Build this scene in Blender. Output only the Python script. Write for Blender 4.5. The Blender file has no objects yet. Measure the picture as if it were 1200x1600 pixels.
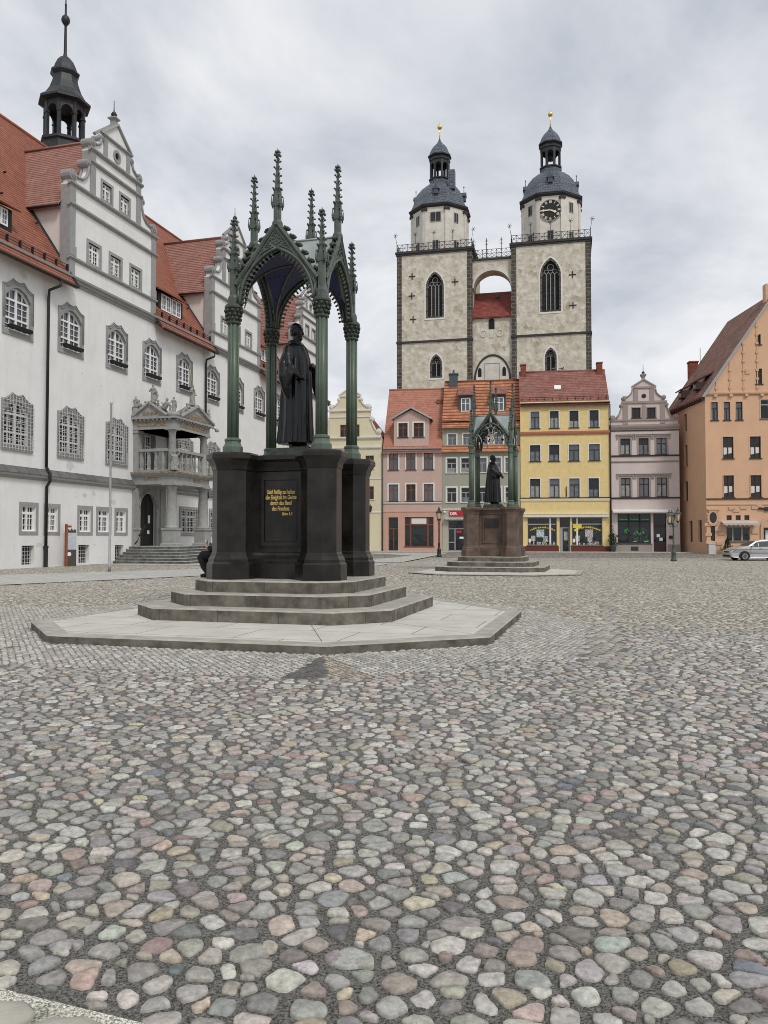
import bpy, bmesh, math, random
import numpy as np
from mathutils import Vector, Matrix
from mathutils.geometry import tessellate_polygon
random.seed(7); RNG = np.random.default_rng(7)
R = math.radians; PI = math.pi
SC = bpy.context.scene
COL = SC.collection

# ------------------------------------------------------------------ camera
cam_d = bpy.data.cameras.new('camera'); cam = bpy.data.objects.new('camera', cam_d); COL.objects.link(cam)
cam.location = (0, 0, 1.65)
cam.rotation_euler = (R(90) + math.atan(41 / 1250), 0, 0)
cam_d.sensor_fit = 'VERTICAL'; cam_d.sensor_height = 32.0; cam_d.sensor_width = 24.0
cam_d.lens = 1250 / 1600 * 32.0
cam_d.clip_start = 0.05; cam_d.clip_end = 3000
SC.camera = cam
SC.cycles.filter_width = 0.95
SC.render.resolution_x = 768; SC.render.resolution_y = 1024

# ------------------------------------------------------------------ sky, sun, exposure
SUN_EL, SUN_AZ = 48, 150          # azimuth clockwise from +Y (camera direction)
W = bpy.data.worlds.new('World'); SC.world = W; W.use_nodes = True
wn, wl = W.node_tree.nodes, W.node_tree.links
wn.clear()
wo = wn.new('ShaderNodeOutputWorld'); bg = wn.new('ShaderNodeBackground'); wl.new(bg.outputs[0], wo.inputs[0])
bg.inputs['Strength'].default_value = 0.1
sky = wn.new('ShaderNodeTexSky'); sky.sky_type = 'NISHITA'; sky.sun_disc = False
sky.sun_elevation = R(SUN_EL); sky.sun_rotation = R(SUN_AZ)
tc = wn.new('ShaderNodeTexCoord'); sp = wn.new('ShaderNodeSeparateXYZ'); wl.new(tc.outputs['Generated'], sp.inputs[0])
ad = wn.new('ShaderNodeMath'); ad.operation = 'ADD'; ad.inputs[1].default_value = 0.38
mx0 = wn.new('ShaderNodeMath'); mx0.operation = 'MAXIMUM'; mx0.inputs[1].default_value = 0.0
wl.new(sp.outputs['Z'], mx0.inputs[0]); wl.new(mx0.outputs[0], ad.inputs[0])
def wdiv(o):
    d = wn.new('ShaderNodeMath'); d.operation = 'DIVIDE'; wl.new(o, d.inputs[0]); wl.new(ad.outputs[0], d.inputs[1]); return d.outputs[0]
cb = wn.new('ShaderNodeCombineXYZ'); wl.new(wdiv(sp.outputs['X']), cb.inputs[0]); wl.new(wdiv(sp.outputs['Y']), cb.inputs[1])
n1 = wn.new('ShaderNodeTexNoise'); n1.inputs['Scale'].default_value = 2.1; n1.inputs['Detail'].default_value = 6; n1.inputs['Roughness'].default_value = 0.56
n1.inputs['Distortion'].default_value = 0.35
wl.new(cb.outputs[0], n1.inputs['Vector'])
rp = wn.new('ShaderNodeValToRGB'); e = rp.color_ramp.elements
e[0].position = 0.38; e[0].color = (4.9, 5.2, 5.75, 1); e[1].position = 0.63; e[1].color = (8.1, 8.15, 8.3, 1)
wl.new(n1.outputs['Fac'], rp.inputs[0])
mixw = wn.new('ShaderNodeMixRGB'); mixw.inputs[0].default_value = 0.93
wl.new(sky.outputs[0], mixw.inputs[1]); wl.new(rp.outputs[0], mixw.inputs[2]); wl.new(mixw.outputs[0], bg.inputs[0])
sd = bpy.data.lights.new('sun', 'SUN'); so = bpy.data.objects.new('sun', sd); COL.objects.link(so)
sd.energy = 1.5; sd.angle = R(14); sd.color = (1.0, 0.965, 0.92)
az, el = R(SUN_AZ), R(SUN_EL)
sdir = Vector((math.sin(az) * math.cos(el), math.cos(az) * math.cos(el), math.sin(el)))
so.rotation_euler = (-sdir).to_track_quat('-Z', 'Y').to_euler()
so.location = (20, -20, 60)
SC.view_settings.view_transform = 'Standard'; SC.view_settings.look = 'None'
SC.view_settings.exposure = 0.2; SC.view_settings.gamma = 1.0; SC.view_settings.use_curve_mapping = False

# ------------------------------------------------------------------ materials
MATS = {}
def newmat(name):
    m = bpy.data.materials.new(name); m.use_nodes = True
    nt = m.node_tree; b = nt.nodes['Principled BSDF']; MATS[name] = m
    return m, nt.nodes, nt.links, b
def N(nodes, t, **kw):
    n = nodes.new(t)
    for k, v in kw.items():
        if k in n.inputs: n.inputs[k].default_value = v
        else: setattr(n, k, v)
    return n
def c4(c, f=1.0): return (min(c[0]*f, 1), min(c[1]*f, 1), min(c[2]*f, 1), 1)
def mat(name, col, rough=0.75, var=0.12, scale=1.5, bump=0.15, bscale=25, metal=0.0, spec=0.4, grime=0.0, col2=None, coat=0.0):
    """plain surface: two-scale noise in the colour, fine bump, optional streaks of grime"""
    m, n, l, b = newmat(name)
    tc = N(n, 'ShaderNodeTexCoord')
    no = N(n, 'ShaderNodeTexNoise', Scale=scale, Detail=6.0, Roughness=0.6); l.new(tc.outputs['Object'], no.inputs['Vector'])
    mx = N(n, 'ShaderNodeMixRGB'); rp = N(n, 'ShaderNodeValToRGB')
    rp.color_ramp.elements[0].position = 0.32; rp.color_ramp.elements[1].position = 0.68
    l.new(no.outputs['Fac'], rp.inputs[0]); l.new(rp.outputs[0], mx.inputs[0])
    mx.inputs[1].default_value = c4(col, 1 - var); mx.inputs[2].default_value = c4(col2 or col, 1 + (0 if col2 else var))
    out = mx.outputs[0]
    if grime > 0:
        mp = N(n, 'ShaderNodeMapping'); mp.inputs['Scale'].default_value = (1.1, 1.1, 0.12); l.new(tc.outputs['Object'], mp.inputs[0])
        n2 = N(n, 'ShaderNodeTexNoise', Scale=1.6, Detail=7.0, Roughness=0.65); l.new(mp.outputs[0], n2.inputs['Vector'])
        r2 = N(n, 'ShaderNodeValToRGB'); r2.color_ramp.elements[0].position = 0.5; r2.color_ramp.elements[1].position = 0.78
        l.new(n2.outputs['Fac'], r2.inputs[0])
        mg = N(n, 'ShaderNodeMath', operation='MULTIPLY'); l.new(r2.outputs[0], mg.inputs[0]); mg.inputs[1].default_value = grime
        mm = N(n, 'ShaderNodeMixRGB'); l.new(mg.outputs[0], mm.inputs[0]); l.new(out, mm.inputs[1])
        mm.inputs[2].default_value = c4((col[0]*.45, col[1]*.44, col[2]*.40)); out = mm.outputs[0]
    l.new(out, b.inputs['Base Color'])
    b.inputs['Roughness'].default_value = rough; b.inputs['Metallic'].default_value = metal
    b.inputs['Specular IOR Level'].default_value = spec; b.inputs['Coat Weight'].default_value = coat
    if bump > 0:
        nb = N(n, 'ShaderNodeTexNoise', Scale=bscale, Detail=4.0); l.new(tc.outputs['Object'], nb.inputs['Vector'])
        bp = N(n, 'ShaderNodeBump', Strength=bump, Distance=0.02); l.new(nb.outputs['Fac'], bp.inputs['Height']); l.new(bp.outputs[0], b.inputs['Normal'])
    return m
def courses(name, c1, c2, mortar, bw, rh, msize=0.012, rough=0.8, bump=0.5, lap=0.0, offset=0.5, spec=0.3, noise=0.25, nscale=2.0, lich=None):
    """rows of tiles, slates, blocks or slabs, laid in metres along each face (uv is in metres)"""
    m, n, l, b = newmat(name)
    tc = N(n, 'ShaderNodeTexCoord')
    br = N(n, 'ShaderNodeTexBrick', Scale=1.0); br.offset = offset
    br.inputs['Color1'].default_value = c4(c1); br.inputs['Color2'].default_value = c4(c2); br.inputs['Mortar'].default_value = c4(mortar)
    br.inputs['Mortar Size'].default_value = msize; br.inputs['Brick Width'].default_value = bw; br.inputs['Row Height'].default_value = rh
    br.inputs['Mortar Smooth'].default_value = 0.2; br.inputs['Bias'].default_value = 0.0
    l.new(tc.outputs['UV'], br.inputs['Vector'])
    no = N(n, 'ShaderNodeTexNoise', Scale=nscale, Detail=6.0, Roughness=0.65); l.new(tc.outputs['UV'], no.inputs['Vector'])
    mr = N(n, 'ShaderNodeMapRange'); l.new(no.outputs['Fac'], mr.inputs[0])
    mr.inputs[1].default_value = 0.3; mr.inputs[2].default_value = 0.7; mr.inputs[3].default_value = 1 - noise; mr.inputs[4].default_value = 1 + noise
    mu = N(n, 'ShaderNodeMixRGB', blend_type='MULTIPLY'); mu.inputs[0].default_value = 1.0
    l.new(br.outputs['Color'], mu.inputs[1]); l.new(mr.outputs[0], mu.inputs[2]); out = mu.outputs[0]
    if lich:
        n2 = N(n, 'ShaderNodeTexNoise', Scale=0.55, Detail=8.0, Roughness=0.7); l.new(tc.outputs['UV'], n2.inputs['Vector'])
        r2 = N(n, 'ShaderNodeValToRGB'); r2.color_ramp.elements[0].position = 0.48; r2.color_ramp.elements[1].position = 0.66; l.new(n2.outputs['Fac'], r2.inputs[0])
        m2 = N(n, 'ShaderNodeMath', operation='MULTIPLY'); m2.inputs[1].default_value = 0.75; l.new(r2.outputs[0], m2.inputs[0])
        mm = N(n, 'ShaderNodeMixRGB'); l.new(m2.outputs[0], mm.inputs[0]); l.new(out, mm.inputs[1]); mm.inputs[2].default_value = c4(lich); out = mm.outputs[0]
    l.new(out, b.inputs['Base Color']); b.inputs['Roughness'].default_value = rough; b.inputs['Specular IOR Level'].default_value = spec
    h = N(n, 'ShaderNodeMath', operation='SUBTRACT'); h.inputs[0].default_value = 1.0; l.new(br.outputs['Fac'], h.inputs[1])
    hh = h.outputs[0]
    if lap > 0:                                    # each course tilts out towards its lower edge
        su = N(n, 'ShaderNodeSeparateXYZ'); l.new(tc.outputs['UV'], su.inputs[0])
        dv = N(n, 'ShaderNodeMath', operation='DIVIDE'); dv.inputs[1].default_value = rh; l.new(su.outputs['Y'], dv.inputs[0])
        fr = N(n, 'ShaderNodeMath', operation='FRACT'); l.new(dv.outputs[0], fr.inputs[0])
        ml = N(n, 'ShaderNodeMath', operation='MULTIPLY'); ml.inputs[1].default_value = -lap; l.new(fr.outputs[0], ml.inputs[0])
        aa = N(n, 'ShaderNodeMath', operation='ADD'); l.new(hh, aa.inputs[0]); l.new(ml.outputs[0], aa.inputs[1]); hh = aa.outputs[0]
    nn = N(n, 'ShaderNodeTexNoise', Scale=14.0, Detail=4.0); l.new(tc.outputs['UV'], nn.inputs['Vector'])
    a3 = N(n, 'ShaderNodeMath', operation='MULTIPLY_ADD'); l.new(nn.outputs['Fac'], a3.inputs[0]); a3.inputs[1].default_value = 0.5; l.new(hh, a3.inputs[2])
    bp = N(n, 'ShaderNodeBump', Strength=bump, Distance=0.03); l.new(a3.outputs[0], bp.inputs['Height']); l.new(bp.outputs[0], b.inputs['Normal'])
    return m
def tiles(name, c1, c2, line, bw, rh, lw=.16, noise=.22, lich=None, bump=.8, rough=.8):
    """lapped roof tiles: a dark shadow joint under each course, every tile its own shade"""
    m, n, l, b = newmat(name); tc = N(n, 'ShaderNodeTexCoord'); su = N(n, 'ShaderNodeSeparateXYZ'); l.new(tc.outputs['UV'], su.inputs[0])
    def mth(op, a, v=None):
        q = N(n, 'ShaderNodeMath', operation=op); l.new(a, q.inputs[0])
        if v is not None:
            if isinstance(v, (int, float)): q.inputs[1].default_value = v
            else: l.new(v, q.inputs[1])
        return q.outputs[0]
    vr = mth('DIVIDE', su.outputs['Y'], rh); vf = mth('FLOOR', vr); fr = mth('FRACT', vr)
    sh = mth('MULTIPLY', mth('MODULO', vf, 2.0), .5); uf = mth('FLOOR', mth('ADD', mth('DIVIDE', su.outputs['X'], bw), sh))
    cb = N(n, 'ShaderNodeCombineXYZ'); l.new(uf, cb.inputs[0]); l.new(vf, cb.inputs[1])
    wn_ = N(n, 'ShaderNodeTexWhiteNoise'); wn_.noise_dimensions = '2D'; l.new(cb.outputs[0], wn_.inputs['Vector'])
    mx = N(n, 'ShaderNodeMixRGB'); l.new(wn_.outputs['Value'], mx.inputs[0]); mx.inputs[1].default_value = c4(c1); mx.inputs[2].default_value = c4(c2)
    no = N(n, 'ShaderNodeTexNoise', Scale=1.1, Detail=7.0, Roughness=.65); l.new(tc.outputs['UV'], no.inputs['Vector'])
    mr = N(n, 'ShaderNodeMapRange'); l.new(no.outputs['Fac'], mr.inputs[0]); mr.inputs[1].default_value = .32; mr.inputs[2].default_value = .68; mr.inputs[3].default_value = 1-noise; mr.inputs[4].default_value = 1+noise
    mu = N(n, 'ShaderNodeMixRGB', blend_type='MULTIPLY'); mu.inputs[0].default_value = 1; l.new(mx.outputs[0], mu.inputs[1]); l.new(mr.outputs[0], mu.inputs[2]); out = mu.outputs[0]
    if lich:
        n2 = N(n, 'ShaderNodeTexNoise', Scale=.5, Detail=8.0, Roughness=.7); l.new(tc.outputs['UV'], n2.inputs['Vector'])
        r2 = N(n, 'ShaderNodeValToRGB'); r2.color_ramp.elements[0].position = .47; r2.color_ramp.elements[1].position = .66; l.new(n2.outputs['Fac'], r2.inputs[0])
        mm = N(n, 'ShaderNodeMixRGB'); l.new(mth('MULTIPLY', r2.outputs[0], .7), mm.inputs[0]); l.new(out, mm.inputs[1]); mm.inputs[2].default_value = c4(lich); out = mm.outputs[0]
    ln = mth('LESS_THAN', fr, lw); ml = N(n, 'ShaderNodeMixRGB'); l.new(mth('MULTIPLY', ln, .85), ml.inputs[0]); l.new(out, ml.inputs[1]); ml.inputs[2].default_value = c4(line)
    l.new(ml.outputs[0], b.inputs['Base Color']); b.inputs['Roughness'].default_value = rough; b.inputs['Specular IOR Level'].default_value = .3
    bp = N(n, 'ShaderNodeBump', Strength=bump, Distance=.05); l.new(mth('SUBTRACT', mth('MULTIPLY', wn_.outputs['Value'], .3), fr), bp.inputs['Height']); l.new(bp.outputs[0], b.inputs['Normal'])
    return m
def glass(name, col=(0.014, 0.016, 0.018), rough=0.06, var=0.6, wob=0.05, ior=1.5):
    m, n, l, b = newmat(name)
    tc = N(n, 'ShaderNodeTexCoord'); no = N(n, 'ShaderNodeTexNoise', Scale=1.7, Detail=3.0); l.new(tc.outputs['Object'], no.inputs['Vector'])
    mx = N(n, 'ShaderNodeMixRGB'); l.new(no.outputs['Fac'], mx.inputs[0]); mx.inputs[1].default_value = c4(col, 1 - var); mx.inputs[2].default_value = c4(col, 1 + var)
    l.new(mx.outputs[0], b.inputs['Base Color']); b.inputs['Roughness'].default_value = rough; b.inputs['IOR'].default_value = ior
    bp = N(n, 'ShaderNodeBump', Strength=wob, Distance=0.3); l.new(no.outputs['Fac'], bp.inputs['Height']); l.new(bp.outputs[0], b.inputs['Normal'])
    return m

M = {}
M['white_plaster'] = mat('white_plaster', (.76, .755, .735), .9, .05, .7, .45, 4, grime=.2)
M['plaster_patch'] = mat('plaster_patch', (.60, .595, .575), .9, .12, 3, .3, 12)
M['cheek_plaster'] = mat('cheek_plaster', (.70, .65, .59), .9, .05, .8, .15, 8, grime=.12)
M['grey_trim'] = mat('grey_trim', (.30, .30, .292), .85, .10, 3, .2, 30)
M['portal_stone'] = mat('portal_stone', (.31, .31, .295), .85, .14, 3, .3, 22, grime=.28)
M['figure_stone'] = mat('figure_stone', (.29, .285, .26), .85, .35, 10, .4, 25, grime=.3)
M['step_shaded'] = mat('step_shaded', (.12, .12, .11), .9, .5, 2.5, .4, 12, grime=.5)  # porch stair stone darkened to paint shade on the risers, plus grime streaks
M['step_tread'] = mat('step_tread', (.42, .42, .40), .9, .25, 2.5, .3, 12)  # paler copy of the stair stone, paints light onto the treads
M['white_paint'] = mat('white_paint', (.80, .80, .78), .5, .03, 3, 0)
M['black_iron'] = mat('black_iron', (.018, .018, .02), .5, .2, 6, .1, 30)
M['light_iron'] = mat('light_iron', (.50, .50, .49), .5, .1, 6, 0)
M['gilding'] = mat('gilding', (.90, .66, .26), .3, .15, 6, 0, metal=.85)
M['gilt_frieze'] = mat('gilt_frieze', (.40, .20, .055), .6, .75, 7, .5, 24, metal=.1, col2=(.42, .36, .27))
M['rib_gilt'] = mat('rib_gilt', (.24, .17, .07), .5, .3, 10, 0, metal=.3)
M['pane'] = glass('pane')
M['pane_pale'] = glass('pane_pale', (.055, .064, .078), .08, ior=1.9)
M['car_glass'] = glass('car_glass', (.022, .028, .028), .25, .4, 0, 1.35)
M['leaded'] = courses('leaded', (.012, .012, .013), (.03, .03, .03), (.004, .004, .004), 3.0, .28, .05, .6, .8)
M['dark_metal'] = mat('dark_metal', (.032, .034, .037), .5, .25, 2, .15, 14, metal=.2, grime=.3)
M['wood_dark'] = mat('wood_dark', (.012, .011, .010), .6, .3, 6, .2, 20)
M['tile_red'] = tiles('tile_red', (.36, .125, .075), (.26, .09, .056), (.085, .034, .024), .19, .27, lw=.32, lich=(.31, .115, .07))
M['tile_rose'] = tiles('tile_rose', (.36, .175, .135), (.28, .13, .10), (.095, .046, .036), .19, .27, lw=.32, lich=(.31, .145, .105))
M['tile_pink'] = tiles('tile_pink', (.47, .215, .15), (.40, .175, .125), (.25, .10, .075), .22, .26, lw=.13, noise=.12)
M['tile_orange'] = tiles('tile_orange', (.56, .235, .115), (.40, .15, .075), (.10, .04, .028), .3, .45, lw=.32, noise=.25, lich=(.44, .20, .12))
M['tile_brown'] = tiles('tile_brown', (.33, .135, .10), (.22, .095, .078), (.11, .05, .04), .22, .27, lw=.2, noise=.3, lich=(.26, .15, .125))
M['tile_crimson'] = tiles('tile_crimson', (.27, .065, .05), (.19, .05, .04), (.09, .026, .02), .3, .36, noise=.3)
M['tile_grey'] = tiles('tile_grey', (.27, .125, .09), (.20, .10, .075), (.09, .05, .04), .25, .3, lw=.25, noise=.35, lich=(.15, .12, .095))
M['slate'] = courses('slate', (.11, .125, .155), (.075, .086, .108), (.035, .04, .048), .55, .42, .03, .5, .8, 1.0, spec=.5, noise=.4)
M['quoin'] = courses('quoin', (.10, .09, .075), (.055, .05, .044), (.20, .18, .15), 1.1, .55, .05, .9, .8)
M['brick_red'] = courses('brick_red', (.34, .09, .05), (.24, .065, .04), (.13, .06, .045), .26, .09, .012, .85, .6)
M['canopy_green'] = mat('canopy_green', (.088, .120, .086), .42, .16, 3, .1, 18, spec=.5, grime=.15)
M['canopy_iron'] = mat('canopy_iron', (.080, .096, .078), .45, .3, 6, .2, 30, spec=.5, grime=.3)
M['canopy_dark'] = mat('canopy_dark', (.045, .056, .042), .5, .4, 12, .3, 40, spec=.5, grime=.3)
M['zinc'] = mat('zinc', (.33, .37, .36), .45, .15, 2, .05, 12, metal=.3, grime=.35)
M['bronze'] = mat('bronze', (.0055, .0055, .006), .30, .5, 5, .12, 20, metal=0, spec=.42)
M['pedestal_dark'] = mat('pedestal_dark', (.013, .0112, .0095), .26, .4, 2.2, .12, 45, spec=.34, grime=.2, col2=(.030, .026, .022))
M['pedestal_brown'] = mat('pedestal_brown', (.115, .078, .058), .5, .40, 2.2, .25, 40, spec=.45, grime=.4)
M['plaque_dark'] = mat('plaque_dark', (.025, .022, .019), .4, .3, 5, .2, 40)
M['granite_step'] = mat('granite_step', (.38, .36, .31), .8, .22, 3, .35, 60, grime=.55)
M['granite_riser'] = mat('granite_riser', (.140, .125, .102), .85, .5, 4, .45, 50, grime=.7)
M['slab'] = courses('slab', (.57, .55, .49), (.52, .50, .445), (.21, .20, .17), 1.7, 1.15, .012, .85, .3, noise=.13, nscale=1.2)
M['path_granite'] = courses('path_granite', (.47, .46, .42), (.41, .40, .37), (.20, .19, .17), 1.2, .8, .015, .85, .3, noise=.15)
M['ochre_wall'] = None
def tint(name, c, **k): M[name] = mat(name, c, **k)
kw = dict(rough=.9, var=.05, scale=.8, bump=.12, bscale=9, grime=.13)
tint('pink_wall', (.545, .39, .335), **kw); tint('pink_base', (.57, .34, .26), **kw)
tint('green_wall', (.345, .345, .275), **kw); tint('green_base', (.42, .42, .33), **kw)
tint('yellow_wall', (.76, .59, .275), **dict(kw, scale=2.5, var=.07)); tint('yellow_base', (.72, .63, .40), **kw)
tint('mauve_wall', (.62, .53, .50), **kw); tint('mauve_trim', (.34, .28, .255), **kw)
tint('cream_wall', (.68, .615, .43), **kw); tint('white_trim', (.72, .70, .66), **kw)
tint('orange_wall', (.66, .415, .265), **kw); tint('orange_stone', (.60, .40, .26), **dict(kw, bump=.9, bscale=3))
tint('dark_trim', (.05, .047, .045), **kw); tint('oxblood', (.14, .035, .028), **kw); tint('red_trim', (.42, .17, .10), **kw)
tint('brown_frame', (.21, .065, .025), rough=.5, var=.15, scale=5, bump=0); tint('umber_frame', (.05, .022, .018), rough=.5, var=.2, scale=5, bump=0)
tint('grey_frame', (.33, .34, .34), rough=.5, var=.05, scale=5, bump=0); tint('slate_blue', (.07, .085, .10), rough=.6, var=.2, scale=4, bump=.1)
tint('sign_red', (.50, .016, .022), rough=.4, var=.02, scale=3, bump=0); tint('sign_white', (.82, .82, .82), rough=.5, var=.02, scale=3, bump=0)
tint('sign_yellow', (.80, .62, .05), rough=.5, var=.05, scale=3, bump=0); tint('neon_green', (.10, .62, .13), rough=.5, var=.1, scale=3, bump=0)
tint('poster_blue', (.10, .42, .52), rough=.5, var=.6, scale=7, bump=0, col2=(.75, .8, .8)); tint('poster_mixed', (.35, .30, .28), rough=.5, var=.9, scale=9, bump=0, col2=(.85, .8, .75))
tint('poster_black', (.04, .04, .04), rough=.5, var=.8, scale=12, bump=0, col2=(.8, .8, .78)); tint('awning_cloth', (.50, .47, .43), rough=.9, var=.06, scale=3, bump=.1)
tint('corten', (.28, .075, .028), rough=.8, var=.25, scale=8, bump=.2); tint('panel_dark', (.06, .06, .05), rough=.6, var=.1, scale=5, bump=0)
tint('panel_pale', (.45, .50, .54), rough=.5, var=.15, scale=9, bump=0); tint('steel', (.42, .42, .42), rough=.4, var=.1, scale=5, bump=0, metal=.5)
tint('silver_paint', (.52, .53, .54), rough=.28, var=.03, scale=3, bump=0, metal=.55, spec=.6, coat=.6); tint('rubber', (.015, .015, .015), rough=.8, var=.2, scale=9, bump=.1)
tint('alloy', (.45, .45, .46), rough=.35, var=.1, scale=6, bump=0, metal=.7); tint('cable_box', (.55, .55, .53), rough=.7, var=.05, scale=4, bump=0)
tint('terracotta', (.30, .14, .085), rough=.85, var=.2, scale=6, bump=.2); tint('foliage', (.030, .055, .022), rough=.8, var=.5, scale=14, bump=0)
tint('cloth_black', (.012, .012, .014), rough=.9, var=.3, scale=12, bump=.3, bscale=60); tint('skin', (.55, .34, .27), rough=.55, var=.08, scale=9, bump=0)
tint('hair', (.20, .14, .09), rough=.7, var=.3, scale=30, bump=.3); tint('lamp_glass', (.62, .52, .34), rough=.25, var=.1, scale=4, bump=0)
tint('clock_cream', (.80, .72, .50), rough=.5, var=.05, scale=3, bump=0); tint('sheen_grey', (.15, .165, .18), rough=.25, var=.35, scale=4, bump=0); tint('sheen_pale', (.30, .30, .29), rough=.4, var=.3, scale=5, bump=0); tint('letter_gold', (.80, .56, .16), rough=.4, var=.1, scale=6, bump=0); tint('pigeon_grey', (.12, .125, .14), rough=.8, var=.3, scale=20, bump=0); tint('lamp_paint', (.022, .024, .024), rough=.45, var=.2, scale=6, bump=.1)
tint('lamp_green', (.07, .085, .07), rough=.5, var=.2, scale=6, bump=.1)

def church_wall():
    m, n, l, b = newmat('rubble_render'); tc = N(n, 'ShaderNodeTexCoord')
    a = N(n, 'ShaderNodeTexNoise', Scale=.9, Detail=10.0, Roughness=.78); l.new(tc.outputs['Object'], a.inputs['Vector'])
    v = N(n, 'ShaderNodeTexVoronoi', Scale=1.7, Randomness=1.0); v.feature = 'F1'
    nw = N(n, 'ShaderNodeTexNoise', Scale=2.5, Detail=4.0); l.new(tc.outputs['Object'], nw.inputs['Vector'])
    mxv = N(n, 'ShaderNodeMixRGB'); mxv.inputs[0].default_value = .25; l.new(tc.outputs['Object'], mxv.inputs[1]); l.new(nw.outputs['Color'], mxv.inputs[2]); l.new(mxv.outputs[0], v.inputs['Vector'])
    r1 = N(n, 'ShaderNodeValToRGB'); e = r1.color_ramp.elements; e[0].position = .36; e[0].color = (.43, .385, .295, 1); e[1].position = .62; e[1].color = (.72, .68, .58, 1)
    l.new(a.outputs['Fac'], r1.inputs[0])
    bw = N(n, 'ShaderNodeRGBToBW'); l.new(v.outputs['Color'], bw.inputs[0])
    r2 = N(n, 'ShaderNodeValToRGB'); e = r2.color_ramp.elements; e[0].position = .62; e[0].color = (0, 0, 0, 1); e[1].position = .85; e[1].color = (1, 1, 1, 1); l.new(bw.outputs[0], r2.inputs[0])
    n3 = N(n, 'ShaderNodeTexNoise', Scale=.35, Detail=4.0); l.new(tc.outputs['Object'], n3.inputs['Vector'])
    r3 = N(n, 'ShaderNodeValToRGB'); r3.color_ramp.elements[0].position = .42; r3.color_ramp.elements[1].position = .62; l.new(n3.outputs['Fac'], r3.inputs[0])
    mm = N(n, 'ShaderNodeMath', operation='MULTIPLY'); l.new(r2.outputs[0], mm.inputs[0]); l.new(r3.outputs[0], mm.inputs[1])
    mk = N(n, 'ShaderNodeMath', operation='MULTIPLY'); l.new(mm.outputs[0], mk.inputs[0]); mk.inputs[1].default_value = .55
    mx = N(n, 'ShaderNodeMixRGB'); l.new(mk.outputs[0], mx.inputs[0]); l.new(r1.outputs[0], mx.inputs[1]); mx.inputs[2].default_value = (.23, .17, .11, 1)
    l.new(mx.outputs[0], b.inputs['Base Color']); b.inputs['Roughness'].default_value = .92; b.inputs['Specular IOR Level'].default_value = .2
    bp = N(n, 'ShaderNodeBump', Strength=.5, Distance=.15); l.new(v.outputs['Distance'], bp.inputs['Height']); l.new(bp.outputs[0], b.inputs['Normal'])
    return m
M['rubble'] = church_wall()
M['church_plaster'] = mat('church_plaster', (.64, .60, .53), .9, .14, .7, .2, 5, grime=.2)
def vault_blue():
    m, n, l, b = newmat('starred_blue'); tc = N(n, 'ShaderNodeTexCoord')
    v = N(n, 'ShaderNodeTexVoronoi', Scale=8.0, Randomness=.3); l.new(tc.outputs['Object'], v.inputs['Vector'])
    rp = N(n, 'ShaderNodeValToRGB'); e = rp.color_ramp.elements; e[0].position = .2; e[0].color = (.006, .006, .008, 1); e[1].position = .26; e[1].color = (.032, .040, .115, 1)
    l.new(v.outputs['Distance'], rp.inputs[0]); l.new(rp.outputs[0], b.inputs['Base Color']); b.inputs['Roughness'].default_value = .6
    return m
M['vault'] = vault_blue()
def cobble_mat(name, amp=1.0):
    m, n, l, b = newmat(name); tc = N(n, 'ShaderNodeTexCoord')
    at = N(n, 'ShaderNodeVertexColor'); at.layer_name = 'stone'
    a = N(n, 'ShaderNodeTexNoise', Scale=28.0, Detail=7.0, Roughness=.7); l.new(tc.outputs['Object'], a.inputs['Vector'])
    mr = N(n, 'ShaderNodeMapRange'); l.new(a.outputs['Fac'], mr.inputs[0]); mr.inputs[1].default_value = .34; mr.inputs[2].default_value = .66; mr.inputs[3].default_value = 1 - .36*amp; mr.inputs[4].default_value = 1 + .30*amp
    mu = N(n, 'ShaderNodeMixRGB', blend_type='MULTIPLY'); mu.inputs[0].default_value = 1; l.new(at.outputs['Color'], mu.inputs[1]); l.new(mr.outputs[0], mu.inputs[2])
    s = N(n, 'ShaderNodeTexNoise', Scale=160.0, Detail=2.0); l.new(tc.outputs['Object'], s.inputs['Vector'])
    r = N(n, 'ShaderNodeValToRGB'); r.color_ramp.elements[0].position = .63; r.color_ramp.elements[1].position = .72; l.new(s.outputs['Fac'], r.inputs[0])
    k = N(n, 'ShaderNodeMath', operation='MULTIPLY'); l.new(r.outputs[0], k.inputs[0]); k.inputs[1].default_value = .45
    mx = N(n, 'ShaderNodeMixRGB'); l.new(k.outputs[0], mx.inputs[0]); l.new(mu.outputs[0], mx.inputs[1]); mx.inputs[2].default_value = (.10, .095, .085, 1)
    l.new(mx.outputs[0], b.inputs['Base Color']); b.inputs['Roughness'].default_value = .62; b.inputs['Specular IOR Level'].default_value = .4
    n2 = N(n, 'ShaderNodeTexNoise', Scale=55.0, Detail=5.0); l.new(tc.outputs['Object'], n2.inputs['Vector'])
    bp = N(n, 'ShaderNodeBump', Strength=.35, Distance=.012); l.new(n2.outputs['Fac'], bp.inputs['Height']); l.new(bp.outputs[0], b.inputs['Normal'])
    return m
M['cobble'] = cobble_mat('cobble')
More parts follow.
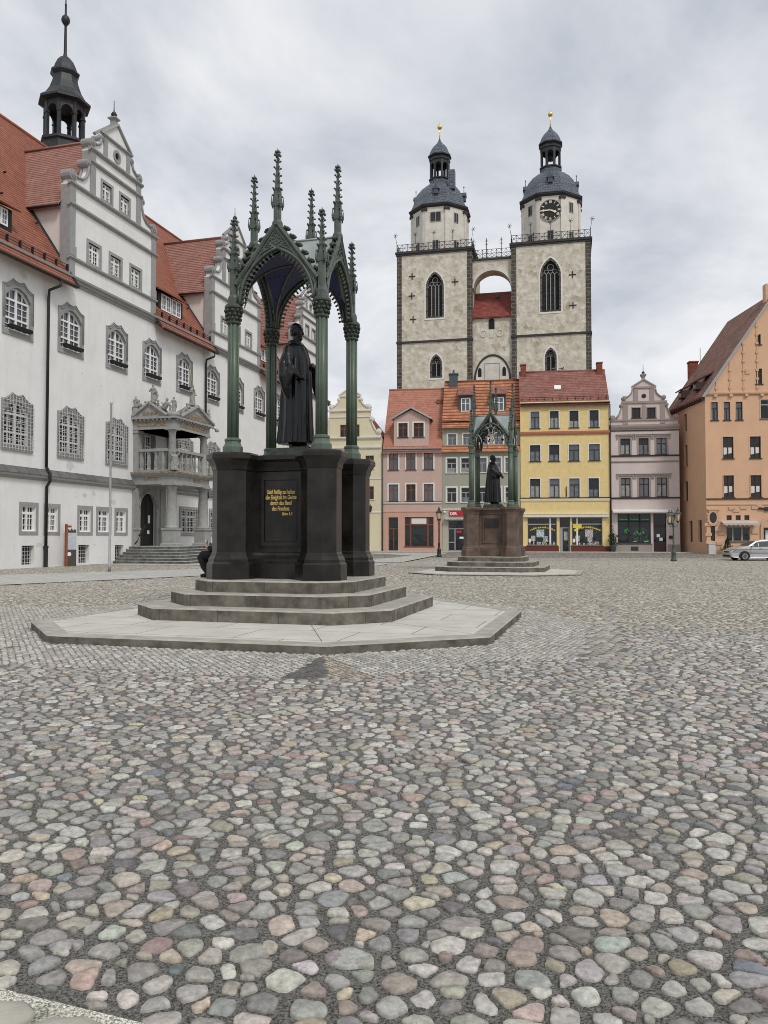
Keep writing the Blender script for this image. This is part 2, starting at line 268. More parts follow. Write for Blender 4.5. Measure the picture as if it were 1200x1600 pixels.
def grit_mat(name='grit', k_=(1, 1, 1)):
    m, n, l, b = newmat(name); tc = N(n, 'ShaderNodeTexCoord')
    a = N(n, 'ShaderNodeTexNoise', Scale=85.0, Detail=5.0, Roughness=.85); l.new(tc.outputs['Object'], a.inputs['Vector'])
    r = N(n, 'ShaderNodeValToRGB'); e = r.color_ramp.elements; e[0].position = .40; e[0].color = (.030, .030, .028, 1); e[1].position = .60; e[1].color = (.29, .28, .25, 1)
    for q in e: q.color = (q.color[0]*k_[0], q.color[1]*k_[1], q.color[2]*k_[2], 1)
    l.new(a.outputs['Fac'], r.inputs[0])
    w = N(n, 'ShaderNodeTexVoronoi', Scale=45.0); l.new(tc.outputs['Object'], w.inputs['Vector'])
    bw = N(n, 'ShaderNodeRGBToBW'); l.new(w.outputs['Color'], bw.inputs[0])
    r2 = N(n, 'ShaderNodeValToRGB'); r2.color_ramp.elements[0].position = .82; r2.color_ramp.elements[1].position = .86; l.new(bw.outputs[0], r2.inputs[0])
    d = N(n, 'ShaderNodeMath', operation='LESS_THAN'); l.new(w.outputs['Distance'], d.inputs[0]); d.inputs[1].default_value = .22
    k = N(n, 'ShaderNodeMath', operation='MULTIPLY'); l.new(r2.outputs[0], k.inputs[0]); l.new(d.outputs[0], k.inputs[1])
    mx = N(n, 'ShaderNodeMixRGB'); l.new(k.outputs[0], mx.inputs[0]); l.new(r.outputs[0], mx.inputs[1]); mx.inputs[2].default_value = (.32, .31, .28, 1)
    g = N(n, 'ShaderNodeTexNoise', Scale=1.3, Detail=8.0, Roughness=.7); l.new(tc.outputs['Object'], g.inputs['Vector'])
    rg = N(n, 'ShaderNodeValToRGB'); rg.color_ramp.elements[0].position = .57; rg.color_ramp.elements[1].position = .68; l.new(g.outputs['Fac'], rg.inputs[0])
    kg = N(n, 'ShaderNodeMath', operation='MULTIPLY'); l.new(rg.outputs[0], kg.inputs[0]); kg.inputs[1].default_value = .6
    mg = N(n, 'ShaderNodeMixRGB'); l.new(kg.outputs[0], mg.inputs[0]); l.new(mx.outputs[0], mg.inputs[1]); mg.inputs[2].default_value = (.075, .085, .03, 1)
    l.new(mg.outputs[0], b.inputs['Base Color']); b.inputs['Roughness'].default_value = .95; b.inputs['Specular IOR Level'].default_value = .2
    bp = N(n, 'ShaderNodeBump', Strength=.9, Distance=.012); l.new(a.outputs['Fac'], bp.inputs['Height']); l.new(bp.outputs[0], b.inputs['Normal'])
    return m
M['grit'] = grit_mat(); M['grit_white'] = grit_mat('grit_white', (4.2, 4.2, 4.0)); M['grit_sandy'] = grit_mat('grit_sandy', (1.25, 1.12, .88))
def far_paving():
    m, n, l, b = newmat('far_cobbles'); tc = N(n, 'ShaderNodeTexCoord')
    mp = N(n, 'ShaderNodeMapping'); mp.inputs['Scale'].default_value = (5.0, 6.0, 5.0); l.new(tc.outputs['Object'], mp.inputs[0])
    v = N(n, 'ShaderNodeTexVoronoi', Scale=1.0); l.new(mp.outputs[0], v.inputs['Vector'])
    bw = N(n, 'ShaderNodeRGBToBW'); l.new(v.outputs['Color'], bw.inputs[0])
    r = N(n, 'ShaderNodeValToRGB'); e = r.color_ramp.elements; e[0].color = (.21, .19, .16, 1); e[1].color = (.43, .40, .35, 1); l.new(bw.outputs[0], r.inputs[0])
    r2 = N(n, 'ShaderNodeValToRGB'); r2.color_ramp.elements[0].position = .42; r2.color_ramp.elements[1].position = .58; l.new(v.outputs['Distance'], r2.inputs[0])
    mx = N(n, 'ShaderNodeMixRGB'); l.new(r2.outputs[0], mx.inputs[0]); l.new(r.outputs[0], mx.inputs[1]); mx.inputs[2].default_value = (.10, .095, .08, 1)
    l.new(mx.outputs[0], b.inputs['Base Color']); b.inputs['Roughness'].default_value = .8
    bp = N(n, 'ShaderNodeBump', Strength=.6, Distance=.03); bp.invert = True; l.new(v.outputs['Distance'], bp.inputs['Height']); l.new(bp.outputs[0], b.inputs['Normal'])
    return m
M['far_cobbles'] = far_paving()

# ------------------------------------------------------------------ mesh helpers
OFF = {}
def finish(name, me, mats, parent=None):
    o = bpy.data.objects.new(name, me); COL.objects.link(o)
    for m in (mats if isinstance(mats, (list, tuple)) else [mats]): me.materials.append(M[m] if isinstance(m, str) else m)
    if parent is not None: o.parent = parent
    return o
class MB:
    def __init__(s): s.v = []; s.f = []; s.mi = []; s.sm = []; s.cur = 0; s.X = None
    def add(s, vs, fs, smooth=False):
        b = len(s.v)
        s.v.extend([tuple(s.X @ Vector(p)) for p in vs] if s.X is not None else [tuple(p) for p in vs])
        for f in fs: s.f.append([b + i for i in f]); s.mi.append(s.cur); s.sm.append(smooth)
        return s
    def box(s, x0, x1, y0, y1, z0, z1):
        return s.add([(x0,y0,z0),(x1,y0,z0),(x1,y1,z0),(x0,y1,z0),(x0,y0,z1),(x1,y0,z1),(x1,y1,z1),(x0,y1,z1)],
                     [(3,2,1,0),(4,5,6,7),(0,1,5,4),(1,2,6,5),(2,3,7,6),(3,0,4,7)])
    def quad(s, *p): return s.add(p, [tuple(range(len(p)))])
    def prism(s, poly, y0, y1):              # outline in x,z pushed along y
        n = len(poly)
        vs = [(x, y0, z) for x, z in poly] + [(x, y1, z) for x, z in poly]
        tr = tessellate_polygon([[Vector((x, z, 0)) for x, z in poly]])
        fs = [t for t in tr] + [tuple(n + i for i in reversed(t)) for t in tr] + [(i, (i+1) % n, n + (i+1) % n, n + i) for i in range(n)]
        return s.add(vs, fs)
    def prismz(s, poly, z0, z1):             # outline in x,y pushed up z
        n = len(poly)
        vs = [(x, y, z0) for x, y in poly] + [(x, y, z1) for x, y in poly]
        return s.add(vs, [tuple(range(n-1, -1, -1)), tuple(range(n, 2*n))] + [(i, (i+1) % n, n + (i+1) % n, n + i) for i in range(n)])
    def prismx(s, poly, x0, x1):             # outline in y,z pushed along x
        n = len(poly)
        vs = [(x0, y, z) for y, z in poly] + [(x1, y, z) for y, z in poly]
        tr = tessellate_polygon([[Vector((y, z, 0)) for y, z in poly]])
        fs = [t for t in tr] + [tuple(n + i for i in reversed(t)) for t in tr] + [(i, (i+1) % n, n + (i+1) % n, n + i) for i in range(n)]
        return s.add(vs, fs)
    def holed(s, outer, holes, y0, y1):      # plate in x,z with openings
        loops = [outer] + holes
        flat = [p for lp in loops for p in lp]; n = len(flat)
        tr = tessellate_polygon([[Vector((x, z, 0)) for x, z in lp] for lp in loops])
        fs = [t for t in tr] + [tuple(n + i for i in reversed(t)) for t in tr]; b = 0
        for lp in loops:
            k = len(lp); fs += [(b+i, b+(i+1) % k, n+b+(i+1) % k, n+b+i) for i in range(k)]; b += k
        return s.add([(x, y0, z) for x, z in flat] + [(x, y1, z) for x, z in flat], fs)
    def lathe(s, prof, n=8, c=(0, 0, 0), rot=None, smooth=False, sx=1, sy=1):
        rot = PI / n if rot is None else rot
        vs = []; fs = []
        for r, z in prof:
            for i in range(n):
                a = rot + 2*PI*i/n; vs.append((c[0] + sx*r*math.cos(a), c[1] + sy*r*math.sin(a), c[2] + z))
        for k in range(len(prof)-1):
            for i in range(n): fs.append((k*n+i, k*n+(i+1) % n, (k+1)*n+(i+1) % n, (k+1)*n+i))
        s.add(vs, fs, smooth)
        caps = [tuple(range(n-1, -1, -1)), tuple(range((len(prof)-1)*n, len(prof)*n))]
        s.add(vs, caps) if False else [s.f.append([len(s.v)-len(vs)+i for i in f]) or s.mi.append(s.cur) or s.sm.append(False) for f in caps]
        return s
    def tube(s, pts, r, n=6, smooth=True):
        pts = [Vector(p) for p in pts]; k = len(pts)
        rs = r if isinstance(r, (list, tuple)) else [r]*k
        vs = []; fs = []; up = Vector((0.13, 0.21, 0.97)); prev = None
        for i, p in enumerate(pts):
            t = (pts[min(i+1, k-1)] - pts[max(i-1, 0)]).normalized()
            a = t.cross(prev[1] if prev else up)
            if prev: a = prev[0] - t*prev[0].dot(t)
            elif a.length < 1e-3: a = t.cross(Vector((1, 0, 0)))
            a.normalize(); b = t.cross(a); prev = (a, b)
            for j in range(n):
                w = 2*PI*(j+.5)/n; vs.append(p + (a*math.cos(w) + b*math.sin(w))*rs[i])
        for i in range(k-1):
            for j in range(n): fs.append((i*n+j, i*n+(j+1) % n, (i+1)*n+(j+1) % n, (i+1)*n+j))
        fs += [tuple(range(n-1, -1, -1)), tuple(range((k-1)*n, k*n))]
        return s.add(vs, fs, smooth)
    def ball(s, c, r, n=10, m=6, smooth=True):
        rx, ry, rz = r if isinstance(r, (list, tuple)) else (r, r, r)
        vs = [(c[0], c[1], c[2]-rz)]; fs = []
        for k in range(1, m):
            ph = -PI/2 + PI*k/m
            for i in range(n): vs.append((c[0]+rx*math.cos(ph)*math.cos(2*PI*i/n), c[1]+ry*math.cos(ph)*math.sin(2*PI*i/n), c[2]+rz*math.sin(ph)))
        vs.append((c[0], c[1], c[2]+rz)); t = len(vs)-1
        for i in range(n):
            j = (i+1) % n; fs.append((0, 1+j, 1+i)); fs.append((t, 1+(m-2)*n+i, 1+(m-2)*n+j))
            for k in range(m-2): fs.append((1+k*n+i, 1+k*n+j, 1+(k+1)*n+j, 1+(k+1)*n+i))
        return s.add(vs, fs, smooth)
    def loft(s, rings, smooth=True):
        n = len(rings[0]); vs = [p for r in rings for p in r]; fs = []
        for k in range(len(rings)-1):
            for i in range(n): fs.append((k*n+i, k*n+(i+1) % n, (k+1)*n+(i+1) % n, (k+1)*n+i))
        fs += [tuple(range(n-1, -1, -1)), tuple(range((len(rings)-1)*n, len(rings)*n))]
        return s.add(vs, fs, smooth)
    def wall(s, x0, x1, z0, z1, holes, y=0.0, reveal=0.22):   # sheet with rectangular openings and their reveals
        xs = sorted({x0, x1, *[h[0] for h in holes], *[h[1] for h in holes]}); zs = sorted({z0, z1, *[h[2] for h in holes], *[h[3] for h in holes]})
        xs = [x for x in xs if x0 <= x <= x1]; zs = [z for z in zs if z0 <= z <= z1]
        for i in range(len(zs)-1):
            for j in range(len(xs)-1):
                cx, cz = (xs[j]+xs[j+1])/2, (zs[i]+zs[i+1])/2
                if any(h[0] < cx < h[1] and h[2] < cz < h[3] for h in holes): continue
                s.quad((xs[j],y,zs[i]),(xs[j+1],y,zs[i]),(xs[j+1],y,zs[i+1]),(xs[j],y,zs[i+1]))
        for a, b, c, d in [h[:4] for h in holes]:
            s.quad((a,y,c),(a,y,d),(a,y+reveal,d),(a,y+reveal,c)); s.quad((b,y,d),(b,y,c),(b,y+reveal,c),(b,y+reveal,d))
            s.quad((a,y,d),(b,y,d),(b,y+reveal,d),(a,y+reveal,d)); s.quad((b,y,c),(a,y,c),(a,y+reveal,c),(b,y+reveal,c))
        return s
    def mesh(s, name, off=(0, 0, 0)):
        me = bpy.data.meshes.new(name)
        V = np.array(s.v, dtype=float) - np.array(off)
        me.from_pydata(V.tolist(), [], s.f); 
        me.polygons.foreach_set('material_index', s.mi); me.polygons.foreach_set('use_smooth', s.sm)
        uv = me.uv_layers.new(name='uv')
        nl = len(me.loops); vi = np.empty(nl, int); me.loops.foreach_get('vertex_index', vi)
        npg = len(me.polygons); nr = np.empty(npg*3); me.polygons.foreach_get('normal', nr); nr = nr.reshape(-1, 3)
        tot = np.empty(npg, int); me.polygons.foreach_get('loop_total', tot)
        nl_n = np.repeat(nr, tot, axis=0); P = V[vi]
        ux = np.stack([-nl_n[:,1], nl_n[:,0], np.zeros(nl)], 1); L = np.linalg.norm(ux, axis=1)
        fl = L < .05; ux[fl] = (1, 0, 0); L[fl] = 1; ux /= L[:,None]; vx = np.cross(nl_n, ux)
        uv.data.foreach_set('uv', np.stack([(P*ux).sum(1), (P*vx).sum(1)], 1).ravel())
        return me
    def build(s, name, mats, parent=None):
        if not s.v: return None
        off = OFF.get(parent.name, (0, 0, 0)) if parent is not None else (0, 0, 0)
        o = finish(name, s.mesh(name, off), mats, parent)
        if parent is not None: OFF[o.name] = off
        return o
def tag(o, label, cat, group=None, kind=None):
    o['label'] = label; o['category'] = cat
    if group: o['group'] = group
    if kind: o['kind'] = kind
    return o
def thing(name, label, cat, loc=(0, 0, 0), rz=0, group=None, off=(0, 0, 0)):
    o = bpy.data.objects.new(name, None); COL.objects.link(o); o.empty_display_size = .3
    o.location = loc; o.rotation_euler = (0, 0, rz); OFF[o.name] = off
    return tag(o, label, cat, group)
def copy_tree(o, parent=None, delta=None):
    c = o.copy(); COL.objects.link(c); OFF[c.name] = OFF.get(o.name, (0, 0, 0))
    if parent is not None: c.parent = parent
    if delta is not None: c.location = Vector(o.location) + Vector(delta)
    for k in list(o.children): copy_tree(k, c)
    return c
def text_mesh(name, body, size, mats, parent, loc, rot, ext=.004, sx=1.0, bold=0.0, align='CENTER', shear=0.0):
    cu = bpy.data.curves.new(name, 'FONT'); cu.body = body; cu.size = size; cu.extrude = ext; cu.align_x = align; cu.offset = bold; cu.shear = shear; cu.resolution_u = 3
    t = bpy.data.objects.new(name + '_source', cu); COL.objects.link(t)
    bpy.context.view_layer.update()
    me = bpy.data.meshes.new_from_object(t.evaluated_get(bpy.context.evaluated_depsgraph_get()))
    bpy.data.objects.remove(t)
    me.name = name
    me.transform(Matrix.LocRotScale(Vector(loc), rot, Vector((sx, 1, 1))))
    off = OFF.get(parent.name, (0, 0, 0)); me.transform(Matrix.Translation(-Vector(off)))
    me.materials.clear()
    return finish(name, me, mats, parent)
from mathutils import Euler
FACE = Euler((PI/2, 0, 0)).to_quaternion()       # text standing upright, read from -y
def gz(y): return .3 * min(max((y - 58) / 18, 0), 1)  # the square rises a little towards the houses

# ------------------------------------------------------------------ the square: survey frames
TH_P, TH_A = Vector((-18.976, 47.519, 0)), R(74.3)          # town hall wall
HS_P, HS_A = Vector((17.784, 78.0, 0)), R(-8.5)             # row of houses
CH_P, CH_A = Vector((24.22, 116.0, 0)), R(-13)              # church west front
MA = R(-15.7)                                               # monuments are square to the town hall
M1 = Vector((-1.907, 17.0, 0)); M2 = Vector((5.49, 40.0, 0))
mu_, mv_ = Vector((math.cos(MA), math.sin(MA), 0)), Vector((-math.sin(MA), math.cos(MA), 0))
def m1(u, v): return M1 + mu_*u + mv_*v
def inside(px, py, poly):
    r = np.zeros(px.shape, bool); n = len(poly)
    for i in range(n):
        x0, y0 = poly[i][:2]; x1, y1 = poly[(i+1) % n][:2]
        if y0 == y1: continue
        r ^= ((y0 > py) != (y1 > py)) & (px < (x1-x0)*(py-y0)/(y1-y0) + x0)
    return r
PLAT = [(-2.1,-5.1),(2.55,-5.1),(4.65,-3.4),(4.65,1.2),(2.3,4.0),(-1.6,4.0),(-3.8,1.6),(-3.8,-3.4)]
APRON = [(-9.0,-4.6),(-4.2,-7.0),(2.7,-7.05),(3.7,-6.75),(4.9,-5.1),(6.0,-4.7),(6.1,.5),(4.4,3.3),(2.8,5.0),(-2.2,5.0),(-4.8,2.2),(-6.0,0.5),(-7.5,0.5)]
plat_w = [m1(*p) for p in PLAT]; apron_w = [m1(*p) for p in APRON]
PATHS = [[(-25,25.4),(-13.9,27.4),(-8.2,34.6),(-1.6,43.0),(0.6,52),(-1.5,52),(-6.2,45.5),(-12.0,40.5),(-17.0,35.6),(-25,30.3)],
         [(-2.2,54.5),(1.2,54.5),(6.2,75),(-3.2,75),(2.4,68)],
         [(-19.1,50.2),(-16.4,49.0),(-11.8,48.8),(-8.0,47.5),(-6.0,52),(-10.8,53),(-16,52.3)]]
STRIP = [(2.75,10.2),(3.1,10.2),(9.3,33),(8.95,33)]
# ------------------------------------------------------------------ stones of the square
PAL = np.array([(.40,.385,.355),(.46,.445,.41),(.34,.33,.315),(.30,.295,.285),(.40,.355,.305),(.43,.33,.28),(.38,.26,.23),(.46,.385,.265),(.20,.205,.215),(.17,.215,.245),(.23,.20,.195),(.42,.42,.37)])
PW = np.array([20, 12, 17, 11, 12, 7, 4, 4, 5, 1.5, 3, 6.0]); PW = PW / PW.sum()
def stones(name, x_of, y0, y1, dx, dy, K, rings, mask, kind='stone', jit=.42, wv=.0024, gap=.0075, shrink=(.76, .98), tone=.86, pal=None, rot=0.0, kindlab='structure', hvar=.0022, soft=.55):
    xa, xb = x_of
    xs = np.arange(xa, xb, dx); ys = np.arange(y0 - 3*dy, y1 + 3*dy, dy); ny, nx = len(ys), len(xs)
    X, Y = np.meshgrid(xs, ys); X = X + (np.arange(ny) % 2)[:, None]*dx*.5
    X = X + RNG.uniform(-jit, jit, X.shape)*dx; Y = Y + RNG.uniform(-jit, jit, X.shape)*dy
    Wt = RNG.normal(0, wv, X.shape)
    cx, cy = X[2:-2, 2:-2].ravel(), Y[2:-2, 2:-2].ravel(); w0 = Wt[2:-2, 2:-2].ravel()
    keep = (cy >= y0) & (cy < y1) & mask(cx, cy)
    idx = np.nonzero(keep)[0]; n = len(idx)
    if n == 0: return None
    cx, cy, w0 = cx[idx], cy[idx], w0[idx]
    th = np.arange(K)*2*PI/K; U = np.stack([np.cos(th), np.sin(th)], 1)
    rad = np.full((n, K), 9.0)
    for a in range(-2, 3):
        for b in range(-2, 3):
            if a == 0 and b == 0: continue
            NX = X[2+a:ny-2+a, 2+b:nx-2+b].ravel()[idx]-cx; NY = Y[2+a:ny-2+a, 2+b:nx-2+b].ravel()[idx]-cy
            NW = Wt[2+a:ny-2+a, 2+b:nx-2+b].ravel()[idx]
            dot = NX[:, None]*U[:, 0] + NY[:, None]*U[:, 1]
            q = ((NX**2 + NY**2 + w0 - NW)[:, None]) / (2*np.maximum(dot, 1e-6))
            rad = np.where(dot > 1e-6, np.minimum(rad, q), rad)
    rad = np.clip(rad - gap, .014, dx*1.15)
    sm = (np.roll(rad, 1, 1) + np.roll(rad, -1, 1) + 2*rad)/4
    rad = rad*(1-soft) + np.minimum(sm, rad*1.06)*soft
    rad *= RNG.uniform(shrink[0], shrink[1], n)[:, None] * (1 + RNG.normal(0, .03, rad.shape))
    hz = RNG.normal(0, hvar, n); tx, ty = RNG.normal(0, .035, n), RNG.normal(0, .035, n)
    ng = np.array([gz(v) for v in cy]) if y1 > 57 else np.zeros(n)
    nr = len(rings); V = np.empty((n, nr*K+1, 3))
    for k, (f, z) in enumerate(rings):
        ax, ay = rad*f*U[:, 0], rad*f*U[:, 1]
        V[:, k*K:(k+1)*K, 0] = cx[:, None]+ax; V[:, k*K:(k+1)*K, 1] = cy[:, None]+ay
        V[:, k*K:(k+1)*K, 2] = (ng+hz*(z > 0))[:, None] + z + (tx[:, None]*ax + ty[:, None]*ay)*(z > 0) + (RNG.normal(0, .0016, (n, K)) if K > 10 else 0)
    V[:, -1, 0] = cx; V[:, -1, 1] = cy; V[:, -1, 2] = ng + hz + rings[-1][1] + .002
    q = []
    for k in range(nr-1):
        for i in range(K): q.append((k*K+i, k*K+(i+1) % K, (k+1)*K+(i+1) % K, (k+1)*K+i))
    t = [((nr-1)*K+i, (nr-1)*K+(i+1) % K, nr*K) for i in range(K)]
    base = np.arange(n)[:, None]*(nr*K+1)
    lv = [(base + np.array(q).ravel()[None]).ravel()] if q else []
    lv.append((base + np.array(t).ravel()[None]).ravel())
    loops = np.concatenate(lv); nq = n*len(q); nt = n*len(t)
    tot = np.concatenate([np.full(nq, 4), np.full(nt, 3)]); st = np.concatenate([[0], np.cumsum(tot)[:-1]])
    me = bpy.data.meshes.new(name); me.vertices.add(n*(nr*K+1)); me.vertices.foreach_set('co', V.ravel())
    me.loops.add(len(loops)); me.loops.foreach_set('vertex_index', loops); me.polygons.add(nq+nt)
    me.polygons.foreach_set('loop_start', st); me.polygons.foreach_set('loop_total', tot)
    me.polygons.foreach_set('use_smooth', np.ones(nq+nt, bool)); me.update()
    P = PAL if pal is None else np.array(pal)
    pw = PW if pal is None else None
    c = P[RNG.choice(len(P), n, p=pw)]; c = (c*.58 + c.mean(1)[:, None]*.42*np.array([1.07, 1.0, .86])) * RNG.uniform(.70, 1.22, (n, 1)) * (1 + RNG.normal(0, .025, (n, 3))) * tone
    cc = np.ones((n, nr*K+1, 4)); cc[:, :, :3] = np.clip(c, 0, 1)[:, None]
    at = me.color_attributes.new('stone', 'FLOAT_COLOR', 'POINT'); at.data.foreach_set('color', cc.ravel())
    o = finish(name, me, 'cobble'); o['kind'] = kindlab
    return o
def thwall(x, y): return (x-TH_P.x)*math.sin(TH_A) - (y-TH_P.y)*math.cos(TH_A)     # metres in front of the town hall wall
FLAG = lambda x, y: (x < -.55) & (y < 3.0 - (x+1.44)*.36)
def free(x, y):
    ok = ~inside(x, y, apron_w) & (thwall(x, y) > .05) & (np.abs(x) < .52*y + 1.6)
    for p in PATHS: ok &= ~inside(x, y, p)
    ok &= ~inside(x, y, STRIP) & ~inside(x, y, [m1(6.02, -4.8), m1(6.36, -4.8), m1(6.45, .6), m1(6.12, .6)])
    ok &= ~FLAG(x, y)
    return ok
R4 = [(1.0, -.008), (.985, .003), (.91, .0075), (.60, .011)]
bands = [(1.9, 6.5, .150, .088, 18, R4), (6.5, 14, .150, .090, 12, [(1.0, -.004), (.97, .003), (.72, .0065)]), (14, 31, .155, .098, 8, [(1.0, -.003), (.85, .005)]), (31, 63, .17, .13, 6, [(1.0, -.002), (.82, .005)])]
for y0, y1, dx, dy, K, rg in bands:
    hw = .52*y1 + 1.8
    o = stones('cobblestones', (-hw, hw), y0, y1, dx, dy, K, rg, free, tone={1.9: .97, 6.5: 1.02, 14: 1.0, 31: 1.0}[y0], shrink={1.9: (.67, .95), 6.5: (.74, .97), 14: (.74, .96), 31: (.74, .96)}[y0], pal=None if y0 < 14 else [(.44,.415,.35),(.37,.345,.29),(.48,.45,.385),(.31,.29,.25),(.43,.37,.30),(.40,.33,.27),(.34,.32,.29)])
    o['label'] = 'rounded field cobbles of the square'
g = MB(); ys = [-40, 0, 15, 40, 58, 62, 66, 70, 76, 200, 900]
for i in range(len(ys)-1):
    for xa, xb in ((-900, -60), (-60, 60), (60, 900)):
        g.cur = int(ys[i] >= 15)
        g.quad((xa, ys[i], gz(ys[i])-.004), (xb, ys[i], gz(ys[i])-.004), (xb, ys[i+1], gz(ys[i+1])-.004), (xa, ys[i+1], gz(ys[i+1])-.004))
o = g.build('ground', ['grit', 'grit_sandy']); o['kind'] = 'structure'
g = MB()
for i, (a, b) in enumerate([(63, 66), (66, 70), (70, 76), (76, 79.5)]):
    g.quad((-40, a, gz(a)+.008), (60, a, gz(a)+.008), (60, b, gz(b)+.008), (-40, b, gz(b)+.008))
o = g.build('far_paving', 'far_cobbles'); o['kind'] = 'structure'
# small setts around the platform, with dark and tan wedges at the corner
def wedge(c, a, b): return [m1(*c), m1(*a), m1(*b)]
WD = [wedge((2.55,-5.14),(2.7,-7.05),(3.22,-6.9)), wedge((-2.1,-5.16),(-2.9,-6.9),(-2.75,-6.95))]
WT = [wedge((2.55,-5.14),(3.22,-6.9),(3.75,-6.7)), wedge((-3.86,-3.4),(-5.6,-4.3),(-5.5,-4.5))]
def inw(x, y, L):
    r = np.zeros(x.shape, bool)
    for p in L: r |= inside(x, y, p)
    return r
inap = lambda x, y: inside(x, y, apron_w) & ~inside(x, y, plat_w)
bx = (-13, 7.5); RS = [(1.0, -.004), (.95, .004), (.6, .006)]
sk = dict(jit=.15, wv=.0002, gap=.0075, shrink=(.88, .97), hvar=.0012, soft=.25, tone=.95)
o = stones('mosaic_paving', bx, 9.5, 24, .098, .098, 8, RS, lambda x, y: inap(x, y) & ~inw(x, y, WD) & ~inw(x, y, WT), pal=[(.45,.435,.40),(.38,.37,.34),(.50,.48,.44),(.42,.40,.36)], **sk)
o = stones('mosaic_paving_dark', bx, 9.5, 24, .085, .085, 8, RS, lambda x, y: inap(x, y) & inw(x, y, WD), pal=[(.11,.11,.11),(.15,.145,.14)], **sk)
o = stones('mosaic_paving_tan', bx, 9.5, 24, .085, .085, 8, RS, lambda x, y: inap(x, y) & inw(x, y, WT), pal=[(.42,.35,.25),(.36,.31,.23)], **sk)
BORD = [m1(6.02, -4.8), m1(6.36, -4.8), m1(6.45, .6), m1(6.12, .6)]
o = stones('sett_strip', (2.0, 6.5), 9, 18, .19, .16, 8, RS, lambda x, y: inside(x, y, BORD), pal=[(.40,.38,.335),(.36,.335,.29)], **dict(sk, shrink=(.88, .96)))
o = stones('sett_strip', (2.4, 10), 10.2, 33, .17, .19, 8, RS, lambda x, y: inside(x, y, STRIP), pal=[(.37,.35,.31),(.33,.30,.26),(.40,.37,.32)], **dict(sk, shrink=(.88, .97)))
g = MB(); L = [(-3, 3.5), (-1.44, 3.0), (-.55, 2.68), (-.55, 1.2), (-3, 1.2)]
g.add([(x, y, .002) for x, y in L], [tuple(range(len(L)))]); o = g.build('gravel_patch', 'grit_white'); o['kind'] = 'structure'
g = MB()                                         # a few large flat stones set in pale gravel at the near left
for cx, cy, rx_, ry_, a in ((-1.36, 2.80, .17, .10, .2), (-1.07, 2.72, .14, .075, -.3), (-.79, 2.67, .115, .06, .1), (-1.62, 2.62, .16, .1, .4), (-1.3, 2.55, .2, .12, 0), (-.98, 2.52, .13, .1, .2), (-.70, 2.50, .12, .09, 0)):
    k = 16; rr = [1 + random.uniform(-.12, .10) for _ in range(k)]
    P = [(cx + rx_*r_*math.cos(2*PI*q/k+a), cy + ry_*r_*math.sin(2*PI*q/k+a)) for q, r_ in enumerate(rr)]
    g.loft([[(cx+(x-cx)*f, cy+(y-cy)*f, z) for x, y in P] for f, z in ((1, -.01), (.98, .012), (.90, .018), (.5, .021))])
o = g.build('flagstones', 'granite_step'); o['kind'] = 'structure'
for i, p in enumerate(PATHS):
    g = MB(); z = .022
    P = list(p)
    g.add([(x, y, gz(y)+z) for x, y in P], [t for t in tessellate_polygon([[Vector((x, y, 0)) for x, y in P]])])
    o = g.build('granite_path', 'path_granite'); o['kind'] = 'structure'
# pavement in front of the houses
g = MB(); g.X = Matrix.Translation(HS_P) @ Matrix.Rotation(HS_A, 4, 'Z')
g.box(-30, 13, -2.6, .0, .05, .36); o = g.build('pavement', 'path_granite'); o['kind'] = 'structure'

# ================================================================== monuments
def remesh(mb, name, m, parent, voxel, smooth=3, off=None):
    o = mb.build(name, m, parent)
    for p in o.data.polygons: p.use_smooth = True
    r = o.modifiers.new('remesh', 'REMESH'); r.mode = 'VOXEL'; r.voxel_size = voxel; r.use_smooth_shade = True
    if smooth:
        k = o.modifiers.new('smooth', 'SMOOTH'); k.iterations = smooth; k.factor = .5
    return o
def robe_ring(z, xb, xf, ry, amp, n=72, seed=0.0, yc=0.0):
    xc, rx = (xb+xf)/2, (xf-xb)/2; pts = []
    for i in range(n):
        t = 2*PI*i/n
        f = (1-abs(math.sin(5.5*t + seed + .5*math.sin(2*t) + .12*math.sin(z*3+t*2)))**.6)*1.5 - .5 + .30*math.sin(15*t + 2*seed + .3*math.sin(z*2.2)) + .22*math.sin(8*t + 1.3 + z*.8)
        k = 1 + amp*f
        pts.append((xc + rx*k*math.cos(t), yc + ry*k*math.sin(t), z))
    return pts
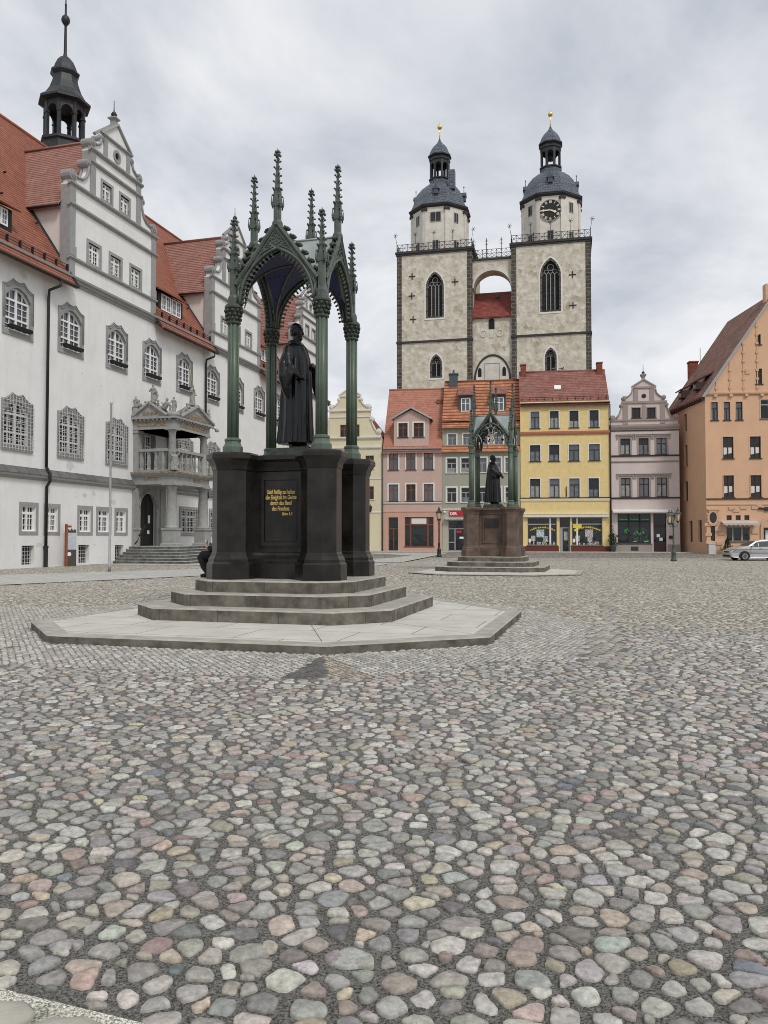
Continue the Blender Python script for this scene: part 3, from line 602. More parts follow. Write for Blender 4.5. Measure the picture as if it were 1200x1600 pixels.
def face_head(mb, c, s=1.0, beret=False, beard=False):
    """a head looking along +x: skull, brow, nose, lips, chin, ears, hair"""
    x, y, z = c
    mb.ball((x-.005*s, y, z+.03*s), (.125*s, .105*s, .135*s), 20, 12)
    mb.ball((x+.035*s, y, z-.05*s), (.085*s, .078*s, .115*s), 18, 10)
    mb.tube([(x+.105*s, y, z+.035*s), (x+.135*s, y, z-.02*s), (x+.15*s, y, z-.045*s), (x+.10*s, y, z-.06*s)], [.016*s, .02*s, .026*s, .02*s], 8)
    for q in (-1, 1):
        mb.tube([(x+.085*s, y+q*.075*s, z+.045*s), (x+.118*s, y+q*.04*s, z+.055*s), (x+.115*s, y+q*.008*s, z+.045*s)], .018*s, 8)
        mb.ball((x+.095*s, y+q*.04*s, z+.02*s), .02*s, 8, 6)
        mb.ball((x-.005*s, y+q*.108*s, z-.01*s), (.03*s, .018*s, .05*s), 8, 6)
        mb.ball((x+.07*s, y+q*.055*s, z-.045*s), .036*s, 8, 6)
    mb.ball((x+.105*s, y, z-.088*s), (.025*s, .042*s, .014*s), 8, 6); mb.ball((x+.10*s, y, z-.11*s), (.025*s, .036*s, .015*s), 8, 6)
    mb.ball((x+.088*s, y, z-.145*s), (.042*s, .045*s, .035*s), 10, 6)
    for i in range(26):                         # short locks of hair round the back and sides
        a = R(80) + (2*PI - R(160))*i/25
        for zz, rr in ((.085, .10), (.02, .112), (-.04, .104)):
            mb.ball((x-.02*s + rr*s*math.cos(a), y + rr*s*.88*math.sin(a), z + zz*s + .008*math.sin(i*2.1)), (.026*s, .026*s, .04*s), 6, 5)
    mb.ball((x-.025*s, y, z+.09*s), (.118*s, .105*s, .082*s), 14, 8)
    if beard:
        for i in range(9): mb.ball((x+.085*s, y+(i-4)*.018*s, z-.15*s-.008*s*(4-abs(i-4))/4), (.022*s, .018*s, .03*s), 6, 5)
    if beret:
        mb.ball((x-.015*s, y, z+.145*s), (.155*s, .15*s, .055*s), 16, 8)
def grip_hand(mb, wrist, d, up, s=1.0, curl=1.0, side=1):
    """palm, five fingers bent at the knuckles, thumb from the side of the palm; d = towards the fingers, up = back of the hand"""
    d = Vector(d).normalized(); up = (Vector(up) - d*Vector(up).dot(d)).normalized(); w = d.cross(up)*side; p = Vector(wrist)
    mb.tube([p, p+d*.05*s, p+d*.10*s], [.034*s, .042*s, .04*s], 10)
    for i, (o, L) in enumerate(((-.034, .075), (-.012, .088), (.011, .082), (.033, .066))):
        b = p + d*.085*s + w*o*s + up*.008*s
        k1 = b + (d*.8 - up*.25*curl).normalized()*L*.45*s
        k2 = k1 + (d*.35 - up*.9*curl).normalized()*L*.35*s
        k3 = k2 + (-d*.4*curl - up*.6).normalized()*L*.28*s
        mb.tube([b - d*.02*s, b, k1, k2, k3], [.014*s, .0145*s, .013*s, .012*s, .010*s], 8)
    b = p + d*.035*s - w*.038*s
    mb.tube([b, b - w*.03*s + d*.03*s - up*.012*s, b - w*.022*s + d*.065*s - up*.035*s], [.018*s, .016*s, .012*s], 8)
def robed_statue(name, loc, rz, label, kind):
    """a scholar in a long gown, facing +x"""
    t = thing(name, label, 'statue', loc, rz)
    b = MB()
    prof = [(.12,-.44,.345,.41,.10),(.16,-.435,.34,.405,.11),(.35,-.425,.33,.39,.10),(.6,-.41,.32,.375,.09),(.85,-.40,.305,.365,.08),(1.1,-.385,.295,.36,.07),
            (1.35,-.365,.285,.355,.055),(1.55,-.345,.28,.355,.045),(1.75,-.325,.27,.365,.035),(1.9,-.31,.245,.37,.03),(2.02,-.29,.20,.355,.025),(2.12,-.27,.15,.31,.015),(2.17,-.25,.11,.24,.01),(2.205,-.2,.06,.16,.0),(2.23,-.17,.03,.115,.0)]
    if kind == 'b': prof = [(z, xb*1.0-.02, xf*1.02+.02, ry*1.06, a*1.1) for z, xb, xf, ry, a in prof]
    b.loft([robe_ring(z, xb, xf, ry, a*1.5, seed=.7 if kind == 'a' else 2.1) for z, xb, xf, ry, a in prof])
    b.lathe([(.17, 2.16), (.175, 2.2), (.15, 2.27), (.12, 2.275)], 20, (-.085, 0, 0), smooth=True)       # standing collar
    b.tube([(-.06, 0, 2.2), (-.045, 0, 2.4)], .085, 14)
    for q in (-1, 1):                            # lapels running down the front, shoes
        b.tube([(-.02, q*.15, 2.27), (.14, q*.11, 2.10), (.235, q*.08, 1.85), (.285, q*.07, 1.5), (.30, q*.07, 1.0), (.335, q*.08, .16)], [.04, .045, .04, .035, .03, .03], 8)
        b.tube([(-.10, q*.13, .20), (-.08, q*.13, .06), (.04, q*.14, .045), (.26 + .06*(q < 0), q*.16, .035)], [.09, .085, .075, .045], 10)
    face_head(b, (-.03, 0, 2.465), 1.08)
    if kind == 'a':
        ra = [(-.09, -.33, 2.03), (-.07, -.43, 1.86), (-.03, -.47, 1.68), (.09, -.46, 1.54), (.19, -.44, 1.46)]
        b.tube(ra, [.13, .125, .105, .07, .05], 14)
        b.tube([(-.13, -.40, 1.92), (-.15, -.46, 1.70), (-.13, -.48, 1.45), (-.09, -.46, 1.2), (-.06, -.43, 1.02)], [.09, .13, .14, .11, .04], 14)
        b.tube([(.02, -.50, 1.72), (-.01, -.54, 1.5), (-.03, -.52, 1.3), (-.05, -.48, 1.12)], [.05, .06, .055, .03], 10)
        b.tube([(.10, -.47, 1.62), (.06, -.52, 1.48), (0, -.53, 1.33)], [.045, .045, .03], 10)
        for k in range(4): b.tube([(-.16+.09*k, -.37-.02*k, 1.98-.05*k), (-.17+.10*k, -.50, 1.75-.05*k), (-.08+.07*k, -.52, 1.6-.04*k)], [.03, .028, .02], 8)
        grip_hand(b, (.19, -.44, 1.46), (.85, .1, -.35), (.3, -.7, .6), 1.15)
        b.tube([(.12, -.36, 1.40), (.36, -.50, 1.385)], .03, 12)               # rolled paper
        la = [(-.08, .33, 2.03), (.03, .44, 1.83), (.17, .40, 1.70), (.32, .22, 1.70), (.36, .12, 1.72)]
        b.tube(la, [.13, .125, .11, .075, .05], 14)
        grip_hand(b, (.36, .14, 1.72), (.1, -1, .1), (.9, .2, .3), 1.1, side=-1)
        b.tube([(.22, .36, 1.75), (.31, .36, 1.55), (.34, .34, 1.3), (.33, .30, 1.1)], [.09, .13, .11, .03], 12)
    else:
        for q in (-1, 1):
            b.tube([(-.09, q*.34, 2.03), (.0, q*.47, 1.83), (.12, q*.47, 1.66), (.30, q*.27, 1.58), (.38, q*.15, 1.55)], [.15, .15, .14, .095, .055], 14)
            b.tube([(.02, q*.47, 1.75), (.06, q*.47, 1.5), (.05, q*.43, 1.33)], [.1, .13, .04], 12)
            grip_hand(b, (.36, q*.17, 1.55), (.75, -q*.5, .05), (.2, q*.8, .6), 1.15, side=q)
    for p_ in b.v: pass
    body = remesh(b, 'figure', 'bronze', t, .0095 if kind == 'a' else .014, 3)
    if kind == 'b':
        k = MB(); k.X = Matrix.Translation((.43, 0, 1.55)) @ Matrix.Rotation(R(-28), 4, 'Y')
        k.box(-.045, .045, -.19, -.002, -.16, .2); k.box(-.045, .045, .002, .19, -.16, .2); k.box(-.055, -.046, -.2, .2, -.17, .21)
        k.build('book', 'bronze', t)
    return t

def octo(h, c): return [(-h+c,-h),(h-c,-h),(h,-h+c),(h,h-c),(h-c,h),(-h+c,h),(-h,h-c),(-h,-h+c)]
def step_stack(name, loc, label, levels, cat='steps'):
    t = thing(name, label, cat, (loc[0], loc[1], levels[0][2]), MA)
    z0 = levels[0][2]
    for poly, zt, zb in levels:
        s = MB(); n = len(poly); cx = sum(p[0] for p in poly)/n; cy = sum(p[1] for p in poly)/n
        s.cur = 0
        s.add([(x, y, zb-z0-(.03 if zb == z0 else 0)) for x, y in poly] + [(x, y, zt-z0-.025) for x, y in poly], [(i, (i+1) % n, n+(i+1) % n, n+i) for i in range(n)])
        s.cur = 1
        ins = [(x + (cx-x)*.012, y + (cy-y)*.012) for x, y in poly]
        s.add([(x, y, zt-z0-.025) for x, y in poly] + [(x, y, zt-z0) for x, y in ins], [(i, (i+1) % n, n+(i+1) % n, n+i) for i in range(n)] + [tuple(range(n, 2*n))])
        j = s; s.cur = 2                          # joints between the blocks
        for i in range(n):
            a, b2 = Vector((*poly[i], 0)), Vector((*poly[(i+1) % n], 0)); L = (b2-a).length; k = max(1, round(L/1.15))
            d = (b2-a)/L; nrm = Vector((d.y, -d.x, 0))
            for q in range(k):
                p = a + d*(L*(q + (.5 if k == 1 else .0) + random.uniform(.05, .2))/k)
                j.X = Matrix(((d.x, nrm.x, 0, p.x), (d.y, nrm.y, 0, p.y), (0, 0, 1, 0), (0, 0, 0, 1)))
                j.box(-.006, .006, -.01, .003, zb-z0+.003, zt-z0-.02)
        j.X = None; s.build('step', ['granite_riser', 'granite_step', 'panel_dark'], t)
    return t
o = MB(); n = len(PLAT); cxp = .4; cyp = -.5
top = [(x, y) for x, y in PLAT]; ins = [(x+(cxp-x)*.005, y+(cyp-y)*.006) for x, y in PLAT]; rim = [(x+(cxp-x)*.07, y+(cyp-y)*.065) for x, y in PLAT]
def platform(name, loc, label, sc=1.0, zt=.13):
    t = thing(name, label, 'platform', (loc[0], loc[1], 0), MA)
    s = MB(); S = lambda L, z: [(x*sc, y*sc, z) for x, y in L]
    ring = lambda a: [(i, (i+1) % n, n+(i+1) % n, n+i) for i in range(n)]
    s.cur = 0; s.add(S(top, -.03) + S(top, zt-.02), ring(0)); s.cur = 1
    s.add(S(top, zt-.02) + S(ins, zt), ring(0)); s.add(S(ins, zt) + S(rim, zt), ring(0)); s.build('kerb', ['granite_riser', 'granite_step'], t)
    s = MB(); s.add(S(rim, zt-.003), [tuple(range(n))]); s.cur = 1
    for (x, y) in PLAT:
        a = Vector((x*sc*.93, y*sc*.93, 0)); b2 = Vector((x*sc*.55, y*sc*.52, 0)); d = (b2-a).normalized(); w = Vector((-d.y, d.x, 0))*.004
        s.add([(*(a-w)[:2], zt), (*(a+w)[:2], zt), (*(b2+w)[:2], zt), (*(b2-w)[:2], zt)], [(0, 1, 2, 3)])
    s.build('paving', ['slab', 'panel_dark'], t)
    return t
platform('platform', M1, 'large pale octagonal stone platform under the near monument')
platform('platform', M2 - mv_*.4, 'thin octagonal stone slab under the far monument', .93, .07)
step_stack('monument_steps', M1, 'three octagonal stone steps under the black pedestal', [(octo(2.62, .85), .36, .13), (octo(2.10, .7), .60, .36), (octo(1.70, .57), .83, .60)])
step_stack('monument_steps', M2, 'three octagonal stone steps under the brown pedestal', [(octo(2.62, .85), .30, .07), (octo(2.10, .7), .53, .30), (octo(1.62, .55), .76, .53)])

AC = .964                                       # half the distance between canopy columns
def pedestal(name, loc, zb, zt, m, label, inscription):
    t = thing(name, label, 'pedestal', (loc[0], loc[1], zb), MA)
    H = zt - zb
    def prof(r): return [(r+.11, 0), (r+.11, .31), (r+.075, .345), (r+.075, .40), (r+.03, .47), (r+.015, .52), (r, .54), (r, H-.36), (r+.02, H-.34), (r+.03, H-.26), (r+.085, H-.17), (r+.13, H-.12), (r+.13, H-.04), (r+.10, H), (.01, H)]
    for sx, sy in ((-1, -1), (1, -1), (1, 1), (-1, 1)):
        s = MB(); s.lathe(prof(.402), 8, (sx*AC, sy*AC, 0)); s.build('pier', m, t)
    s = MB(); s.lathe([(r*math.sqrt(2), z) for r, z in [(.80, 0), (.80, .31), (.76, .345), (.76, .40), (.70, .47), (.665, .52), (.64, .54), (.64, H-.36), (.67, H-.34), (.68, H-.26), (.74, H-.17), (.80, H-.12), (.80, H-.05), (.01, H-.05)]], 4, (0, 0, 0), PI/4)
    # straight walls that tie the piers together on the four sides
    for k in range(4):
        s.X = Matrix.Rotation(k*PI/2, 4, 'Z')
        s.prismx([(-.60, .0), (-.86, .0), (-.86, .31), (-.82, .345), (-.82, .40), (-.75, .47), (-.72, .52), (-.70, .54), (-.70, H-.36), (-.73, H-.34), (-.74, H-.26), (-.80, H-.17), (-.86, H-.12), (-.86, H-.03), (-.60, H-.03)], -AC+.1, AC-.1)
    s.X = None; s.build('core', m, t)
    for k in range(4):
        s = MB(); s.X = Matrix.Rotation(k*PI/2, 4, 'Z')
        w, z0, z1 = .44, .66, H-.45
        s.holed([(-w, z0), (w, z0), (w, z1), (-w, z1)], [[(-w+.075, z0+.08), (-w+.075, z1-.08), (w-.075, z1-.08), (w-.075, z0+.08)]], -.735, -.695)
        s.box(-w+.095, w-.095, -.722, -.695, z0+.1, z1-.1)
        s.X = None; p = s.build('panel', m, t)
        if k == 0:
            if inscription:
                lines = [('Seid fleißig zu halten', .112, 0, 2.585), ('die Einigkeit im Geiste', .112, 0, 2.475), ('durch das Band', .112, 0, 2.36), ('des Friedens.', .112, 0.0, 2.245), ('Ephes. 4, 3', .075, .14, 2.15)]
                for tx, sz, dx, z in lines:
                    q = text_mesh('inscription_line', tx, sz*1.12, 'letter_gold', p, (dx, -.724, z - zb - .03), FACE, .003, .60, .0012, shear=.12)
            else:
                s = MB(); s.box(-.32, .32, -.75, -.72, 1.40, 1.83); s.build('plaque', 'plaque_dark', p)
    return t
pedestal('pedestal', M1, .83, 3.37, 'pedestal_dark', 'black granite pedestal with golden verse on its front panel', True)
pedestal('pedestal', M2, .76, 3.17, 'pedestal_brown', 'brown granite pedestal with a blank dark plaque', False)

def archpts(s, h, n=14, z0=0.0):
    Rr = (s*s + h*h)/(2*s); a1 = math.atan2(h, Rr - s); L = []
    for i in range(n+1):
        a = a1*i/n; L.append((s - Rr + Rr*math.cos(a), z0 + Rr*math.sin(a)))
    return L                                    # from the right springing up to the apex
def pinnacle_mesh(m, x, y, z, shaft, spire, r, block=0.0):
    if block: m.lathe([(r*1.45, 0), (r*1.45, block-.05), (r*1.2, block)], 8, (x, y, z)); z += block
    m.lathe([(r*1.05, 0), (r, .05), (r, shaft-.02)], 8, (x, y, z))
    for k in range(4):
        a = k*PI/2; m.lathe([(r*.16, 0), (r*.16, shaft)], 6, (x + r*.95*math.cos(a+PI/4), y + r*.95*math.sin(a+PI/4), z))
    z += shaft; g = spire*.26
    for k in range(4):                           # gablets round the foot of the spire
        mm = Matrix.Translation((x, y, z)) @ Matrix.Rotation(k*PI/2, 4, 'Z'); old = m.X; m.X = (old @ mm) if old is not None else mm
        m.prism([(-r*.95, -.07), (r*.95, -.07), (r*.85, .02), (0, g), (-r*.85, .02)], -r*1.06, -r*.6)
        m.ball((0, -r*1.05, g+.01), r*.30, 6, 4); m.ball((-r*1.12, -r*1.12, -.03), r*.36, 6, 4); m.tube([(-r*.95, -r*.95, -.12), (-r*1.2, -r*1.2, .0), (-r*1.15, -r*1.15, .16)], [r*.2, r*.26, .005], 5)
        m.X = old
    m.lathe([(r*1.12, -.02), (r*1.02, .05), (r*.34, spire*.84), (r*.6, spire*.855), (r*.26, spire*.87)], 4, (x, y, z))
    for k in range(4):
        a = PI/4 + k*PI/2
        for i in range(6):
            f = .14 + .66*i/5; rr = r*(1.12 - .72*f)
            m.ball((x + (rr+.012)*math.cos(a)*1.12, y + (rr+.012)*math.sin(a)*1.12, z + spire*f), (r*.36, r*.36, r*.26), 5, 4)
            m.tube([(x+rr*.8*math.cos(a), y+rr*.8*math.sin(a), z+spire*f-.03), (x+(rr+.035)*math.cos(a), y+(rr+.035)*math.sin(a), z+spire*f+.004)], r*.14, 4)
    zt = z + spire*.86
    for dz, rr, n in ((.05, r*.75, 4), (.115, r*.5, 4)):
        for k in range(n):
            a = k*PI/2 + PI/4; m.ball((x+rr*math.cos(a), y+rr*math.sin(a), zt+dz), r*.40, 6, 4)
        m.ball((x, y, zt+dz), r*.42, 6, 4)
    m.tube([(x, y, zt), (x, y, zt+.12), (x, y, zt+.2)], [r*.28, r*.28, .004], 6)
def canopy(name, loc, z0, dz, label, style, tall):
    """z values below are heights above the square for the near monument"""
    t = thing(name, label, 'canopy', (loc[0], loc[1], z0), MA, off=(0, 0, z0))
    off = dz
    zc, zs, zr, za, arch = 6.06+off, 6.44+off, 6.87+off, 8.03+off, 7.53+off
    corners = ((-1, -1), (1, -1), (1, 1), (-1, 1))
    for sx, sy in corners:
        x, y = sx*AC, sy*AC; nn = 24
        s = MB(); ring = lambda r, z: [(x + r*(1+.10*math.cos(4*2*PI*i/nn))*math.cos(2*PI*i/nn+PI/4), y + r*(1+.10*math.cos(4*2*PI*i/nn))*math.sin(2*PI*i/nn+PI/4), z) for i in range(nn)]
        s.loft([ring(.111, z0+.26), ring(.108, zc)])
        for k in range(4):
            a = k*PI/2; s.lathe([(.022, z0+.26), (.022, zc)], 6, (x+.107*math.cos(a), y+.107*math.sin(a), 0), smooth=True)
        c = s.build('column', 'canopy_green', t)
        s = MB(); s.lathe([(.205, z0+.0), (.205, z0+.14), (.185, z0+.17), (.165, z0+.2), (.155, z0+.25), (.17, z0+.27), (.17, z0+.3), (.13, z0+.33)], 8, (x, y, 0)); s.build('foot', 'canopy_green', c)
        s = MB(); s.lathe([(.135, zc-.02), (.15, zc), (.15, zc+.03), (.125, zc+.05), (.125, zc+.2), (.158, zc+.29), (.185, zc+.31), (.185, zc+.35), (.165, zc+.385), (.14, zc+.40)], 8, (x, y, 0))
        if style == 'leafy':
            for lv, n_, rr in ((.09, 10, .145), (.17, 10, .152), (.25, 10, .172)):
                for i in range(n_):
                    a = 2*PI*(i+.5*(lv == .17))/n_; s.ball((x+rr*math.cos(a), y+rr*math.sin(a), zc+lv), (.034, .034, .036), 6, 4)
        s.build('capital', 'canopy_dark' if style == 'leafy' else 'canopy_green', c)
        s = MB(); pinnacle_mesh(s, x, y, zs, .60, .98, .080, .2); s.build('pinnacle', 'canopy_iron', t)
    g = AC - .1
    for k in range(4):
        rot = Matrix.Rotation(k*PI/2, 4, 'Z'); y0 = -AC
        s = MB(); s.X = rot
        ap = archpts(.80, arch-zs, 14, zs)
        if style == 'leafy':
            poly = [(g, zs), (g, zr), (0, za), (-g, zr), (-g, zs)] + [(-x, z) for x, z in ap[:-1]] + [(x, z) for x, z in reversed(ap)]
            s.prism(poly, y0-.045, y0+.045)
        for q in (-1, 1):
            s.tube([(q*(g+.03), y0-.05, zr-.02), (0, y0-.05, za+.03)], .048, 6, False); s.tube([(q*(g+.03), y0+.05, zr-.02), (0, y0+.05, za+.03)], .04, 6, False)
            s.tube([(q*(g-.03), y0-.055, zr-.12), (0, y0-.055, za-.09)], .02, 5, False)
            s.tube([(q*x, y0-.055, z) for x, z in ap], .03, 6); s.tube([(q*x*1.0, y0+.05, z) for x, z in ap], .03, 6)
        if style == 'leafy':
            for q in (-1, 1):
                s.tube([(q*(x+.07), y0-.055, z+.035) for x, z in ap], .014, 5)
                s.tube([(q*.83, y0-.05, zs), (q*.83, y0-.05, zr-.05)], .02, 5)
        fr = s.build('gable', 'canopy_iron', t)
        s = MB(); s.X = rot
        if style == 'leafy':                     # cusped fringe, relief tracery and crockets
            for q in (-1, 1):
                for i in range(13):
                    a, b2 = ap[i], ap[i+1]; mx, mz = (a[0]+b2[0])/2, (a[1]+b2[1])/2
                    nx, nz = -(b2[1]-a[1]), (b2[0]-a[0]); L = math.hypot(nx, nz); nx, nz = nx/L, nz/L
                    s.prism([(q*a[0], a[1]), (q*b2[0], b2[1]), (q*(mx+nx*.11), mz+nz*.11)], y0-.028, y0+.028)
                    s.ball((q*(mx+nx*.115), y0, mz+nz*.115), (.027, .027, .027), 5, 4)
            s.build('fringe', 'canopy_iron', fr)
            s = MB(); s.X = rot; zz = za-.30
            for k2 in range(6):
                a = k2*PI/3+PI/6; cx_, cz_ = .075*math.cos(a), zz+.075*math.sin(a)
                s.tube([(cx_+.045*math.cos(b*PI/5), y0-.05, cz_+.045*math.sin(b*PI/5)) for b in range(11)], .012, 4)
            for q in (-1, 1):
                for (cx_, cz_, rr) in ((.20, zz-.12, .05), (.30, zz-.19, .045), (.40, zz-.28, .04), (.14, zz+.0, .03), (.5, zz-.39, .035), (.6, zz-.5, .03)):
                    s.tube([(q*(cx_+rr*math.cos(b*PI/5)), y0-.05, cz_+rr*math.sin(b*PI/5)) for b in range(11)], .011, 4)
                s.tube([(q*.12, y0-.05, zz-.13), (q*.25, y0-.05, zz-.12), (q*.42, y0-.05, zz-.36), (q*.62, y0-.05, zz-.62)], .012, 4)
            s.build('tracery', 'canopy_iron', fr)
        else:                                     # open interlaced hoops hung with leaves
            for q in (-1, 1):
                s.tube([(q*.72*math.cos(a), y0, zs+.12+.95*math.sin(a)) for a in np.linspace(0, PI*.62, 14)], .028, 6)
                s.tube([(q*(.42+.34*math.cos(a)), y0, zs+.62+.34*math.sin(a)) for a in np.linspace(PI*.05, PI*1.25, 14)], .025, 6)
                s.tube([(q*(.80-.36*math.cos(a)), y0-.02, zs+.10+.46*math.sin(a)) for a in np.linspace(0, PI*.55, 10)], .025, 6)
                s.tube([(q*.02, y0, za-.05), (q*.03, y0, zs+.9), (q*.3, y0, zs+.78)], .028, 6)
            s.build('tracery', 'zinc', fr)
            s = MB(); s.X = rot
            for q in (-1, 1):
                for i in range(26):
                    f = (i+.5)/26; a, b2 = ap[int(f*13)], ap[int(f*13)+1]
                    d = random.uniform(-.03, .10)
                    s.ball((q*(a[0]-d*.8), y0+random.uniform(-.03, .05), a[1]-d*.7+random.uniform(-.03, .05)), random.uniform(.035, .06), 6, 4)
                for i in range(12): s.ball((q*random.uniform(.3, .7), y0+.02, zs+random.uniform(.35, .75)), random.uniform(.03, .055), 6, 4)
            s.build('foliage', 'canopy_dark', fr)
        s = MB(); s.X = rot
        if style == 'leafy':
            for q in (-1, 1):
                for i in range(6):
                    f = .1 + .76*i/5; x = q*g*(1-f); z = zr + (za-zr)*f; nx, nz = q*.8, .6
                    px, pz = x+nx*.07, z+nz*.09
                    s.tube([(x, y0, z+.03), (px, y0, pz)], .018, 5)
                    s.ball((px+q*.012, y0, pz+.01), (.082, .075, .038), 7, 5); s.ball((px+q*.07, y0, pz-.02), (.05, .05, .03), 6, 4); s.ball((px-q*.02, y0, pz+.045), (.028, .03, .036), 6, 4); s.ball((px+q*.02, y0, pz-.035), (.04, .04, .02), 6, 4)
            s.build('crocket', 'canopy_dark', fr)
        s = MB(); s.X = rot
        pinnacle_mesh(s, 0, y0, za-.03, .36 if tall else .42, 1.10, .076 if tall else .072, .1)
        s.build('pinnacle', 'canopy_iron', t)
    # metal roof: two crossing ridges; starred vault below with gilt ribs
    n_ = 24; ex = AC+.02
    def grid(fn, flip=False):
        vs = []; fs = []
        for i in range(n_+1):
            for j in range(n_+1):
                x, y = ex*(2*i/n_-1), ex*(2*j/n_-1); vs.append((x, y, fn(x, y)))
        for i in range(n_):
            for j in range(n_): fs.append((i*(n_+1)+j, (i+1)*(n_+1)+j, (i+1)*(n_+1)+j+1, i*(n_+1)+j+1))
        return vs, fs
    rf = lambda q: za-.02 - (za-zr+.02)/g*abs(q)
    s = MB(); vs, fs = grid(lambda x, y: max(rf(x), rf(y))); s.add(vs, fs)
    for k in range(2):
        s.X = Matrix.Rotation(k*PI/2, 4, 'Z'); s.tube([(-ex, 0, za), (ex, 0, za)], .025, 6)
    s.X = None; s.build('roof', 'zinc', t)
    def ar(q):
        q = min(abs(q), .80); Rr = (.64 + (arch-zs)**2)/1.6; return zs + math.sqrt(max(Rr*Rr - (q - (.80-Rr))**2, 0))
    ex = .80; s = MB(); vs, fs = grid(lambda x, y: max(ar(x), ar(y))-.01); s.add(vs, fs, True); v = s.build('vault', 'vault', t)
    s = MB()
    for k in range(4):
        s.X = Matrix.Rotation(k*PI/2, 4, 'Z'); s.tube([(.80*(1-i/12), .80*(1-i/12), ar(.80*(1-i/12))-.022) for i in range(13)], .013, 6)
    s.X = None; s.build('rib', 'rib_gilt', v)
    return t
canopy('canopy', M1, 3.37, 0, 'dark green Gothic canopy with leafy crockets and starred blue vault', 'leafy', True)
canopy('canopy', M2, 3.17, -.22, 'far green Gothic canopy with open hoop tracery gables', 'hoops', False)
def plinth(loc, zb, label):
    s = MB(); s.prismz(octo(.47, .06), 0, .15); s.prismz(octo(.43, .06), .15, .215)
    o = s.build('plinth', 'canopy_dark'); o.location = (loc[0], loc[1], zb); o.rotation_euler = (0, 0, MA)
    tag(o, label, 'plinth')
plinth(M1, 3.32, 'low dark slab under the near bronze scholar'); plinth(M2, 3.12, 'low dark slab under the far bronze preacher')
robed_statue('statue', (M1.x+.07, M1.y, 3.53), MA, 'black bronze scholar in a long gown under the near canopy', 'a').scale = (.93, .95, 1.03)
robed_statue('statue', (M2.x, M2.y, 3.33), MA, 'black bronze preacher holding an open book under the far canopy', 'b').scale = (.94, .94, .94)

# ------------------------------------------------------------------ person sitting on the pedestal base
def seated_person():
    t = thing('person', 'person in black sitting against the side of the black pedestal', 'person', (*m1(-1.40, -.52)[:2], .83), MA + PI)
    # facing +x here (away from the pedestal), seat at z = .33
    b = MB()
    b.tube([(0, 0, .42), (-.03, 0, .62), (-.06, 0, .82), (-.07, 0, .93)], [.13, .125, .14, .06], 14)
    b.tube([(-.065, 0, .90), (-.03, 0, 1.02)], .05, 10)
    face_head(b, (-.02, 0, 1.11), .78)
    for q in (-1, 1):
        b.tube([(.02, q*.09, .42), (.22, q*.11, .47), (.42, q*.12, .47), (.44, q*.12, .44), (.36, q*.12, .22), (.24, q*.12, .07)], [.085, .08, .062, .058, .052, .04], 10)
        b.tube([(.22, q*.12, .05), (.30, q*.13, .04), (.40, q*.14, .03)], [.045, .042, .03], 8)
        b.tube([(-.06, q*.17, .86), (-.02, q*.23, .72), (.06, q*.23, .60), (.20, q*.17, .60), (.29, q*.13, .64)], [.055, .05, .042, .035, .027], 10)
        grip_hand(b, (.29, q*.13, .64), (.6, -q*.3, .5), (.6, q*.3, -.5), .85, side=q)
    remesh(b, 'body', 'skin', t, .009, 1)
    j = MB(); j.tube([(0, 0, .40), (-.03, 0, .62), (-.06, 0, .82), (-.07, 0, .95)], [.16, .155, .175, .09], 16)
    for q in (-1, 1): j.tube([(-.06, q*.17, .87), (-.02, q*.235, .72), (.06, q*.235, .60), (.19, q*.175, .60), (.255, q*.145, .625)], [.075, .072, .062, .052, .045], 12)
    remesh(j, 'jacket', 'cloth_black', t, .012, 2)
    p = MB()
    for q in (-1, 1): p.tube([(-.02, q*.08, .42), (.22, q*.11, .47), (.42, q*.12, .47), (.46, q*.12, .43), (.37, q*.12, .22), (.25, q*.12, .06)], [.115, .10, .082, .075, .07, .062], 12)
    remesh(p, 'trousers', 'cloth_black', t, .012, 2)
    for q in (-1, 1):
        s = MB(); s.tube([(.20, q*.12, .045), (.30, q*.13, .045), (.43, q*.14, .03)], [.055, .052, .036], 10); s.build('shoe', 'cloth_black', t)
    h = MB(); h.ball((-.05, 0, 1.15), (.115, .10, .12), 14, 10)
    for q in (-1, 1): h.tube([(-.05, q*.085, 1.14), (-.04, q*.10, .98), (-.02, q*.09, .84)], [.045, .045, .015], 8)
    h.build('hair', 'hair', t)
    c = MB(); c.lathe([(.026, 0), (.034, .10), (.036, .105)], 10, (.37, 0.03, .68)); o = c.build('paper_cup', 'sign_white')
    o.location = t.location; o.rotation_euler = t.rotation_euler
    tag(o, 'small white cup held by the person in black', 'cup')
seated_person()

# ================================================================== town hall (x along the wall, y into the building)
TH = thing('town_hall', 'long white town hall with grey stone gables and red tile roof', 'town hall', TH_P, TH_A)
def sub(o, loc): o.location = loc; return o
def concave(a, b, sag, n=6):
    L = []
    for i in range(1, n+1):
        f = i/n; L.append((a[0]+(b[0]-a[0])*f, a[1]+(b[1]-a[1])*f - sag*4*f*(1-f)))
    return L
def curtain(hw, zb, zt, pk, cx):                # outline with three sagging arcs between cusps
    top = [(-hw, zt)] + concave((-hw, zt), (-cx, pk), .10) + concave((-cx, pk), (cx, pk), .12) + concave((cx, pk), (hw, zt), .10)
    return [(hw, zb), (-hw, zb)] + top
def inner(hw, zb, zs, za): return [(-hw, zb), (-hw, zs), (-hw*.62, (zs+za)/2+.10), (-hw*.2, za-.03), (0, za), (hw*.2, za-.03), (hw*.62, (zs+za)/2+.10), (hw, zs), (hw, zb)]
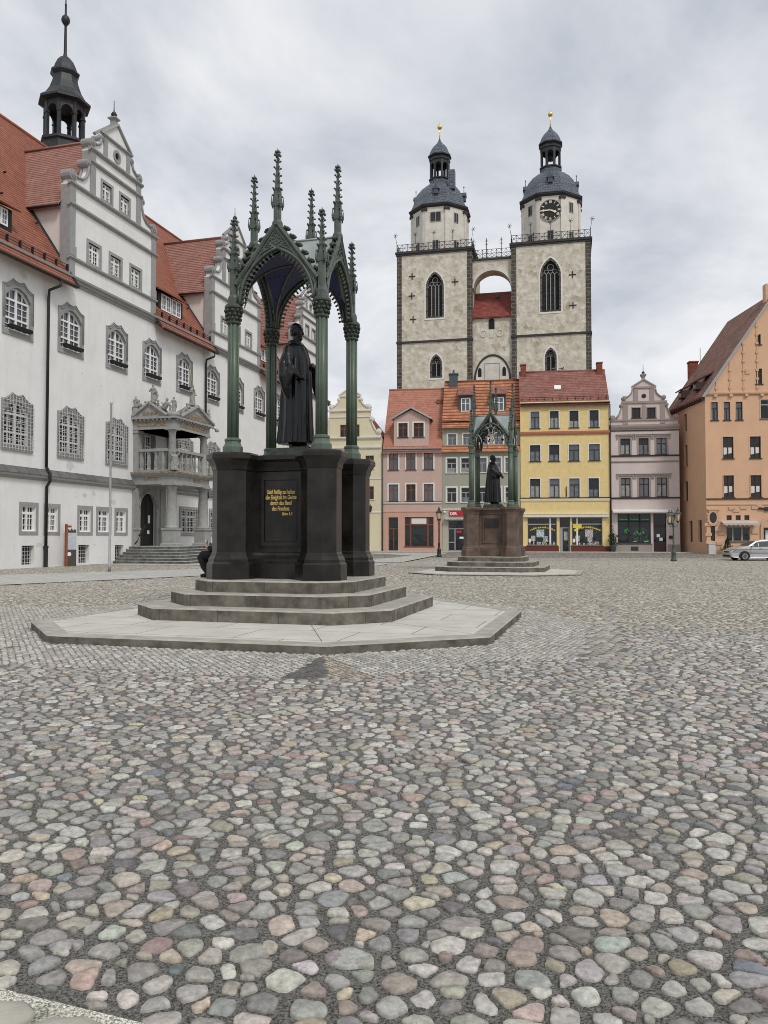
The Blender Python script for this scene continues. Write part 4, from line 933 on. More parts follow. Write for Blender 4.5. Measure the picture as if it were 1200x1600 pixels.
def casement(fr, hw, zb, zt, y, bars_z, mull=True, thick=.05, trans=None):
    """white frame with mullion, transoms and thin glazing bars"""
    fr.box(-hw, -hw+.09, y, y+.08, zb, zt); fr.box(hw-.09, hw, y, y+.08, zb, zt); fr.box(-hw+.09, hw-.09, y, y+.08, zb, zb+.10)
    fr.box(-.07, .07, y-.012, y+.08, zb+.10, zt)
    for z in (trans or []): fr.box(-hw+.09, -.07, y-.008, y+.07, z-.055, z+.055); fr.box(.07, hw-.09, y-.008, y+.07, z-.055, z+.055)
    for z in bars_z: fr.box(-hw+.09, -.07, y+.02, y+.06, z-.018, z+.018); fr.box(.07, hw-.09, y+.02, y+.06, z-.018, z+.018)
    for q in (-1, 1):
        xm = q*(hw-.09+.07)/2; fr.box(xm-.018, xm+.018, y+.018, y+.062, zb+.10, zt)
def ogee_window(grille, box):
    z0 = 0.0; hw_i, zs, za = 1.0, 2.08, 2.72
    s = MB(); s.holed(list(reversed(inner(hw_i-.07, .36, zs-.04, za-.09))), [], .26, .27) if False else None
    casement(s, hw_i, .30, 2.64, .13, [.64, 1.30, 1.66], trans=[.98, 2.0])
    s.tube([(-hw_i+.06, .17, zs+.03), (-hw_i*.55, .17, za-.20), (0, .17, za-.06), (hw_i*.55, .17, za-.20), (hw_i-.06, .17, zs+.03)], .06, 4, False)
    w = s.build('window', 'white_paint', TH)
    p = MB(); p.prism(inner(hw_i+.02, .28, zs, za+.02), .22, .23); p.build('pane', 'pane_pale' if box else 'pane', w)
    p = MB(); p.holed(curtain(1.20, 0, 2.74, 3.16, .40), [inner(hw_i, .30, zs, za)], -.05, .26); 
    for dx, dz in ((0, .0), (.11, -.12)):      # roll mouldings that follow the outline and run down the sides
        o = curtain(1.16-dx, .9, 2.70+dz*.8, 3.10+dz, .40-dx*.3)[1:] + [(1.16-dx, .9)]
        p.tube([(x, -.065, z) for x, z in o], .028, 5)
    p.box(-1.2, 1.2, -.07, -.05, .0, .06) if not grille else p.box(-1.22, 1.22, -.10, -.05, -.02, .10)
    p.build('surround', 'grey_trim', w)
    if box:
        b = MB(); b.prismx([(-.30, .36), (-.34, .55), (-.06, .55), (-.08, .36)], -.83, .83); b.build('flower_box', 'wood_dark', w)
    if grille:
        g = MB()
        for i in range(11):
            x = -1.15 + 2.3*i/10
            zt = 2.72 + .38*max(0, 1-abs(abs(x)-.40)/.75) - .05
            g.tube([(x, -.14, .03), (x, -.14, zt)], .0155, 4, False)
        for i in range(14):
            z = .12 + 2.55*i/13; g.tube([(-1.26, -.14, z), (1.26, -.14, z)], .0155, 4, False)
        for cx, cz in ((-.45, 2.2), (.45, 2.2), (0, 1.4), (-.5, .5), (.5, .5)):
            g.tube([(cx+.16*math.cos(a), -.155, cz+.16*math.sin(a)) for a in np.linspace(0, 2*PI, 9)], .016, 4)
        g.build('grille', 'light_iron', w)
    return w
UPX = [-4.14, .35, 5.02, 9.22, 13.72, 18.2, 22.8, 27.32, 31.85]
LOX = [-4.10, .41, 5.10, 13.85, 18.3, 22.8]
GX = [(-3.90, -2.37), (-1.92, -.50), (1.09, 2.59), (2.94, 4.53), (4.88, 6.35)]
GR = [(13.02, 16.05), (17.66, 20.6)]
BX = [(-3.65, -2.64, .18, 1.24), (1.22, 2.30, .14, 1.24), (4.98, 5.94, .14, 1.2)]
w0 = ogee_window(False, True); w0.location = (UPX[0], 0, 12.65)
for x in UPX[1:]: copy_tree(w0, TH).location = (x, 0, 12.65)
w1 = ogee_window(True, False); w1.location = (LOX[0], 0, 6.42)
for x in LOX[1:]: copy_tree(w1, TH).location = (x, 0, 6.42)
X0, X1 = -16.0, 46.1
holes = [(x-1.05, x+1.05, 12.65+.2, 12.65+2.74) for x in UPX] + [(x-1.05, x+1.05, 6.42+.2, 6.42+2.74) for x in LOX] + [(8.15, 9.85, 6.2, 9.1)]
lowh = [(a+.2, b-.2, 2.04, 3.42) for a, b in GX] + [(a+.1, b-.1, 1.95, 3.95) for a, b in GR] + [(a, b, c, d) for a, b, c, d in BX] + [(7.6, 9.75, .9, 4.9)]
s = MB(); s.wall(X0, X1, 5.3, 17.35, holes, 0, .38)
s.wall(X0, X1, -.3, 5.3, lowh, -.06, .42); s.quad((X0, -.06, 5.3), (X1, -.06, 5.3), (X1, 0, 5.3), (X0, 0, 5.3))
s.quad((X1, -.06, -.3), (X1, 18, -.3), (X1, 18, 17.2), (X1, 9, 30.2), (X1, 0, 17.2)); s.quad((X0, 0, -.3), (X0, 0, 17.2), (X0, 9, 30.2), (X0, 18, 17.2), (X0, 18, -.3)); s.quad((X0, 18, -.3), (X0, 18, 17.2), (X1, 18, 17.2), (X1, 18, -.3))
s.build('wall', 'white_plaster', TH)
s = MB()
for k in range(46):
    x, z = random.uniform(-8, 34), random.choice((random.uniform(5.8, 6.3), random.uniform(9.8, 12.5), random.uniform(15.9, 16.8), random.uniform(.0, 1.8), random.uniform(3.8, 4.8)))
    if any(abs(x-q) < 1.4 for q in UPX) and (12.4 < z < 16 or 6.2 < z < 9.8): continue
    if 6.6 < x < 12.6: continue
    yy = -.0015 if z > 5.65 else -.0615; r0 = random.uniform(.02, .09) if k % 3 else random.uniform(.15, .4)
    s.add([(x+r0*random.uniform(.5, 1.2)*1.4*math.cos(i*PI/5), yy, z+r0*random.uniform(.5, 1.2)*math.sin(i*PI/5)) for i in range(10)], [tuple(range(10))])
s.build('plaster_patch', 'plaster_patch', TH)
s = MB(); PA, PB = 6.9, 12.0
for a, b in ((X0, PA), (PB, X1)):
    s.prismx([(.0, 4.92), (-.14, 4.92), (-.20, 5.02), (-.30, 5.06), (-.33, 5.14), (-.33, 5.18), (.0, 5.18)], a, b)
s.build('ledge', 'grey_trim', TH)
s = MB()
for a, b in ((X0, PA), (PB, X1)): s.prismx([(-.355, 5.18), (-.355, 5.22), (-.01, 5.60), (-.003, 5.60), (-.003, 5.185)], a, b)
s.build('ledge_cover', courses('stone_cover', (.15,.15,.145), (.11,.11,.105), (.045,.045,.045), .85, 3.0, .02, .8, .4), TH)
s = MB(); s.prismx([(.0, 16.95), (-.08, 16.95), (-.10, 17.08), (-.20, 17.12), (-.22, 17.24), (-.36, 17.30), (-.38, 17.42), (.0, 17.42)], X0, X1); s.build('cornice', 'grey_trim', TH)
# plain windows
def trim_window(name, a, b, z0, z1, y, mt, fr_w, depth=.22, bars=2, nov=2, pane='pane', label=None, parent=None, notch=False):
    cx, hw = (a+b)/2, (b-a)/2; s = MB(); s.X = Matrix.Translation((cx, 0, 0))
    i = fr_w; yy = y + depth
    zz = [z0+i + (z1-z0-2*i)*k/(bars+1) for k in range(1, bars+1)]
    casement(s, hw-i, z0+i, z1-i, yy, zz, trans=[z1-i-.42*(z1-z0-2*i)/1.4] if nov else None); s.box(-hw+i+.09, hw-i-.09, yy, yy+.08, z1-i-.09, z1-i)
    s.X = None; w = s.build(name, 'white_paint', parent or TH)
    p = MB(); p.box(a+i-.02, b-i+.02, yy+.07, yy+.08, z0+i-.02, z1-i+.02); p.build('pane', pane, w)
    if mt:
        p = MB(); out = [(a, z0), (a, z1), (b, z1), (b, z0)]
        p.holed(out, [[(b-i, z0+i), (b-i, z1-i), (a+i, z1-i), (a+i, z0+i)]], y-.035, y+depth+.02)
        p.build('surround', mt, w)
    return w
for a, b in GX: trim_window('window', a, b, 1.84, 3.65, -.06, 'grey_trim', .19, .15, 3)
for a, b in GR:
    w = trim_window('window', a, b, 1.82, 4.05, -.06, 'grey_trim', .22, .26, 3)
    g = MB()
    for i in range(13): g.tube([(a+.06+(b-a-.12)*i/12, -.2, 1.84), (a+.06+(b-a-.12)*i/12, -.2, 4.02)], .017, 4, False)
    for i in range(11): g.tube([(a-.03, -.2, 1.95+1.95*i/10), (b+.03, -.2, 1.95+1.95*i/10)], .017, 4, False)
    g.build('grille', 'light_iron', w)
for a, b, c, d in BX:
    s = MB(); s.box(a, b, .28, .3, c, d); w = s.build('basement_window', 'pane', TH)
    g = MB()
    for i in range(5): x = a+(b-a)*(i+.5)/5; g.tube([(x, .16, c), (x, .16, d)], .018, 4, False)
    for i in range(5): z = c+(d-c)*(i+.5)/5; g.tube([(a, .16, z), (b, .16, z)], .018, 4, False)
    g.build('grille', 'light_iron', w)
# roof
s = MB(); e_y, e_z, r_z = -.72, 16.62, 30.75
SL = (r_z-e_z)/(9-e_y); rz_ = lambda y: e_z + SL*(y-e_y)
GS = [0.0, 17.82, 35.65]; cuts = [X0] + [v for g_ in GS for v in (g_-.03, g_+9.48)] + [X1]
for i in range(len(cuts)-1):
    a, b = cuts[i], cuts[i+1]
    if i % 2 == 0:
        s.quad((a, e_y, e_z), (b, e_y, e_z), (b, 9, r_z), (a, 9, r_z))
        s.quad((a, e_y+.06, e_z-.10), (b, e_y+.06, e_z-.10), (b, .05, 17.45), (a, .05, 17.45)); s.quad((a, e_y, e_z), (a, e_y+.06, e_z-.1), (b, e_y+.06, e_z-.1), (b, e_y, e_z))
        for x in (a, b): s.add([(x, e_y, e_z), (x, e_y+.06, e_z-.1), (x, .52, 17.6), (x, .52, rz_(.52))], [(0, 1, 2, 3)])
    else: s.quad((a, .52, rz_(.52)), (b, .52, rz_(.52)), (b, 9, r_z), (a, 9, r_z))
s.quad((X0, 9, r_z), (X1, 9, r_z), (X1, 18.7, e_z), (X0, 18.7, e_z))
s.tube([(X0, 9, r_z+.02), (X1, 9, r_z+.02)], .14, 8)
roof = s.build('roof', 'tile_red', TH)
segs = [(X0, GS[0]-.05), (GS[0]+9.5, GS[1]-.05), (GS[1]+9.5, GS[2]-.05)]
for a, b in segs:                                # gutter and snow guard only between the gables
    s = MB(); s.tube([(a, e_y-.07, e_z-.02), (b, e_y-.07, e_z-.02)], .085, 6); s.build('gutter', 'black_iron', TH)
    s = MB(); yv = e_y+.75; zv = rz_(yv)
    s.tube([(a, yv-.05, zv+.32), (b, yv-.05, zv+.32)], .018, 4, False); s.tube([(a, yv-.03, zv+.18), (b, yv-.03, zv+.18)], .018, 4, False)
    k = int((b-a)/.95)
    for i in range(k+1): x = a+(b-a)*i/k; s.box(x-.03, x+.03, yv-.10, yv+.06, zv-.03, zv+.36)
    s.build('snow_guard', 'black_iron', roof)
s = MB(); k = 0
for i in range(150):                             # small iron tile hooks
    x, y = random.uniform(-9, 34), random.uniform(1.2, 8.6)
    if any(-.3 < x-g_ < 9.8 for g_ in GS): continue
    s.box(x-.05, x+.05, y-.16, y, rz_(y)+.02, rz_(y)+.10)
o = s.build('tile_hooks', 'black_iron', roof); o['kind'] = 'stuff'
for x in (-1.86, 16.85):
    s = MB(); s.tube([(x+.25, e_y-.07, e_z-.05), (x+.22, e_y-.06, e_z-.4), (x, -.2, 15.95), (x, -.16, 15.5), (x, -.16, 5.7)], .085, 8); s.tube([(x, -.17, 5.7), (x, -.42, 5.35), (x, -.42, 4.9), (x, -.2, 4.6), (x, -.2, -.1)], .085, 8)
    s.lathe([(.12, 0), (.12, 1.2), (.15, 1.22), (.15, 1.3), (.12, 1.32)], 8, (x, -.2, -.1)); s.build('downpipe', 'black_iron', TH)
def scroll(m, x, z, y0, y1, r):
    for rr, dy in ((r, 0), (r*.62, .05), (r*.28, .09)):
        L = [(x+rr*math.cos(2*PI*i/14), z+rr*math.sin(2*PI*i/14)) for i in range(14)]; m.prism(L, y0-dy, y1)
def gable(x0, wins=True):
    """stepped gable: three storeys of plaster between grey bands and pilasters, scrolls on the steps"""
    t = MB().box(0, .001, 0, .001, 17.4, 17.401)
    X = lambda x: x0 + x
    W3 = [(1.66, 3.18), (3.95, 5.47), (6.27, 7.79)]; W2 = [(3.02, 4.36), (5.0, 6.34)]
    s = MB(); T = .55; y0 = -.05
    for a, b, z0, z1, hs in ((.0, 9.45, 17.42, 23.1, [(p+.2, q-.2, 18.85, 20.1) for p, q in W3]), (1.95, 7.5, 23.1, 26.1, [(p+.18, q-.18, 23.42, 24.5) for p, q in W2]), (3.3, 6.15, 26.1, 27.62, [(4.4, 5.05, 26.5, 27.15)])):
        s.wall(X(a), X(b), z0, z1, [(X(h[0]), X(h[1]), h[2], h[3]) for h in hs], y0, .3)
        s.quad((X(a), y0, z0), (X(a), T, z0), (X(a), T, z1), (X(a), y0, z1)); s.quad((X(b), y0, z0), (X(b), y0, z1), (X(b), T, z1), (X(b), T, z0))
        s.quad((X(a), y0, z1), (X(a), T, z1), (X(b), T, z1), (X(b), y0, z1)); s.quad((X(a), T, z0), (X(b), T, z0), (X(b), T, z1), (X(a), T, z1))
    s.prism([(X(3.3), 27.62), (X(6.15), 27.62), (X(4.725), 28.85)], y0, T)
    for q in (-1, 1):                            # plaster infill of the scrolls
        f = lambda u: X(4.725 + q*u)
        s.prism([(f(4.6), 23.1), (f(4.6), 23.8), (f(4.0), 23.62), (f(3.5), 23.72), (f(3.15), 24.05), (f(2.95), 24.5), (f(2.9), 25.2), (f(2.775), 25.2), (f(2.775), 23.1)], y0+.02, T-.05)
        s.prism([(f(2.7), 26.1), (f(2.7), 26.6), (f(2.2), 26.55), (f(1.85), 26.75), (f(1.65), 27.25), (f(1.425), 27.25), (f(1.425), 26.1)], y0+.02, T-.05)
    g = s.build('gable', 'white_plaster', TH)
    s = MB(); y1 = y0-.10                        # grey bands and pilasters
    band = lambda a, b, z, h=.16, pr=.14: s.prismx([(.0, z), (y0-.05, z), (y0-pr, z+h*.5), (y0-pr, z+h), (.0, z+h+.03)], X(a), X(b))
    for a, b, z, h, pr in ((-.12, 9.57, 18.45, .2, .17), (-.14, 9.59, 21.70, .22, .2), (-.14, 9.59, 22.98, .2, .2), (1.85, 7.6, 25.15, .2, .18), (1.8, 7.65, 25.95, .22, .2), (3.15, 6.3, 27.5, .16, .17)): band(a, b, z, h, pr)
    for a, b, z0, z1 in ((0, .5, 17.44, 23.02), (8.95, 9.45, 17.44, 23.02), (1.95, 2.44, 23.02, 26.0), (7.01, 7.5, 23.02, 26.0), (3.3, 3.66, 26.0, 27.55), (5.79, 6.15, 26.0, 27.55)):
        s.box(X(a)-.012, X(b)+.012, y0-.07, T+.02, z0, z1)
    for a, b in ((0.03, .50), (8.95, 9.42)): s.box(X(a)-.06, X(b)+.06, y0-.12, y0-.07, 18.7, 19.3)
    for q in (-1, 1):
        f = lambda u: X(4.725 + q*u)
        s.tube([(f(1.72), y0-.03, 27.62), (f(0), y0-.03, 28.98)], .13, 4, False); s.tube([(f(1.72), T-.1, 27.62), (f(0), T-.1, 28.98)], .13, 4, False)
        for L in ([(4.62, 23.85), (4.0, 23.68), (3.5, 23.78), (3.15, 24.1), (2.97, 24.55), (2.93, 25.1)], [(2.72, 26.65), (2.2, 26.6), (1.85, 26.8), (1.66, 27.3)]):
            for yy in (y0-.02, T-.1): s.tube([(f(u), yy, z) for u, z in L], .10, 5)
        scroll(s, f(4.45), 23.66, y0-.07, T+.04, .36); scroll(s, f(2.98), 25.05, y0-.07, T+.04, .26); scroll(s, f(2.62), 26.52, y0-.07, T+.04, .30); scroll(s, f(1.66), 27.28, y0-.07, T+.04, .20)
    s.lathe([(.34, 0), (.34, .12), (.24, .16), (.24, .5), (.30, .55), (.42, .62), (.42, .7), (.2, .75)], 4, (X(4.725), .2, 28.75), PI/4)
    s.build('stonework', 'grey_trim', g)
    s = MB(); s.lathe([(.05, 0), (.14, .05), (.21, .18), (.14, .33), (.045, .4), (.03, .6), (.02, 1.15)], 10, (X(4.725), .2, 29.5), smooth=True); s.build('finial', 'black_iron', g)
    L = [(X(4.725)+.42*math.cos(2*PI*i/20), 26.82+.42*math.sin(2*PI*i/20)) for i in range(20)]; L2 = [(X(4.725)+.25*math.cos(2*PI*i/20), 26.82+.25*math.sin(2*PI*i/20)) for i in range(20)]
    s = MB(); s.holed(L, [list(reversed(L2))], y0-.06, .2); o = s.build('oculus', 'grey_trim', g); s = MB(); s.prism(L2, .05, .07); s.build('pane', 'pane', g)
    if wins:
        for a, b in W3: trim_window('window', X(a), X(b), 18.65, 20.3, y0, 'grey_trim', .2, .12, 3, parent=g)
        for a, b in W2: trim_window('window', X(a), X(b), 23.24, 24.68, y0, 'grey_trim', .18, .12, 2, parent=g)
    # roof and plaster cheeks behind the gable
    ez, rzz = 21.72, 28.05; c = 4.725
    s = MB(); yb = 6.9
    for q in (-1, 1):
        ye = (ez-.0 - e_z)/SL + e_y
        s.quad((X(c+q*5.0), T-.05, ez), (X(c), T-.05, rzz), (X(c), (rzz-e_z)/SL+e_y+.1, rzz), (X(c+q*5.0), ye+.1, ez))
        s.quad((X(c+q*5.0), T-.05, ez), (X(c+q*5.0), ye+.1, ez), (X(c+q*4.9), ye+.1, ez-.12), (X(c+q*4.9), T-.05, ez-.12))
    s.tube([(X(c), T-.05, rzz+.02), (X(c), (rzz-e_z)/SL+e_y+.1, rzz+.02)], .15, 8); s.build('gable_roof', 'tile_rose', g)
    s = MB()
    for q in (-1, 1):
        xx = X(c+q*4.55); yb2 = (21.8-e_z)/SL+e_y+.15; s.add([(xx, T-.02, 17.3), (xx, T-.02, 21.85), (xx, yb2, 21.85), (xx, -.1, 17.3)], [(0, 1, 2, 3)])
    s.build('cheek_wall', 'cheek_plaster', g)
    s = MB()
    for q in (-1, 1):
        xx = X(c+q*4.62); s.tube([(X(c+q*5.03), T, ez-.03), (X(c+q*5.03), (ez-e_z)/SL+e_y, ez-.03)], .07, 6)
        s.tube([(xx, e_y+.02, e_z+.08), (xx, (21.7-e_z)/SL+e_y, 21.78)], .09, 4, False)
    s.build('lead_flashing', 'black_iron', g)
    return g
for x in GS: gable(x)
def dormer(x0, x1, z0, z1, yf, n):
    s = MB(); zt = z1+.18
    yb = (zt+1.0-e_z)/SL+e_y
    s.box(x0-.28, x1+.28, yf, (z1-e_z)/SL+e_y, z0-.25, z1+.10); d = s.build('dormer', 'wood_dark', TH)
    s = MB(); s.prismx([(yf-.45, z1+.02), (yf-.45, z1+.12), (yb+.4, zt+1.15), (yb+.4, zt+1.0)], x0-.5, x1+.5); s.build('dormer_roof', 'tile_red', d)
    w = (x1-x0)/n
    for i in range(n):
        a = x0+i*w+.08; b = x0+(i+1)*w-.08
        f = MB(); f.X = Matrix.Translation(((a+b)/2, 0, 0)); casement(f, (b-a)/2, z0, z1, yf-.06, [z0+(z1-z0)*k/3 for k in (1, 2)]); f.box(-(b-a)/2+.09, (b-a)/2-.09, yf-.06, yf+.02, z1-.09, z1); f.X = None
        wi = f.build('window', 'white_paint', d)
        f = MB(); f.box(a+.02, b-.02, yf-.02, yf-.005, z0, z1); f.build('pane', 'pane_pale', wi)
dormer(11.25, 14.15, 18.55, 19.75, .6, 2); dormer(28.9, 30.4, 18.6, 19.75, .6, 1); dormer(-6.6, -4.3, 18.75, 19.7, .6, 2)
# roof turret
tx, ty = 11.1, 9.0
s = MB(); s.lathe([(1.62, 29.5), (1.62, 31.7), (1.78, 31.8), (1.78, 31.98), (1.55, 32.1)], 8, (tx, ty, 0)); tur = s.build('roof_turret', 'dark_metal', TH)
for k in range(8):
    a = PI/8 + k*PI/4; s = MB(); s.X = Matrix.Translation((tx, ty, 0)) @ Matrix.Rotation(a, 4, 'Z'); s.box(1.28, 1.52, -.13, .13, 32.05, 34.9); s.box(1.24, 1.56, -.17, .17, 33.85, 33.98); s.X = None; s.build('post', 'dark_metal', tur)
s = MB()
for k in range(8):
    a = k*PI/4; s.X = Matrix.Translation((tx, ty, 0)) @ Matrix.Rotation(a+PI/2, 4, 'Z'); h = .60
    arc = [(.42*math.cos(PI*i/10), 33.95+.5*math.sin(PI*i/10)) for i in range(11)]
    s.prism([(h, 33.95), (h, 34.9), (-h, 34.9), (-h, 33.95)] + [(x, z) for x, z in reversed(arc)], -1.40, -1.28)
s.X = None; s.build('arch', 'dark_metal', tur)
s = MB(); s.lathe([(1.3, 34.7), (1.62, 34.85), (1.95, 34.95), (1.95, 35.12), (1.55, 35.45), (1.25, 35.95), (1.02, 36.6), (.90, 37.15), (1.02, 37.3), (1.10, 37.4), (1.10, 37.52), (.92, 37.65), (.80, 38.0), (.62, 38.4), (.38, 38.7), (.16, 38.82), (.15, 39.0), (.12, 39.05)], 8, (tx, ty, 0)); s.build('cap', 'dark_metal', tur)
s = MB(); s.lathe([(.13, 38.9), (.12, 39.0), (.09, 41.2), (.12, 41.3), (.16, 41.35), (.30, 41.55), (.33, 41.75), (.27, 41.95), (.12, 42.1), (.08, 42.2), (.07, 42.9), (.10, 42.95), (.05, 43.0), (.02, 44.6)], 10, (tx, ty, 0), smooth=True); s.build('spire', 'black_iron', tur)

# entrance porch with balcony
PY = -2.83; pxa, pxb = 7.3, 11.6
s = MB(); s.prismx([(0, 5.28), (PY-.35, 5.28), (PY-.35, 5.48), (PY-.30, 5.5), (PY-.30, 5.82), (PY-.42, 5.86), (PY-.52, 5.98), (PY-.55, 6.12), (0, 6.12)], pxa-.35, pxb+.35)
for xx, q in ((pxa-.35, -1), (pxb+.35, 1)):
    s.X = Matrix.Translation((xx, 0, 0)); s.prism([(0, 5.84), (q*.12, 5.86), (q*.22, 5.98), (q*.25, 6.12), (0, 6.12)], PY-.5, .0); s.X = None
por = s.build('porch', 'portal_stone', TH)
def column(x, y, z0, z1, r, ped):
    s = MB(); z = z0
    if ped: s.lathe([(r*2.15, 0), (r*2.15, .14), (r*1.75, .22), (r*1.72, ped-.16), (r*2.0, ped-.10), (r*2.0, ped)], 4, (x, y, z), PI/4); z += ped
    s.lathe([(r*1.35, 0), (r*1.35, .08), (r*1.12, .13), (r, .2), (r*1.02, (z1-z)*.35), (r*.86, z1-z-.34), (r*.98, z1-z-.31), (r*.88, z1-z-.28), (r*.9, z1-z-.2), (r*1.3, z1-z-.07)], 18, (x, y, z), smooth=True)
    s.box(x-r*1.4, x+r*1.4, y-r*1.4, y+r*1.4, z1-.075, z1); return s.build('column', 'portal_stone', por)
for x in (pxa, pxb): column(x, PY, 1.12, 5.28, .36, 1.2); column(x, PY, 6.14, 9.02, .27, 0)
for x in (pxa, pxb):
    s = MB(); s.box(x-.28, x+.28, -.34, -.02, 6.13, 8.98); s.box(x-.34, x+.34, -.40, -.01, 8.8, 8.98); s.build('pilaster', 'portal_stone', por)
s = MB()                                         # door surround with carved uprights
arc = [(8.675+1.02*math.cos(PI*i/12), 3.75+1.02*math.sin(PI*i/12)*1.0) for i in range(13)]
s.prism([(10.9, 1.05), (10.9, 5.28), (6.85, 5.28), (6.85, 1.05), (7.655, 1.05)] + [(x, z) for x, z in reversed(arc)] + [(9.695, 1.05)], -.22, -.05)
for x in (7.15, 10.3): s.box(x-.28, x+.28, -.36, -.21, 1.05, 2.3); s.box(x-.33, x+.33, -.40, -.20, 2.2, 2.36); s.box(x-.2, x+.2, -.31, -.21, 2.36, 5.05)
for rr in (1.12, 1.28): s.tube([(8.675+rr*math.cos(PI*i/14), -.24, 3.75+rr*math.sin(PI*i/14)) for i in range(15)], .045, 6)
s.build('door_surround', 'portal_stone', por)
s = MB(); s.prism([(7.66, 1.05)] + [(x, z) for x, z in reversed(arc)] + [(9.69, 1.05)], .05, .10); s.box(8.66, 8.69, .03, .05, 1.05, 4.7); s.build('door', 'wood_dark', por)
s = MB(); s.box(8.95, 9.22, .02, .03, 2.7, 3.25); s.build('notice', 'sign_white', por); s = MB(); s.box(8.88, 9.16, .02, .03, 1.95, 2.2); s.build('notice', 'sign_white', por)
w = trim_window('balcony_door', 8.2, 9.8, 6.2, 9.05, 0, 'grey_trim', .14, .3, 4, parent=TH)
s = MB()                                         # stairs: six steps, wider towards the square
for k in range(6):
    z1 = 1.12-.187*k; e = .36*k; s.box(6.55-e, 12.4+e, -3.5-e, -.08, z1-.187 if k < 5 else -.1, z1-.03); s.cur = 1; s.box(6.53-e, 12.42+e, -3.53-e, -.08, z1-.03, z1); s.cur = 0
s.build('stairs', ['step_shaded', 'step_tread'], por)
s = MB(); s.tube([(4.5, -2.0, 1.45), (6.75, -1.2, 2.55)], .025, 6); [s.tube([(x, y, z), (x+.1, y+.25, z-.18)], .05, 5) for x, y, z in ((4.55, -1.98, 1.45), (5.6, -1.6, 2.0), (6.7, -1.2, 2.5))]; s.build('handrail', 'black_iron', por)
s = MB(); s.box(pxa-.15, pxb+.15, PY-.16, PY+.16, 7.52, 7.72); s.box(pxa-.16, pxa+.16, PY+.16, -.05, 7.52, 7.72); s.box(pxb-.16, pxb+.16, PY+.16, -.05, 7.52, 7.72)
s.box(pxa+.2, pxb-.2, PY-.14, PY+.14, 6.13, 6.28); s.box(pxa-.14, pxa+.14, PY+.3, -.36, 6.13, 6.28); s.build('balcony_rail', 'portal_stone', por)
for i in range(6):
    x = pxa+.62+(pxb-pxa-1.24)*i/5; s = MB(); s.lathe([(.13, 6.28), (.13, 6.36), (.08, 6.42), (.13, 6.75), (.07, 7.3), (.12, 7.42), (.12, 7.52)], 4, (x, PY, 0), PI/4); s.build('baluster', 'portal_stone', por)
for i in range(4):
    y = PY+.65+(-PY-1.15)*i/3; s = MB(); s.lathe([(.16, 6.28), (.16, 6.36), (.11, 6.42), (.15, 6.75), (.10, 7.3), (.15, 7.42), (.15, 7.52)], 4, (pxa, y, 0), PI/4); s.build('baluster', 'portal_stone', por)
s = MB()                                         # upper entablature, dentils, pediments
s.box(pxa-.32, pxb+.32, PY-.32, -.03, 9.0, 9.62); s.box(pxa-.36, pxb+.36, PY-.36, -.02, 9.0, 9.14); s.box(pxa-.55, pxb+.55, PY-.55, -.015, 9.70, 9.84)
for i in range(14): x = pxa-.3+(pxb-pxa+.6)*(i+.5)/14; s.box(x-.08, x+.08, PY-.5, PY-.3, 9.6, 9.71)
for i in range(9): y = PY-.2+(-PY)*(i+.5)/9; s.box(pxa-.5, pxa-.3, y-.08, y+.08, 9.6, 9.71)
fa, fb, fm = pxa+.25, pxb+.55, (pxa+pxb)/2+.3
s.prism([(fa, 9.84), (fb, 9.84), (fm, 10.78)], PY-.42, PY+.3)
for y in (PY-.5, PY+.2): s.tube([(fa-.05, y, 9.92), (fm, y, 10.92)], .13, 4, False); s.tube([(fb+.1, y, 9.92), (fm, y, 10.92)], .13, 4, False)
na, nb, nm = PY+.15, -.02, PY/2+.05
s.prismx([(na, 9.84), (nb, 9.84), (nm, 10.70)], pxa-.42, pxa+.3)
for x in (pxa-.5, pxa+.2): s.tube([(x, na-.05, 9.92), (x, nm, 10.84)], .12, 4, False); s.tube([(x, nb-.04, 9.92), (x, nm, 10.84)], .12, 4, False)
s.lathe([(.45, 9.84), (.5, 10.0), (.42, 10.12), (.3, 10.16)], 12, (pxa-.05, PY-.05, 0), smooth=True)
s.lathe([(.2, 9.7), (.26, 10.0), (.2, 10.5), (.26, 10.55)], 8, (pxa-.3, -.2, 0))
s.lathe([(.10, 0), (.18, .1), (.10, .25)], 8, (pxb+.9, PY-.6, 9.45)); s.tube([(pxb+.3, PY-.4, 9.75), (pxb+.95, PY-.65, 9.6)], .06, 5)
s.build('pediment', 'portal_stone', por)
s = MB()                                         # gilt friezes
s.box(pxa+.35, pxb-.1, PY-.345, PY-.31, 9.22, 9.52); s.box(pxa-.345, pxa-.31, PY+.3, -.35, 9.22, 9.52)
s.box(pxa-.62, pxb+.62, PY-.575, PY-.56, 6.0, 6.11); s.box(pxa-.615, pxa-.6, PY-.55, -.1, 6.0, 6.11)
s.box(9.6, 10.6, PY-.325, PY-.305, 5.56, 5.76); s.box(pxa-.365, pxa-.355, -2.0, -.9, 5.55, 5.75)
s.prism([(fa+.75, 9.9), (fb-.75, 9.9), (fm+.2, 10.35), (fm-.2, 10.35)], PY-.45, PY-.425); s.box(pxa-.45, pxa-.425, nm-.55, nm+.55, 9.98, 10.2)
s.build('frieze', 'gilt_frieze', por)
